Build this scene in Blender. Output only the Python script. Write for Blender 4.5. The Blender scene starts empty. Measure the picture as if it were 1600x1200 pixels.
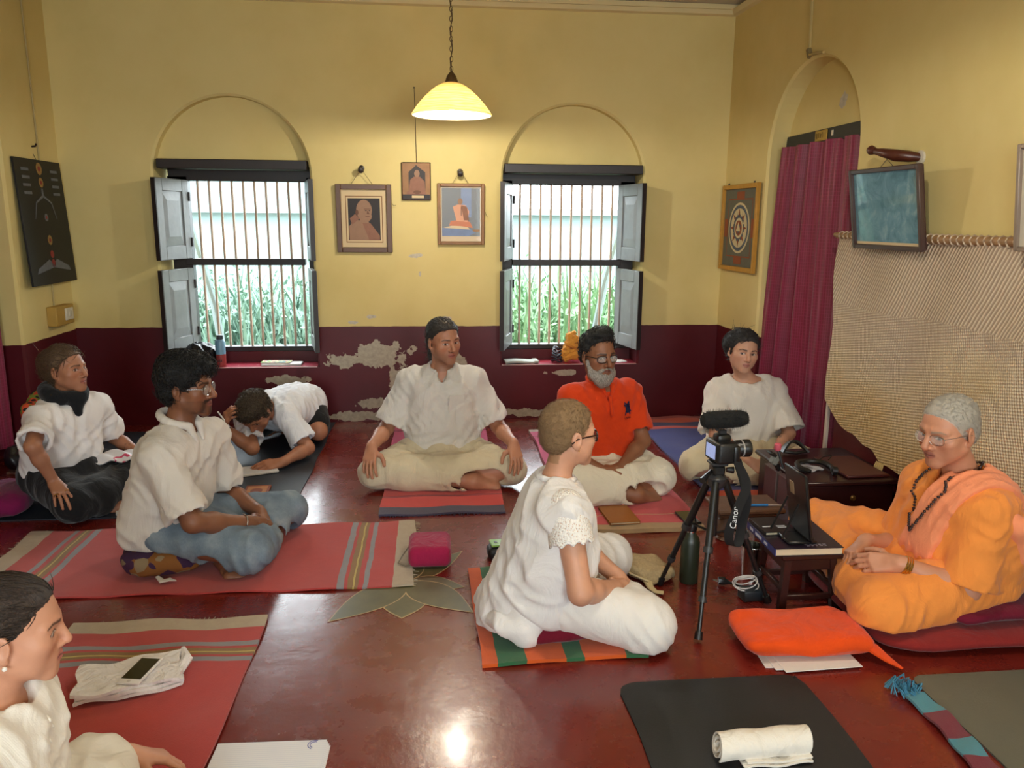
import bpy, bmesh, math, random
import numpy as np
from mathutils import Vector, Matrix, Euler

random.seed(7)
rng = np.random.default_rng(7)
SC = bpy.context.scene
COL = SC.collection
PI = math.pi

# ---------------------------------------------------------------- camera
YAW, PIT, ROL = math.radians(5.74), math.radians(11.70), math.radians(0.44)
_f = Vector((math.sin(YAW)*math.cos(PIT), math.cos(YAW)*math.cos(PIT), -math.sin(PIT)))
_r = Vector((math.cos(YAW), -math.sin(YAW), 0)); _u = _r.cross(_f)
_R = _r*math.cos(ROL)+_u*math.sin(ROL); _U = -_r*math.sin(ROL)+_u*math.cos(ROL)
cam = bpy.data.cameras.new('camera'); camo = bpy.data.objects.new('camera', cam); COL.objects.link(camo)
cam.sensor_fit = 'HORIZONTAL'; cam.sensor_width = 36; cam.lens = 1242/1600*36; cam.clip_start = .02
mw = Matrix((_R, _U, -_f)).transposed().to_4x4(); mw.translation = (0, 0, 1.4)
camo.matrix_world = mw
SC.camera = camo

# ---------------------------------------------------------------- world, exposure
W = bpy.data.worlds.new('overcast_sky'); SC.world = W; W.use_nodes = True
bg = W.node_tree.nodes['Background']
bg.inputs[0].default_value = (.86, .96, 1.0, 1); bg.inputs[1].default_value = 11.0
SC.view_settings.view_transform = 'Standard'; SC.view_settings.look = 'None'
SC.view_settings.exposure = 0.24; SC.view_settings.gamma = 1.0
SC.view_settings.use_curve_mapping = False
SC.cycles.max_bounces = 8; SC.cycles.diffuse_bounces = 5; SC.cycles.glossy_bounces = 3
SC.cycles.transmission_bounces = 4; SC.cycles.caustics_reflective = False; SC.cycles.caustics_refractive = False
SC.cycles.sample_clamp_indirect = 6.0
def portal(loc, rot, sx, sy):
    l = bpy.data.lights.new('window_portal', 'AREA'); l.shape = 'RECTANGLE'; l.size = sx; l.size_y = sy
    l.cycles.is_portal = True
    o = bpy.data.objects.new('window_portal', l); o.location = loc; o.rotation_euler = rot; COL.objects.link(o)
portal((-1.25, 5.84, 1.07), (-PI/2, 0, 0), .9, 1.25)
portal((.965, 5.84, 1.07), (-PI/2, 0, 0), .9, 1.25)
portal((-.6, -1.62, 1.35), (PI/2, 0, 0), 1.3, 1.5)
portal((1.2, -1.62, 1.35), (PI/2, 0, 0), 1.0, 1.5)

# ---------------------------------------------------------------- helpers
def lin(c):
    return tuple(((v/255)/12.92 if v/255 <= .04045 else ((v/255+.055)/1.055)**2.4) for v in c[:3])+(1,)
_mats = {}
def _new(name):
    m = bpy.data.materials.new(name); m.use_nodes = True
    nt = m.node_tree; return m, nt, nt.nodes['Principled BSDF']
def noise(nt, scale, detail=3, vec=None, rough=.55):
    n = nt.nodes.new('ShaderNodeTexNoise'); n.inputs['Scale'].default_value = scale; n.inputs['Detail'].default_value = detail
    n.inputs['Roughness'].default_value = rough
    if vec: nt.links.new(vec, n.inputs['Vector'])
    return n
def objco(nt, scale=None, kind='Object', rot=None):
    t = nt.nodes.new('ShaderNodeTexCoord')
    if scale is None: return t.outputs[kind]
    mp = nt.nodes.new('ShaderNodeMapping'); mp.inputs['Scale'].default_value = scale
    if rot: mp.inputs['Rotation'].default_value = rot
    nt.links.new(t.outputs[kind], mp.inputs['Vector']); return mp.outputs[0]
def mathn(nt, op, a, b=None, c=None):
    n = nt.nodes.new('ShaderNodeMath'); n.operation = op
    for i, v in enumerate((a, b, c)):
        if v is None: continue
        if isinstance(v, (int, float)): n.inputs[i].default_value = v
        else: nt.links.new(v, n.inputs[i])
    return n.outputs[0]
def mixc(nt, fac, a, b, mode='MIX'):
    n = nt.nodes.new('ShaderNodeMix'); n.data_type = 'RGBA'; n.blend_type = mode
    for i, v in ((0, fac), (6, a), (7, b)):
        if isinstance(v, (int, float, tuple)): n.inputs[i].default_value = v
        else: nt.links.new(v, n.inputs[i])
    return n.outputs[2]
def ramp(nt, fac, stops, interp='LINEAR'):
    r = nt.nodes.new('ShaderNodeValToRGB'); r.color_ramp.interpolation = interp
    el = r.color_ramp.elements
    while len(el) > 1: el.remove(el[-1])
    el[0].position = stops[0][0]; el[0].color = stops[0][1]
    for p, c in stops[1:]:
        e = el.new(p); e.color = c
    nt.links.new(fac, r.inputs[0]); return r.outputs[0]
def bump(nt, b, h, strength=.3, dist=.01):
    n = nt.nodes.new('ShaderNodeBump'); n.inputs['Strength'].default_value = strength; n.inputs['Distance'].default_value = dist
    nt.links.new(h, n.inputs['Height']); nt.links.new(n.outputs[0], b.inputs['Normal'])
def MAT(name, c, rough=.6, var=.12, vs=9, bmp=.0, bs=60, metal=0, spec=.5, sheen=0, coat=0, alpha=1, trans=0, sss=0, emis=None, es=0):
    """plain surface: base colour with soft mottling and optional fine relief"""
    if name in _mats: return _mats[name]
    m, nt, b = _new(name); c = lin(c)
    v = objco(nt); n = noise(nt, vs, 4, v)
    d = tuple(x*(1-var) for x in c[:3])+(1,); l = tuple(min(1, x*(1+var)) for x in c[:3])+(1,)
    nt.links.new(mixc(nt, n.outputs[0], d, l), b.inputs['Base Color'])
    b.inputs['Roughness'].default_value = rough; b.inputs['Metallic'].default_value = metal
    b.inputs['Specular IOR Level'].default_value = spec
    b.inputs['Coat Weight'].default_value = coat; b.inputs['Sheen Weight'].default_value = sheen
    b.inputs['Transmission Weight'].default_value = trans; b.inputs['Alpha'].default_value = alpha
    if sss: b.inputs['Subsurface Weight'].default_value = sss; b.inputs['Subsurface Radius'].default_value = (.01, .004, .002)
    if emis: b.inputs['Emission Color'].default_value = lin(emis); b.inputs['Emission Strength'].default_value = es
    if bmp: bump(nt, b, noise(nt, bs, 4, v).outputs[0], bmp, .004)
    _mats[name] = m; return m
def CLOTH(name, c, var=.08, weave=260, wr=.35, wscale=9, rough=.9, sheen=.15):
    """woven cloth: fine thread grain plus soft creases"""
    if name in _mats: return _mats[name]
    m, nt, b = _new(name); c = lin(c); v = objco(nt)
    n1 = noise(nt, 14, 3, v)
    d = tuple(x*(1-var) for x in c[:3])+(1,); l = tuple(min(1, x*(1+var)) for x in c[:3])+(1,)
    nt.links.new(mixc(nt, n1.outputs[0], d, l), b.inputs['Base Color'])
    b.inputs['Roughness'].default_value = rough; b.inputs['Sheen Weight'].default_value = sheen
    b.inputs['Specular IOR Level'].default_value = .2
    n2 = noise(nt, wscale, 4, objco(nt, (1, 1, .45)), .5); n2.inputs['Distortion'].default_value = 1.2
    n3 = noise(nt, weave, 1, v)
    h = mathn(nt, 'ADD', mathn(nt, 'MULTIPLY', n2.outputs[0], 1.0), mathn(nt, 'MULTIPLY', n3.outputs[0], .04))
    bump(nt, b, h, wr, .03)
    _mats[name] = m; return m
def STRIPE(name, axis, lo, hi, stops, rough=.95, weave=320, wob=.004):
    """woven stripes across a rug, measured in metres along one local axis"""
    if name in _mats: return _mats[name]
    m, nt, b = _new(name); v = objco(nt)
    s = nt.nodes.new('ShaderNodeSeparateXYZ'); nt.links.new(v, s.inputs[0])
    n = noise(nt, 7, 2, v)
    u = mathn(nt, 'ADD', s.outputs[axis], mathn(nt, 'MULTIPLY', mathn(nt, 'SUBTRACT', n.outputs[0], .5), wob*4))
    u = mathn(nt, 'DIVIDE', mathn(nt, 'SUBTRACT', u, lo), hi-lo)
    col = ramp(nt, u, [((p-lo)/(hi-lo), lin(c)) for p, c in stops], 'CONSTANT')
    n2 = noise(nt, 30, 5, v, .7)
    col = mixc(nt, mathn(nt, 'MULTIPLY', n2.outputs[0], .34), col, (.16, .05, .05, 1))
    nt.links.new(col, b.inputs['Base Color']); b.inputs['Roughness'].default_value = rough
    b.inputs['Specular IOR Level'].default_value = .15; b.inputs['Sheen Weight'].default_value = .2
    bump(nt, b, mathn(nt, 'ADD', noise(nt, weave, 2, v).outputs[0], mathn(nt, 'MULTIPLY', n.outputs[0], 3)), .35, .003)
    _mats[name] = m; return m

class MB:
    """collects shapes into one mesh"""
    def __init__(s): s.v = []; s.f = []; s.m = []; s.mi = 0
    def add(s, vs, fs):
        o = len(s.v); s.v += [tuple(x) for x in vs]; s.f += [tuple(i+o for i in f) for f in fs]; s.m += [s.mi]*len(fs); return s
    def box(s, c, d, rot=None, bev=0.0, seg=1):
        bm = bmesh.new(); bmesh.ops.create_cube(bm, size=1)
        for v in bm.verts: v.co = Vector((v.co.x*d[0], v.co.y*d[1], v.co.z*d[2]))
        if bev: bmesh.ops.bevel(bm, geom=bm.edges[:], offset=min(bev, min(d)*.49), segments=seg, affect='EDGES', profile=.5)
        R = rot if isinstance(rot, Matrix) else (Euler(rot).to_matrix() if rot else None)
        vs = [(R @ v.co if R else v.co)+Vector(c) for v in bm.verts]
        bm.verts.index_update(); s.add(vs, [[v.index for v in f.verts] for f in bm.faces]); bm.free(); return s
    def tube(s, pts, r, n=8, cap=True, flat=1.0):
        P = [Vector(p) for p in pts]; rs = r if isinstance(r, (list, tuple)) else [r]*len(P)
        vs = []; fs = []; ref = None
        for i, p in enumerate(P):
            t = (P[min(i+1, len(P)-1)]-P[max(i-1, 0)]).normalized()
            if ref is None: ref = Vector((0, 0, 1)) if abs(t.z) < .9 else Vector((1, 0, 0))
            a = (ref-t*ref.dot(t)).normalized(); b = t.cross(a); ref = a
            for k in range(n):
                an = 2*PI*k/n; vs.append(p+(a*math.cos(an)*flat+b*math.sin(an))*rs[i])
        for i in range(len(P)-1):
            for k in range(n): fs.append((i*n+k, i*n+(k+1) % n, (i+1)*n+(k+1) % n, (i+1)*n+k))
        if cap: fs.append(tuple(range(n))[::-1]); fs.append(tuple((len(P)-1)*n+k for k in range(n)))
        return s.add(vs, fs)
    def lathe(s, prof, c=(0, 0, 0), n=24, rot=None, cap=True):
        vs = []; fs = []; R = Euler(rot).to_matrix() if rot else Matrix.Identity(3)
        for r, z in prof:
            for k in range(n): vs.append(R @ Vector((r*math.cos(2*PI*k/n), r*math.sin(2*PI*k/n), z))+Vector(c))
        for i in range(len(prof)-1):
            for k in range(n): fs.append((i*n+k, i*n+(k+1) % n, (i+1)*n+(k+1) % n, (i+1)*n+k))
        if cap:
            fs.append(tuple(range(n))[::-1]); fs.append(tuple((len(prof)-1)*n+k for k in range(n)))
        return s.add(vs, fs)
    def prism(s, poly, h, M=None):
        """extrude a 2-D outline by h along local z, placed by matrix M"""
        n = len(poly); M = M or Matrix.Identity(4)
        vs = [M @ Vector((x, y, 0)) for x, y in poly]+[M @ Vector((x, y, h)) for x, y in poly]
        fs = [tuple(range(n))[::-1], tuple(range(n, 2*n))]+[(i, (i+1) % n, n+(i+1) % n, n+i) for i in range(n)]
        return s.add(vs, fs)
    def sheet(s, fn, nu, nv, th=.006):
        """solid sheet: fn(u,v)->(point); thickness along -normal (finite differences)"""
        P = [[Vector(fn(i/nu, j/nv)) for j in range(nv+1)] for i in range(nu+1)]
        top = []; bot = []
        for i in range(nu+1):
            for j in range(nv+1):
                du = P[min(i+1, nu)][j]-P[max(i-1, 0)][j]; dv = P[i][min(j+1, nv)]-P[i][max(j-1, 0)]
                n = du.cross(dv); n = n.normalized() if n.length > 1e-9 else Vector((0, 0, 1))
                top.append(P[i][j]); bot.append(P[i][j]-n*th)
        ix = lambda i, j: i*(nv+1)+j; N = len(top); fs = []
        for i in range(nu):
            for j in range(nv):
                q = (ix(i, j), ix(i+1, j), ix(i+1, j+1), ix(i, j+1)); fs.append(q); fs.append(tuple(N+k for k in q[::-1]))
        bd = [ix(i, 0) for i in range(nu+1)]+[ix(nu, j) for j in range(1, nv+1)]+[ix(i, nv) for i in range(nu-1, -1, -1)]+[ix(0, j) for j in range(nv-1, 0, -1)]
        for a, b in zip(bd, bd[1:]+bd[:1]): fs.append((b, a, N+a, N+b))
        return s.add(top+bot, fs)
    def build(s, name, mat=None, parent=None, smooth=True, loc=None, rot=None, ang=40):
        me = bpy.data.meshes.new(name); me.from_pydata(s.v, [], s.f)
        mats = mat if isinstance(mat, (list, tuple)) else [mat]
        for m in mats: me.materials.append(m)
        me.polygons.foreach_set('material_index', s.m)
        bm = bmesh.new(); bm.from_mesh(me); bmesh.ops.recalc_face_normals(bm, faces=bm.faces[:]); bm.to_mesh(me); bm.free()
        if smooth: me.polygons.foreach_set('use_smooth', [True]*len(me.polygons)); me.set_sharp_from_angle(angle=math.radians(ang))
        o = bpy.data.objects.new(name, me); COL.objects.link(o)
        if parent is not None: o.parent = parent
        if loc is not None: o.location = loc
        if rot is not None: o.rotation_euler = rot
        return o
def tag(o, label, cat, group=None):
    o['label'] = label; o['category'] = cat
    if group: o['group'] = group
    return o
def thing(name, label, cat, loc=(0, 0, 0), rot=(0, 0, 0), group=None):
    o = bpy.data.objects.new(name, None); COL.objects.link(o); o.location = loc; o.rotation_euler = rot
    o.empty_display_size = .05
    return tag(o, label, cat, group)
def struct(o): o['kind'] = 'structure'; return o
def stuff(o): o['kind'] = 'stuff'; return o
def fr(P, X, Z):
    """frame matrix: origin P, x axis X, z axis as close to Z as possible"""
    x = Vector(X).normalized(); z = Vector(Z); z = (z-x*z.dot(x)).normalized(); y = z.cross(x)
    m = Matrix((x, y, z)).transposed().to_4x4(); m.translation = P; return m
def text(name, body, size, M, mat, parent, ext=.0004):
    cu = bpy.data.curves.new(name, 'FONT'); cu.body = body; cu.size = size; cu.align_x = 'CENTER'; cu.align_y = 'CENTER'; cu.extrude = ext
    t = bpy.data.objects.new(name, cu); COL.objects.link(t)
    dg = bpy.context.evaluated_depsgraph_get(); me = bpy.data.meshes.new_from_object(t.evaluated_get(dg))
    bpy.data.objects.remove(t); me.transform(M); me.materials.clear(); me.materials.append(mat)
    o = bpy.data.objects.new(name, me); COL.objects.link(o); o.parent = parent; return o
def ell(cx, cy, rx, ry, n=20, a0=0, a1=2*PI):
    return [(cx+rx*math.cos(a0+(a1-a0)*k/n), cy+ry*math.sin(a0+(a1-a0)*k/n)) for k in range(n)]
# ================================================================ THE SETTING
def wall_mat(name, dado=.672, patches=(), chips=(), axis=0):
    m, nt, b = _new(name); v = objco(nt); s = nt.nodes.new('ShaderNodeSeparateXYZ'); nt.links.new(v, s.inputs[0])
    n1 = noise(nt, 1.3, 5, v, .6); n2 = noise(nt, 40, 4, v)
    cream = ramp(nt, n1.outputs[0], [(.3, lin((208, 188, 122))), (.55, lin((217, 198, 134))), (.8, lin((222, 204, 142)))])
    maroon = ramp(nt, n1.outputs[0], [(.3, lin((70, 10, 19))), (.7, lin((88, 14, 25)))])
    wob = mathn(nt, 'MULTIPLY', mathn(nt, 'SUBTRACT', noise(nt, 9, 2, v).outputs[0], .5), .012)
    isd = mathn(nt, 'LESS_THAN', mathn(nt, 'ADD', s.outputs[2], wob), dado)
    col = mixc(nt, isd, cream, maroon)
    for plist, pc, thr in ((patches, (178, 168, 148), .86), (chips, (205, 196, 178), .9)):
        if not plist: continue
        acc = None
        for (cx, cz, rx, rz) in plist:
            dx = mathn(nt, 'DIVIDE', mathn(nt, 'SUBTRACT', s.outputs[axis], cx), rx)
            dz = mathn(nt, 'DIVIDE', mathn(nt, 'SUBTRACT', s.outputs[2], cz), rz)
            d = mathn(nt, 'SUBTRACT', 1, mathn(nt, 'SQRT', mathn(nt, 'ADD', mathn(nt, 'MULTIPLY', dx, dx), mathn(nt, 'MULTIPLY', dz, dz))))
            acc = d if acc is None else mathn(nt, 'MAXIMUM', acc, d)
        acc = mathn(nt, 'MAXIMUM', acc, -.5)
        nn = noise(nt, 13, 5, v, .6)
        t = mathn(nt, 'GREATER_THAN', mathn(nt, 'ADD', mathn(nt, 'MULTIPLY', acc, .55), nn.outputs[0]), thr-.14)
        col = mixc(nt, t, col, ramp(nt, n2.outputs[0], [(.3, lin(pc)), (.7, lin(tuple(x*.85 for x in pc)))]))
    nt.links.new(col, b.inputs['Base Color'])
    nt.links.new(mathn(nt, 'SUBTRACT', .85, mathn(nt, 'MULTIPLY', isd, .42)), b.inputs['Roughness'])
    b.inputs['Specular IOR Level'].default_value = .4
    bump(nt, b, mathn(nt, 'ADD', n1.outputs[0], mathn(nt, 'MULTIPLY', n2.outputs[0], .12)), .12, .02)
    return m
mWB = wall_mat('plaster_back', patches=((-.35, .48, .30, .14), (-.62, .44, .18, .08), (-.22, .30, .14, .18), (.18, .42, .1, .12), (-.42, .13, .2, .06), (-1.0, .30, .22, .05), (.9, .335, .16, .03), (-.55, .04, .5, .05), (.7, .045, .6, .04)),
               chips=((-.1, 1.155, .08, .022), (-.085, 1.03, .025, .05), (-.55, .70, .09, .02), (-.42, .74, .05, .02), (.1, .72, .05, .03)))
mWR = wall_mat('plaster_right', chips=((4.27, 2.04, .06, .07),), axis=1)
mWL = wall_mat('plaster_left', dado=.665, axis=1)
mPL = MAT('plaster_cream', (222, 208, 154), .85, .06, 2, .1, 40)
mWood = MAT('dark_window_wood', (34, 26, 26), .45, .25, 12, .15, 40)
mShut = MAT('shutter_paint', (126, 130, 132), .38, .35, 7, .25, 25)
mRod = MAT('window_bar_paint', (196, 172, 150), .5, .15, 20)

XL, XR, YB, ZC = -2.36, 2.03, 5.5, 2.765
def arched_wall(mb, P, u0, u1, ztop, ops, depth, ch=.014):
    """P(u, d, z) -> world; ops: (centre, radius, spring z, sill z). front faces, chamfer, and reveals of given depth"""
    N = 28; us = [u0]
    cuts = []
    for (c, r, sp, si) in ops:
        ang = [PI-PI*k/N for k in range(N+1)]
        cuts.append([(c+(r+ch)*math.cos(a), sp+(r+ch)*math.sin(a)) for a in ang])
    cur = u0
    for (c, r, sp, si), arc in zip(ops, cuts):
        mb.add([P(cur, 0, 0), P(arc[0][0], 0, 0), P(arc[0][0], 0, ztop), P(cur, 0, ztop)], [(0, 1, 2, 3)])
        for (a, za), (b_, zb) in zip(arc, arc[1:]):
            mb.add([P(a, 0, za), P(b_, 0, zb), P(b_, 0, ztop), P(a, 0, ztop)], [(0, 1, 2, 3)])
        if si > 0: mb.add([P(arc[0][0], 0, 0), P(arc[-1][0], 0, 0), P(arc[-1][0], 0, si), P(arc[0][0], 0, si)], [(0, 1, 2, 3)])
        cur = arc[-1][0]
        # outline: sill -> arc -> sill
        o0 = [(arc[0][0], si)]+arc+[(arc[-1][0], si)]
        o1 = [(c-r, si)]+[(c+r*math.cos(PI-PI*k/N), sp+r*math.sin(PI-PI*k/N)) for k in range(N+1)]+[(c+r, si)]
        for k in range(len(o0)-1):
            a, b_, a1, b1 = o0[k], o0[k+1], o1[k], o1[k+1]
            mb.add([P(a[0], 0, a[1]), P(b_[0], 0, b_[1]), P(b1[0], ch, b1[1]), P(a1[0], ch, a1[1])], [(0, 1, 2, 3)])
            mb.add([P(a1[0], ch, a1[1]), P(b1[0], ch, b1[1]), P(b1[0], depth, b1[1]), P(a1[0], depth, a1[1])], [(0, 1, 2, 3)])
    mb.add([P(cur, 0, 0), P(u1, 0, 0), P(u1, 0, ztop), P(cur, 0, ztop)], [(0, 1, 2, 3)])
W1 = (-1.29, .497, 1.665, .39); W2 = (.965, .485, 1.668, .39)
mb = MB(); Pb = lambda u, d, z: (u, YB+d, z)
arched_wall(mb, Pb, XL-.3, XR+.3, ZC+.05, [W1, W2], .42)
for c, r, sp, si in (W1, W2):
    mb.box((c, YB+.26, (1.735+ZC)/2), (2*r+.1, .36, ZC-1.735))            # blind tympanum over the lintel
    mb.box((c, YB+.1125, si-.0495), (2*r+.02, .215, .1))                         # sill
    mb.box((c, YB+.33, .245), (2*r+.02, .22, .45))                          # riser behind the sill
wb = struct(mb.build('wall_back', mWB, smooth=False))
mb = MB(); Pr = lambda u, d, z: (XR+.037*(5.5-u)+d, u+.037*d, z)
ARCH = (4.37, .495, 1.77, 0)
arched_wall(mb, Pr, -1.7, YB+.05, ZC+.05, [ARCH], .5)
mb.box((XR+.042+.30, 4.37, 2.37), (.36, 1.1, .95), rot=(0, 0, .037))                               # tympanum of the doorway
mb.box((XR+.55, 4.37, 1.0), (.06, 1.2, 2.1))
struct(mb.build('wall_right', mWR, smooth=False))
mb = MB(); Pl = lambda u, d, z: (XL-d, u, z)
arched_wall(mb, Pl, -1.7, YB+.05, ZC+.05, [(4.16, .65, 1.75, 0)], .45)
mb.box((XL-.45, 4.16, 1.3), (.06, 1.5, 2.7))
struct(mb.build('wall_left', mWL, smooth=False))
mb = MB()
for x0, x1, z0, z1 in ((-2.9, -1.25, 0, 2.8), (.05, .7, 0, 2.8), (1.7, 2.4, 0, 2.8), (-1.25, .05, 0, .6), (-1.25, .05, 2.1, 2.8), (.7, 1.7, 0, .6), (.7, 1.7, 2.1, 2.8)):
    mb.box(((x0+x1)/2, -1.66, (z0+z1)/2), (x1-x0, .12, z1-z0))
struct(mb.build('wall_front', mPL, smooth=False))
struct(MB().box((0, 2, ZC+.08), (5.4, 8.4, .1)).build('ceiling', MAT('ceiling_board', (196, 186, 166), .8, .06, 3), smooth=False))
mTr = MAT('cove_paint', (216, 200, 150), .8, .05, 3)
struct(MB().prism([(0, 0), (.0, -.035), (-.03, -.028), (-.045, 0)], 4.6, Matrix(((0, 0, 1, -2.5), (1, 0, 0, YB), (0, 1, 0, ZC), (0, 0, 0, 1)))).box((0, YB-.055, ZC+.012), (4.6, .012, .03)).build('trim_1', mTr, smooth=False))
struct(MB().prism([(0, 0), (.0, -.035), (-.03, -.028), (-.045, 0)], 7.2, Matrix(((1, 0, -.037, XR+.2664), (.037, 0, 1, -1.7), (0, 1, 0, ZC), (0, 0, 0, 1)))).build('trim_2', mTr, smooth=False))

# floor: polished red oxide cement
m, nt, b = _new('red_oxide_floor'); v = objco(nt)
n1 = noise(nt, 1.1, 6, v, .6); n2 = noise(nt, 6, 6, v, .65); n3 = noise(nt, 55, 3, v)
col = ramp(nt, n1.outputs[0], [(.3, lin((98, 27, 21))), (.5, lin((112, 34, 25))), (.72, lin((106, 29, 28)))])
col = mixc(nt, mathn(nt, 'MULTIPLY', n2.outputs[0], .22), col, lin((96, 24, 20)))
sp = mathn(nt, 'GREATER_THAN', mathn(nt, 'ADD', noise(nt, 17, 4, v, .6).outputs[0], mathn(nt, 'MULTIPLY', noise(nt, .9, 2, v).outputs[0], .35)), .905)
col = mixc(nt, mathn(nt, 'MULTIPLY', sp, .7), col, lin((188, 140, 120)))
nt.links.new(col, b.inputs['Base Color'])
nt.links.new(ramp(nt, n2.outputs[0], [(.3, (.20,)*3+(1,)), (.75, (.36,)*3+(1,))]), b.inputs['Roughness'])
b.inputs['Specular IOR Level'].default_value = .62; b.inputs['Coat Weight'].default_value = .25; b.inputs['Coat Roughness'].default_value = .12
bump(nt, b, mathn(nt, 'ADD', n2.outputs[0], mathn(nt, 'MULTIPLY', n3.outputs[0], .06)), .10, .02)
floor = struct(MB().box((0, 2, -.05), (5.6, 8.4, .1)).build('floor', m, smooth=False))

# lotus inlay in the floor
mLot = MAT('lotus_paint', (88, 84, 56), .35, .4, 16); mLotE = MAT('lotus_outline', (176, 150, 108), .4, .2, 30)
def petal(base, tip, w, belly=.5):
    b0, t0 = Vector(base), Vector(tip); d = t0-b0; nrm = Vector((-d.y, d.x))/d.length
    L = [b0+d*t+nrm*w*math.sin(PI*t**belly) for t in [k/12 for k in range(13)]]
    Rr = [b0+d*t-nrm*w*math.sin(PI*t**belly) for t in [k/12 for k in range(11, 0, -1)]]
    return [tuple(p) for p in L+Rr]
cL = (-.115, 2.93)
for k, (tip, w) in enumerate((((.115, 3.21), .055), ((-.30, 2.97), .05), ((-.12, 3.25), .07), ((-.125, 2.635), .085), ((.11, 2.865), .07), ((-.385, 2.63), .085), ((.135, 2.655), .085))):
    pl = petal(cL, tip, w, .72 if k != 3 else 1.2)
    o = MB().prism(pl, .0012).build('lotus_petal', mLotE, floor, smooth=False, loc=(0, 0, .0001+.0002*k))
    c = Vector(((cL[0]+tip[0])/2, (cL[1]+tip[1])/2)); pl2 = [tuple(c+(Vector(p)-c)*.955) for p in pl]
    MB().prism(pl2, .0014).build('petal_fill', mLot, o, smooth=False, loc=(0, 0, .0001))

# ---------------------------------------------------------------- windows
def shutter(win, hx, ox, z0, z1, hy=5.73, oy=5.38):
    """solid panelled leaf from hinge (hx,hy) to free edge (ox,oy)"""
    h = Vector((hx, hy, 0)); d = Vector((ox, oy, 0))-h; L = d.length
    M_ = fr(h, d, (0, 0, 1)); n = M_.col[1].to_3d(); ht = z1-z0; th = .032
    q = thing('shutter', '', ''); del q['label'], q['category']; q.parent = win
    R3 = M_.to_3x3()
    def bx(u, w, z, hz, dy, t, nm='stile', mat=mShut, bev=.003):
        MB().box(M_ @ Vector((u, dy, z)), (w, t, hz), rot=R3, bev=bev).build(nm, mat, q)
    st = .07
    bx(st/2, st, (z0+z1)/2, ht, 0, th); bx(L-st/2, st, (z0+z1)/2, ht, 0, th)
    bx(L/2, L-2*st, z0+.045, .09, 0, th*.98, 'rail'); bx(L/2, L-2*st, z1-.04, .08, 0, th*.98, 'rail')
    bx(L/2, L-2*st+.01, (z0+z1)/2, ht-.15, 0, .012, 'panel')
    # raised field of the panel, bevelled on both faces
    a, bq = L/2-st, (ht-.17)/2; cz = (z0+z1)/2+.005; mbp = MB()
    for sgn in (1, -1):
        vs = [(L/2+sx*a, sgn*.006, cz+sz*bq) for sx, sz in ((-1, -1), (1, -1), (1, 1), (-1, 1))]+[(L/2+sx*(a-.045), sgn*.0135, cz+sz*(bq-.06)) for sx, sz in ((-1, -1), (1, -1), (1, 1), (-1, 1))]
        mbp.add([M_ @ Vector(x) for x in vs], [(0, 1, 5, 4), (1, 2, 6, 5), (2, 3, 7, 6), (3, 0, 4, 7), (4, 5, 6, 7)])
    mbp.build('raised_panel', mShut, q, smooth=False)
    MB().box(M_ @ Vector((L+.002, 0, (z0+z1)/2)), (.008, th*.9, ht), rot=R3).build('edge_strip', mWood, q)
    MB().tube([M_ @ Vector((0, .02, z0+.08)), M_ @ Vector((0, .02, z0+.14))], .007).build('hinge', mWood, q)
    MB().tube([M_ @ Vector((0, .02, z1-.14)), M_ @ Vector((0, .02, z1-.08))], .007).build('hinge', mWood, q)
    return q
def window(name, c, x0, x1, hl, ol, hr, orr, label):
    w = bpy.data.objects.new(name, None); COL.objects.link(w); struct(w); w['label'] = label
    Y = 5.755; r = .485
    f = lambda nm, cc, d: MB().box(cc, d, bev=.004).build(nm, mWood, w)
    f('lintel', (c, 5.575, 1.737), (2*r-.02, .17, .06))
    f('frame_head', (c, Y, 1.685), (2*r-.01, .07, .09)); f('frame_sill', (c, Y, .488), (2*r-.01, .08, .035))
    f('frame_jamb', ((c-r+x0)/2, Y, 1.07), (x0-c+r, .07, 1.20)); f('frame_jamb', ((c+r+x1)/2, Y, 1.07), (c+r-x1, .07, 1.20))
    f('transom', (c, Y, 1.097), (x1-x0+.02, .075, .045))
    mS = _mats.get('sill_paint_windowlit')
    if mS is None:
        mS, nt, b = _new('sill_paint_windowlit'); v = objco(nt); q = nt.nodes.new('ShaderNodeSeparateXYZ'); nt.links.new(v, q.inputs[0]); nz = noise(nt, 26, 4, v)
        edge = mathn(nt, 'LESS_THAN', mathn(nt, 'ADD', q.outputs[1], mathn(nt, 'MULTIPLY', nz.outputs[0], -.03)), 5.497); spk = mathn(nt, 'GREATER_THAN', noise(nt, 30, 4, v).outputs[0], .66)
        nt.links.new(mixc(nt, mathn(nt, 'MULTIPLY', mathn(nt, 'MAXIMUM', edge, spk), .75), ramp(nt, noise(nt, 4, 4, v).outputs[0], [(.3, lin((142, 34, 50))), (.7, lin((166, 52, 70)))]), lin((214, 196, 190))), b.inputs['Base Color']); b.inputs['Roughness'].default_value = .3; _mats['sill_paint_windowlit'] = mS  # reds lightened to hold the window light in colour; whitish front edge is wear
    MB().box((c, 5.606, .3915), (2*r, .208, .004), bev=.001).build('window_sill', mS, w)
    n = 10
    for k in range(n):
        x = x0+(x1-x0)*(k+.75)/(n+.4)
        MB().tube([(x, Y, 1.119), (x, Y, 1.645)], .0085, 8).build('bar', mRod, w)
        MB().tube([(x+.002, Y, .505), (x+.002, Y, 1.075)], .0085, 8).build('bar', mRod, w)
    for (z0, z1) in ((1.122, 1.645), (.512, 1.058)):
        shutter(w, hl, ol, z0, z1); shutter(w, hr, orr, z0, z1)
    return w
w1 = window('window_1', -1.285, -1.64, -.855, -1.655, -1.752, -.85, -.775, 'barred wooden window beside the dark wall chart with panelled shutters')
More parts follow.
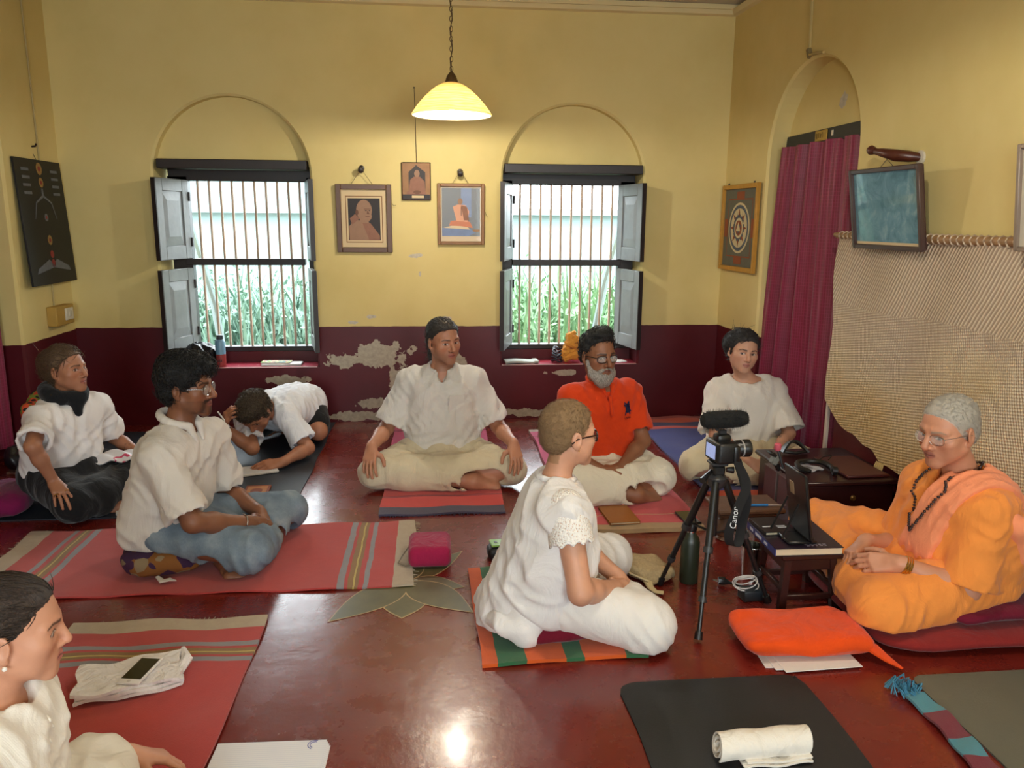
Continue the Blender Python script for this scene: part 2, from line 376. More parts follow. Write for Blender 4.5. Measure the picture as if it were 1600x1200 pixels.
w2 = window('window_2', .965, .57, 1.34, .56, .468, 1.345, 1.425, 'barred wooden window near the framed portraits with panelled shutters')
for w_, x in ((w1, -.80), (w2, 1.36)):
    MB().tube([(x+.018*math.cos(a), 5.70, .93+.018*math.sin(a)) for a in [k*PI/6 for k in range(13)]], .003, 6, cap=False).build('ring_pull', mWood, w_)

# ---------------------------------------------------------------- outdoors beyond the bars
struct(MB().box((0, 13, -.35), (40, 14, .1)).build('garden_ground', MAT('garden_soil', (110, 116, 90), .9, .2, 2), smooth=False))
mGar = MAT('far_plaster', (120, 136, 138), .9, .12, .6)
struct(MB().box((0, 13.5, .55), (40, .3, 1.9)).box((0, 13.4, 1.52), (40, .5, .1)).build('garden_wall', mGar, smooth=False))
tag(MB().box((-7.5, 19, 1.6), (16, 4, 3.9)).prism([(0, 0), (4.8, 0), (2.4, .9)], 16.6, Matrix(((0, 0, 1, -15.8), (1, 0, 0, 16.6), (0, 1, 0, 3.5), (0, 0, 0, 1)))).build('neighbour_house', mGar, smooth=False), 'pale low house beyond the garden wall', 'house')
def foliage(name, c, wx, wy, h, n, col, label, seed):
    r = np.random.default_rng(seed); mb = MB()
    for i in range(n):
        bx, by = c[0]+r.uniform(-wx, wx), c[1]+r.uniform(-wy, wy); a = r.uniform(0, 2*PI); L = h*r.uniform(.45, 1.1); lean = r.uniform(.15, .8)
        w = r.uniform(.008, .022); d = Vector((math.cos(a), math.sin(a), 0)); sd = Vector((-d.y, d.x, 0))
        pts = [Vector((bx, by, c[2]))+d*(lean*L*t*t*.6)+Vector((0, 0, L*(t-.28*t*t*lean))) for t in (0, .4, .75, 1)]
        ws = (w, w*.9, w*.6, .001)
        vs = []
        for p, q in zip(pts, ws): vs += [p-sd*q, p+sd*q]
        mb.add(vs, [(0, 1, 3, 2), (2, 3, 5, 4), (4, 5, 7, 6)])
        for k in range(4):
            t = r.uniform(.3, 1); p = Vector((bx, by, c[2]))+d*(lean*L*t*t*.6)+Vector((0, 0, L*(t-.28*t*t*lean)))
            e = Vector(r.normal(size=3)); e.normalize(); g = e.orthogonal().normalized(); l = r.uniform(.04, .10)
            mb.add([p, p+e*l*.5+g*l*.22, p+e*l, p+e*l*.5-g*l*.22], [(0, 1, 2, 3)])
    o = mb.build(name, MAT('leaf_'+name+str(seed), col, .6, .4, 5), smooth=False)
    return stuff(tag(o, label, 'shrub'))
foliage('bamboo_grass', (-1.75, 8.2, -.3), 1.15, .8, 1.35, 1100, (104, 134, 118), 'tall grassy plants outside the window beside the dark chart', 1)
foliage('bamboo_grass', (1.75, 8.2, -.3), 1.25, .8, 1.4, 1200, (108, 142, 104), 'tall grassy plants outside the window near the framed portraits', 2)
tag(MB().tube([(-2.0, 6.5, 1.9), (-1.72, 6.5, .7), (-1.6, 6.5, -.3)], .03, 8).build('garden_pole', mGar), 'pale pole leaning outside the window beside the dark chart', 'pole')
tag(MB().tube([(1.72, 6.5, 2.0), (1.42, 6.5, .9), (1.2, 6.5, -.3)], .03, 8).build('garden_pole', mGar), 'pale pole leaning outside the window near the framed portraits', 'pole')
# ================================================================ LAMPS
def pendant(loc, label, power):
    t = thing('pendant_lamp', label, 'lamp', loc)
    R, Hh = .222, .155
    prof = [(.036, .170), (.055, .164), (.085, .148), (.115, .125), (.145, .098), (.175, .066), (.198, .038), (.214, .016), (.222, .002)]; Hh = .165
    m, nt, b = _new('glass_shade_lit'); s = nt.nodes.new('ShaderNodeSeparateXYZ'); nt.links.new(objco(nt), s.inputs[0])
    nz = noise(nt, 6, 2, objco(nt, (1, 1, 6)))
    w_ = mathn(nt, 'SINE', mathn(nt, 'ADD', mathn(nt, 'MULTIPLY', s.outputs[2], 420), mathn(nt, 'MULTIPLY', nz.outputs[0], 14)))
    col = ramp(nt, mathn(nt, 'ADD', mathn(nt, 'MULTIPLY', w_, .5), .5), [(0, lin((255, 226, 158))), (1, lin((255, 247, 218)))])
    b.inputs['Roughness'].default_value = .3; nt.links.new(col, b.inputs['Base Color'])
    tr = nt.nodes.new('ShaderNodeBsdfTranslucent'); nt.links.new(col, tr.inputs[0]); mx = nt.nodes.new('ShaderNodeMixShader'); mx.inputs[0].default_value = .62
    nt.links.new(b.outputs[0], mx.inputs[1]); nt.links.new(tr.outputs[0], mx.inputs[2]); nt.links.new(mx.outputs[0], nt.nodes['Material Output'].inputs['Surface'])
    inner = [(r-.004, z-.004) for r, z in prof[::-1]]
    MB().lathe(prof+inner, n=40, cap=False).build('glass_shade', m, t)
    mBr = MAT('lamp_brass', (120, 100, 70), .35, .2, 20, metal=.8)
    MB().lathe([(.038, Hh-.012), (.036, Hh+.01), (.026, Hh+.04), (.010, Hh+.06), (.004, Hh+.066)], n=20).build('cap', mBr, t)
    MB().lathe([(.02, Hh-.01), (.02, Hh-.06)], n=14).build('socket', mBr, t)
    mb_ = MB().lathe([(.004, Hh-.06), (.022, Hh-.075), (.033, Hh-.10), (.030, Hh-.125), (.012, Hh-.142), (.001, Hh-.145)], n=18)
    mb_.build('bulb', MAT('bulb_lit', (255, 240, 210), .3, 0, emis=(255, 222, 165), es=14), t)
    top = ZC+.03-loc[2]; z = Hh+.062; k = 0
    ch = []
    while z < top:
        pts = []
        for q in range(13):
            a = q*PI/6; u = .008*math.cos(a); w2_ = .015*math.sin(a)
            pts.append((u, 0, z+.015+w2_) if k % 2 == 0 else (0, u, z+.015+w2_))
        MB().tube(pts, .0022, 5, cap=False).build('chain_link', mBr, t); z += .0255; k += 1
    MB().tube([(.006*math.sin(z_*40), .006*math.cos(z_*40), z_) for z_ in [Hh+.05+(top-Hh-.05)*q/30 for q in range(31)]], .0028, 6).build('cord', MAT('lamp_cord', (92, 74, 50), .7), t)
    MB().lathe([(.05, top-.02), (.05, top), (.0, top)], n=20).build('ceiling_rose', mBr, t)
    l = bpy.data.lights.new('lamp_light', 'POINT'); l.energy = power; l.color = (1, .93, .81); l.shadow_soft_size = .03
    o = bpy.data.objects.new('lamp_light', l); COL.objects.link(o); o.parent = t; o.location = (0, 0, .002)
    return t
pendant((.118, 4.62, 1.962), 'lit amber glass pendant lamp hanging on a chain before the windows', 28)
pendant((1.0, 1.95, 2.1), 'lit amber glass pendant lamp hanging over the near part of the room', 34)
# ================================================================ THINGS ON THE WALLS
def RW(y, off=0.0, z=0.0): return Vector((2.03+.037*(5.5-y)-off, y, z))
mCord = MAT('hanging_cord', (96, 84, 62), .8); mPeg = MAT('peg_wood', (38, 26, 22), .4, .2, 20)
def frame_parts(t, w, h, bw, depth, mF, prof=True):
    """moulding of four mitred pieces, local x right, z up, facing -y"""
    for sx, nm in ((-1, 'frame_stile'), (1, 'frame_stile')): MB().box((sx*(w/2-bw/2), -depth/2, 0), (bw, depth, h), bev=.003).build(nm, mF, t)
    for sz in (-1, 1): MB().box((0, -depth/2, sz*(h/2-bw/2)), (w-2*bw, depth*.98, bw), bev=.003).build('frame_rail', mF, t)
def flat(t, nm, poly, y, mat, th=.0006):
    M_ = Matrix(((1, 0, 0, 0), (0, 0, -1, y), (0, 1, 0, 0), (0, 0, 0, 1))); return MB().prism(poly, th, M_).build(nm, mat, t, smooth=False)
def rect(x0, z0, x1, z1): return [(x0, z0), (x1, z0), (x1, z1), (x0, z1)]
def hang(t, top, pts, peg=True):
    MB().tube(pts, .0018, 5).build('hanging_cord', mCord, t)
def peg_thing(x, z, label, y=YB, group='wall pegs over the portraits'):
    p = thing('wall_peg', label, 'peg', (x, y, z), group=group)
    MB().lathe([(.009, 0), (.011, .02), (.009, .035), (.018, .045), (.021, .058), (.016, .070), (.004, .073)], rot=(PI/2+.25, 0, 0), n=14).build('knob', mPeg, p)
    MB().lathe([(.02, -.001), (.02, .006), (.012, .009)], rot=(PI/2, 0, 0), n=14).build('back_plate', mPeg, p)
mFr1 = MAT('frame_brown', (92, 62, 40), .4, .25, 30); mFr2 = MAT('frame_gilt_wood', (128, 88, 44), .45, .3, 30); mFr3 = MAT('frame_thin_dark', (58, 32, 26), .5)
mMt = MAT('mount_cream', (208, 186, 146), .8, .04); mSk1 = MAT('print_skin', (146, 114, 92), .7, .12, 40); mSk2 = MAT('print_skin_shade', (104, 70, 54), .7, .12, 40); mDk = MAT('print_dark', (38, 34, 36), .6, .2, 12); mRb = MAT('print_robe', (136, 96, 78), .7, .2, 40); mOr = MAT('print_orange', (190, 108, 66), .7, .15, 40); mBlu = MAT('print_blue', (96, 120, 160), .6, .35, 20); mTan = MAT('print_tan', (150, 112, 78), .7, .3, 18)
# portrait with mount
t = thing('framed_portrait', 'large brown framed portrait of a bald robed man with cream mount', 'picture', (-.447, YB-.008, 1.398), (.03, 0, 0))
frame_parts(t, .365, .445, .034, .024, mFr1); flat(t, 'mount', rect(-.15, -.19, .15, .19), -.006, mMt); flat(t, 'mount_line', rect(-.122, -.158, .122, .148), -.0068, mFr2); flat(t, 'print', rect(-.116, -.152, .116, .142), -.0076, mMt)
p = flat(t, 'portrait_print', rect(-.105, -.142, .105, .132), -.0084, mDk)
for nm, pl, m_ in (('robe', [(-.10, -.142), (-.10, -.05), (-.06, -.005), (.0, -.02), (.05, -.05), (.10, -.12), (.10, -.142)], mSk1), ('robe_fold', [(-.02, -.01), (.04, -.03), (.10, -.11), (.10, -.142), (.03, -.142)], mRb), ('robe_collar', [(-.095, .0), (-.06, .03), (-.03, .0), (-.08, -.04)], mRb), ('face', ell(.0, .055, .052, .068), mSk1), ('neck', rect(-.03, -.03, .03, .02), mSk1), ('jaw', ell(.012, .015, .038, .035), mSk1), ('ear', ell(-.047, .04, .010, .018), mSk2), ('brow', rect(.0, .060, .045, .064), mSk2), ('nose', [(.022, .055), (.036, .03), (.018, .03)], mSk2), ('mouth', rect(.008, .012, .036, .016), mSk2), ('eye', ell(.012, .053, .007, .003), mDk), ('eye', ell(.036, .053, .006, .003), mDk)):
    o = flat(p, nm, pl, -.0092-.0003*len(p.children), m_)
hang(t, None, [(-.08, -.012, .222), (-.009, -.03, .318), (.06, -.012, .222)])
MB().tube([(.185, -.01, .10), (.195, -.012, .085), (.212, -.012, .088)], .0018, 5).build('cord_end', mCord, t)
# small print
t = thing('small_print', 'small dark-edged print of a seated robed figure hanging on a long string', 'picture', (-.099, YB-.006, 1.643))
frame_parts(t, .194, .246, .006, .012, mFr3); p = flat(t, 'print', rect(-.092, -.118, .092, .118), -.006, mTan)
for nm, pl, m_ in (('throne', [(-.05, -.07), (-.05, .06), (-.02, .085), (0, .105), (.025, .085), (.06, .06), (.06, -.07)], mDk), ('robe', [(-.05, -.07), (-.04, .01), (-.015, .03), (.025, .03), (.055, .0), (.06, -.07)], mRb), ('face', ell(.005, .05, .018, .024), mSk1), ('lap', ell(0, -.075, .065, .022), mRb), ('cloth', rect(-.09, -.118, .09, -.085), mDk), ('bowl', ell(.005, -.07, .025, .012), mSk2), ('feet', rect(-.03, -.108, .05, -.092), mMt)): flat(p, nm, pl, -.0068-.0003*len(p.children), m_)
MB().tube([(.004, -.004, .123), (.001, -.004, .35), (-.004, -.004, .59)], .002, 5).build('long_string', mCord, t); MB().tube([(-.004, .004, .590), (-.004, -.014, .592)], .004, 6).build('nail', mPeg, t)
# right print
t = thing('framed_print', 'gilt wood framed print of an orange robed seated figure', 'picture', (.197, YB-.008, 1.431), (.03, 0, 0))
frame_parts(t, .316, .404, .022, .022, mFr2); flat(t, 'margin', rect(-.14, -.185, .14, .185), -.006, mMt); p = flat(t, 'print', rect(-.128, -.145, .128, .172), -.0068, MAT('print_slate', (86, 96, 104), .6, .2, 10))
for nm, pl, m_ in (('light_shaft', rect(.0, -.02, .07, .172), mBlu), ('cloth', [(-.128, -.145), (-.128, -.09), (.06, -.095), (.10, -.12), (.05, -.145)], mBlu), ('cloth_top', [(-.12, -.09), (-.06, -.075), (.04, -.078), (.06, -.10)], mMt), ('lap', [(-.08, -.075), (-.07, -.045), (0, -.035), (.06, -.05), (.08, -.09), (.0, -.078)], mOr), ('torso', [(-.055, .05), (-.02, .065), (.03, .06), (.055, .02), (.045, -.05), (-.03, -.045)], MAT('print_peach', (206, 146, 110), .7)), ('sash', [(.0, .06), (.04, .05), (.055, -.04), (.02, -.04)], mRb), ('face', ell(-.005, .085, .016, .021), mSk1), ('beads', rect(.0, -.01, .004, .05), mDk), ('shoes', rect(.08, -.115, .125, -.1), mTan)): flat(p, nm, pl, -.0076-.0003*len(p.children), m_)
MB().box((0, -.009, 0), (.272, .0012, .36)).build('glass_pane', MAT('picture_glass', (250, 252, 255), .04, 0, alpha=.08, spec=.8), t)
hang(t, None, [(-.055, -.012, .202), (-.004, -.03, .285), (.05, -.012, .202)]); MB().tube([(.158, -.01, .03), (.168, -.012, .0), (.178, -.012, -.012)], .0018, 5).build('cord_end', mCord, t)
peg_thing(-.457, 1.722, 'dark turned peg above the large brown portrait'); peg_thing(.193, 1.708, 'dark turned peg above the gilt wood framed print')

# wall chart on the left wall
t = thing('wall_chart', 'dark hanging chart of a body with coloured energy centres', 'chart', (XL+.03, 5.18, 1.36), (0, -.05, 0))
mCh = MAT('chart_black', (15, 15, 19), .55, .3, 6); MB().box((0, 0, 0), (.012, .58, .735), bev=.002).build('panel', mCh, t)
def cflat(nm, pl, mat, dx=.0065): return MB().prism(pl, .0008, Matrix(((0, 0, 1, dx), (1, 0, 0, 0), (0, 1, 0, 0), (0, 0, 0, 1)))).build(nm, mat, t, smooth=False)
mChW = MAT('chart_chalk', (96, 100, 106), .7, .3, 40); mChY = MAT('chart_gold', (140, 110, 60), .6, .3, 40); mChR = MAT('chart_red', (132, 40, 40), .6, .3, 40)
for z, r, m_ in ((.315, .035, mChY), (.235, .028, mChY), (.03, .022, mChW), (-.105, .028, mChY), (-.19, .022, mChR), (-.245, .024, mChR)):
    cflat('lotus_disc', ell(0, z, r, r*1.05, 14), m_); cflat('disc_centre', ell(0, z, r*.45, r*.45, 10), mChR, .0073)
for pl in ([(-.01, .2), (.01, .2), (.012, .16), (.10, .12), (.14, .02), (.135, .02), (.092, .112), (.0, .148), (-.092, .112), (-.135, .02), (-.14, .02), (-.10, .12), (-.012, .16)], [(-.2, -.27), (-.05, -.22), (.0, -.25), (.05, -.22), (.2, -.27), (.22, -.30), (.0, -.27), (-.22, -.30)]): cflat('body_outline', pl, mChW)
for k in range(8): cflat('caption', rect(-.22 if k % 2 else .14, .31-.045*(k//2)-.012, -.13 if k % 2 else .23, .31-.045*(k//2)+.004), mChW)
MB().tube([(-.0, 0, .367), (-.02, -.01, .44)], .0018, 5).build('hanging_cord', mCord, t)
MB().tube([(-.03, -.01, .442), (.012, -.01, .445), (.02, -.01, .46)], .006, 6).build('hook', mPeg, t)
t = thing('switch_box', 'cream switch box on a wooden block by the corner', 'switch', (XL+.03, 5.24, .79))
MB().box((0, 0, 0), (.06, .24, .12), bev=.004).build('wooden_block', MAT('switch_wood', (176, 140, 66), .6, .15, 20), t); MB().box((.034, .04, .004), (.012, .10, .075), bev=.003).build('switch_plate', MAT('switch_white', (214, 206, 186), .4), t); MB().box((.042, .04, .004), (.008, .03, .035), bev=.002).build('rocker', MAT('switch_white2', (196, 188, 168), .4), t)
tag(MB().tube([(XL+.006, 5.22, .85), (XL+.006, 5.235, 1.6), (XL+.006, 5.22, 2.75)], .005, 6).build('wall_wire', MAT('wire_cream', (176, 158, 110), .7)), 'cream wire running up the left wall above the switch box', 'wire')

# right wall
t = thing('mandala_picture', 'gold framed geometric mandala picture beside the doorway', 'picture', RW(5.185, .012, 1.355), (0, .0, -PI/2+.037+0))
w, h = .56, .565; frame_parts(t, w, h, .03, .022, MAT('frame_gold', (184, 134, 52), .4, .2, 30)); p = flat(t, 'ground', rect(-w/2+.03, -h/2+.03, w/2-.03, h/2-.03), -.006, MAT('mandala_ground', (98, 98, 86), .7, .15, 20))
mA, mB_, mC_ = MAT('mandala_cream', (206, 192, 150), .7), MAT('mandala_blue', (84, 92, 104), .7), MAT('mandala_rust', (140, 74, 44), .7)
for nm, pl, m_ in [('gate', [(-.19, -.19), (-.19, .19), (.19, .19), (.19, -.19)], mC_), ('gate_field', [(-.182, -.182), (-.182, .182), (.182, .182), (.182, -.182)], MAT('mandala_ground', (98, 98, 86), .7)), ('gate_arm', rect(-.06, .19, .06, .235), mC_), ('gate_arm', rect(-.06, -.235, .06, -.19), mC_), ('gate_arm', rect(.19, -.06, .235, .06), mC_), ('gate_arm', rect(-.235, -.06, -.19, .06), mC_), ('ring', ell(0, 0, .165, .165, 36), mA), ('ring', ell(0, 0, .150, .150, 36), mB_), ('ring', ell(0, 0, .128, .128, 36), mA), ('ring', ell(0, 0, .088, .088, 30), mB_), ('ring', ell(0, 0, .066, .066, 30), mA), ('centre', ell(0, 0, .05, .05, 24), mC_)]: flat(p, nm, pl, -.0068-.0003*len(p.children), m_)
for k in range(16):
    a = 2*PI*k/16; flat(p, 'petal', [(.09*math.cos(a-.12), .09*math.sin(a-.12)), (.126*math.cos(a), .126*math.sin(a)), (.09*math.cos(a+.12), .09*math.sin(a+.12)), (.075*math.cos(a), .075*math.sin(a))], -.012, mA if k % 2 else mC_)
for sgn in (1, -1): flat(p, 'triangle', [(.04*math.sin(2*PI*k/3), sgn*.04*math.cos(2*PI*k/3)) for k in range(3)], -.0126-.0003*(sgn > 0), mA if sgn > 0 else mB_)
for x in (-.2, .2): MB().tube([(x, -.01, h/2-.002), (x, -.01, h/2+.012)], .006, 6).build('clip', mPeg, t)
t = thing('glazed_picture', 'dark framed glazed picture with a bluish sheen above the woven mat', 'picture', RW(3.415, .105, 1.46), (.16, 0, -PI/2+.037))
w, h = .52, .36
frame_parts(t, w, h, .02, .022, MAT('frame_slate', (70, 52, 48), .35, .2, 30))
m, nt, b = _new('print_under_glass'); v = objco(nt); n = noise(nt, 9, 5, v, .65); n.inputs['Distortion'].default_value = 1.5
nt.links.new(ramp(nt, n.outputs[0], [(.3, lin((74, 112, 126))), (.55, lin((104, 146, 160))), (.8, lin((150, 180, 186)))]), b.inputs['Base Color']); b.inputs['Roughness'].default_value = .08; b.inputs['Coat Weight'].default_value = .6; b.inputs['Coat Roughness'].default_value = .03
flat(t, 'print', rect(-w/2+.02, -h/2+.02, w/2-.02, h/2-.02), -.006, m); flat(t, 'paper_edge', rect(-w/2+.02, -h/2+.02, w/2-.02, -h/2+.032), -.0075, mMt)
MB().box((0, .004, 0), (w-.01, .006, h-.01)).build('backing', mFr3, t)
hang(t, None, [(-.03, -.002, h/2), (.0, .01, h/2+.03), (.06, -.002, h/2)])
p_ = thing('carved_wall_peg', 'carved dark wooden peg jutting out above the glazed picture', 'peg', RW(3.37, .0, 1.675))
MB().tube([(0, 0, .0), (-.04, .02, .005), (-.08, .06, .012), (-.11, .12, .028), (-.12, .17, .038)], [.016, .024, .026, .019, .013], 12).build('peg_shaft', MAT('peg_carved', (74, 34, 22), .35, .25, 30), p_)
MB().tube([(-.12, .165, .038), (-.125, .19, .044), (-.128, .205, .046)], [.015, .022, .014], 10).build('peg_knob', MAT('peg_carved', (74, 34, 22), .35), p_); MB().lathe([(.03, -.002), (.03, .008), (.018, .012)], rot=(0, -PI/2, 0), n=14).build('wall_plate', MAT('peg_plate', (206, 196, 176), .5), p_)
t = thing('wide_frame_picture', 'light matted picture in a thin silver-brown frame beyond the glazed picture', 'picture', RW(2.365, .12, 1.485), (.1, 0, -PI/2+.037))
frame_parts(t, .52, .36, .016, .02, MAT('frame_silver_brown', (128, 112, 98), .35, .2, 30)); flat(t, 'mount', rect(-.245, -.165, .245, .165), -.006, MAT('mount_grey', (186, 178, 160), .8)); flat(t, 'print', rect(-.16, -.10, .2, .11), -.0068, mDk); MB().box((0, .004, 0), (.51, .006, .35)).build('backing', mFr3, t)
t = thing('wall_cable', 'painted cable hanging from the ceiling to the arch crown', 'cable', RW(4.43, .006, 2.3))
MB().tube([(0, 0, .0), (0, .012, .15), (.0, .03, .46)], .009, 6).build('conduit', MAT('cable_paint', (190, 168, 110), .7), t); MB().tube([(0, .02, .01), (-.01, -.03, -.015), (-.012, -.10, -.018), (-.008, -.18, -.03)], .008, 6).build('cable_tail', MAT('cable_paint', (190, 168, 110), .7), t)
MB().tube([(0, .01, .02), (0, -.01, -.02)], .018, 8).build('cable_box', MAT('cable_paint2', (130, 112, 72), .7), t)
# doorway: header board with plaque and curtain
t = struct(bpy.data.objects.new('door_1', None)); COL.objects.link(t); t['label'] = 'arched doorway in the right wall with dark header board'
mHd = MAT('header_grey', (42, 42, 44), .5, .2, 20)
MB().box(RW(4.37, -.105, 1.865), (.03, .99, .075), bev=.003).build('header_board', mHd, t)
MB().box(RW(4.41, -.088, 1.868), (.006, .14, .058), bev=.003).build('plaque', MAT('plaque_gold', (172, 140, 60), .5, .2, 40), t)
mPi = MAT('plaque_ink', (112, 84, 32), .6)
for k_ in range(5): MB().box(RW(4.455-.022*k_, -.0845, 1.868+.003*(k_ % 2)), (.0012, .007 if k_ % 2 else .012, .030-.004*(k_ % 3)), rot=(.15*(k_ % 3)-.15, 0, 0)).build('worn_mark', mPi, t)
MB().box(RW(4.29, -.088, 1.872), (.005, .02, .028)).build('paper_tab', MAT('switch_white', (214, 206, 186), .4), t)
for y_ in (3.895, 4.845): MB().box(RW(y_, -.105, .93), (.03, .04, 1.8), bev=.003).build('door_post', mHd, t)
mCur = None
m, nt, b = _new('maroon_curtain'); v = objco(nt); br = nt.nodes.new('ShaderNodeTexBrick'); br.inputs['Scale'].default_value = 26; br.offset = .0; br.inputs['Mortar Size'].default_value = .035; br.inputs['Color1'].default_value = lin((112, 12, 44)); br.inputs['Color2'].default_value = lin((118, 14, 48)); br.inputs['Mortar'].default_value = lin((134, 34, 70)); br.inputs['Brick Width'].default_value = .5
mp = nt.nodes.new('ShaderNodeMapping'); mp.inputs['Rotation'].default_value = (PI/2, 0, PI/2); nt.links.new(v, mp.inputs[0]); nt.links.new(mp.outputs[0], br.inputs['Vector']); nt.links.new(br.outputs[0], b.inputs['Base Color']); b.inputs['Roughness'].default_value = .5; b.inputs['Sheen Weight'].default_value = .12; mCur = m
def curtain(name, label, P, nu, nv):
    o = MB().sheet(P, nu, nv, .004).build(name, mCur, ang=80); return tag(o, label, 'curtain')
def Pc(u, v):
    # u: 0 far jamb .. 1 near jamb; v: 0 top .. 1 bottom
    y = 4.80-.86*u+(.12*v*(1-u))-.05*v*u; z = 1.835-1.80*v
    amp = .026+.012*v; ph = u*2*PI*5+.7*math.sin(2.2*v+4*u)
    return RW(y, -.075+.012*v+amp*math.sin(ph)+.01*math.sin(2.3*ph+v*2), z)
curtain('door_curtain', 'maroon checked curtain hanging in the arched doorway beside the woven mat', Pc, 150, 40)
def Pc2(u, v):
    ph = u*2*PI*7; return Vector((-2.475+.03*math.sin(ph)+.012*math.sin(2.1*ph+v), 4.77-1.2*u, 2.2-2.12*v))
curtain('side_curtain', 'maroon curtain in the left doorway beyond the dark chart', Pc2, 120, 20)
tag(MB().box(RW(3.91, .012, .36), (.018, .022, .72), bev=.003).build('white_batten', MAT('batten_white', (206, 190, 176), .6)), 'narrow white batten standing at the edge of the door curtain', 'batten')

# woven mat on a bamboo pole
m, nt, b = _new('palm_leaf_weave'); v = objco(nt, (1, 1, 1), rot=(0, 0, 0))
s_ = nt.nodes.new('ShaderNodeSeparateXYZ'); nt.links.new(v, s_.inputs[0])
wn0 = noise(nt, 2.2, 2, v); wn1 = noise(nt, 17, 2, v)
class wn: outputs = [mathn(nt, 'ADD', wn0.outputs[0], mathn(nt, 'MULTIPLY', wn1.outputs[0], .28))]
a1 = mathn(nt, 'ADD', mathn(nt, 'ADD', mathn(nt, 'MULTIPLY', s_.outputs[1], 330), mathn(nt, 'MULTIPLY', s_.outputs[2], 190)), mathn(nt, 'MULTIPLY', wn.outputs[0], 9))
a2 = mathn(nt, 'ADD', mathn(nt, 'SUBTRACT', mathn(nt, 'MULTIPLY', s_.outputs[1], 240), mathn(nt, 'MULTIPLY', s_.outputs[2], 310)), mathn(nt, 'MULTIPLY', wn.outputs[0], 9))
s1 = mathn(nt, 'SINE', a1); s2 = mathn(nt, 'SINE', a2)
pw = mathn(nt, 'ADD', mathn(nt, 'MULTIPLY', mathn(nt, 'MULTIPLY', s1, s2), .5), .5)
st = mathn(nt, 'ADD', mathn(nt, 'MULTIPLY', mathn(nt, 'SINE', a1), .5), .5)
zmask = mathn(nt, 'GREATER_THAN', mathn(nt, 'ADD', s_.outputs[2], mathn(nt, 'MULTIPLY', wn.outputs[0], .1)), 1.06)
hh = mixc(nt, zmask, pw, st)
n2 = noise(nt, 3, 4, v); n3 = noise(nt, 45, 3, v)
base = ramp(nt, mathn(nt, 'ADD', mathn(nt, 'MULTIPLY', s_.outputs[2], .5), mathn(nt, 'MULTIPLY', n2.outputs[0], .5)), [(.42, lin((218, 184, 122))), (.58, lin((224, 204, 166))), (.72, lin((212, 194, 170))), (.9, lin((198, 178, 156)))])
col = mixc(nt, mathn(nt, 'MULTIPLY', mathn(nt, 'SUBTRACT', 1, hh), .42), base, lin((112, 82, 54)))
col = mixc(nt, mathn(nt, 'MULTIPLY', mathn(nt, 'GREATER_THAN', mathn(nt, 'ADD', hh, mathn(nt, 'MULTIPLY', noise(nt, 38, 2, v).outputs[0], .35)), .95), .6), col, lin((238, 224, 194)))  # bright highlights painted onto the raised strands
nt.links.new(mixc(nt, mathn(nt, 'MULTIPLY', n3.outputs[0], .3), col, lin((120, 88, 56))), b.inputs['Base Color']); b.inputs['Roughness'].default_value = .7; bump(nt, b, hh, .7, .006); mWv = m
t = thing('woven_mat', 'large woven palm mat hanging from a bamboo pole behind the monk', 'mat', (0, 0, 0))
bot = lambda y: np.interp(y, [2.2, 2.5, 2.9, 3.13, 3.3, 3.5, 3.7, 3.83, 3.9], [.40, .385, .34, .32, .30, .335, .37, .44, .50])
def Pm(u, v):
    y = 3.895-1.75*u; zb = bot(y)+.008*math.sin(60*u); z = 1.325+(zb-1.325)*v; y2 = y-.05*v*(1-u)+.012*math.sin(v*9)*(1-u)
    return RW(y2, .035+.02*v+.022*math.sin(u*9+v*3)*v+.008*math.sin(u*23+v*7), z)
MB().sheet(Pm, 70, 48, .006).build('weave', mWv, t, ang=80)
MB().tube([RW(3.945, .04, 1.337), RW(3.90, .04, 1.333), RW(3.2, .042, 1.330), RW(2.1, .04, 1.338)], [.010, .017, .019, .018], 10).build('bamboo_pole', MAT('bamboo', (146, 112, 76), .5, .35, 25), t)
for k in range(46): y_ = 3.87-1.7*k/45; MB().tube([RW(y_+.021*math.sin(a)*.3, .04+.021*math.cos(a), 1.332+.021*math.sin(a)) for a in [q*PI/4 for q in range(9)]], .004, 4, cap=False).build('lashing', mWv, t)
for k in range(5): MB().tube([RW(3.35-.012*k, .07, .315), RW(3.352-.014*k, .08, .285), RW(3.36-.022*k, .085, .262-.006*(k % 3))], [.004, .004, .002], 5).build('tassel_strand', MAT('tassel_straw', (196, 168, 110), .8), t)

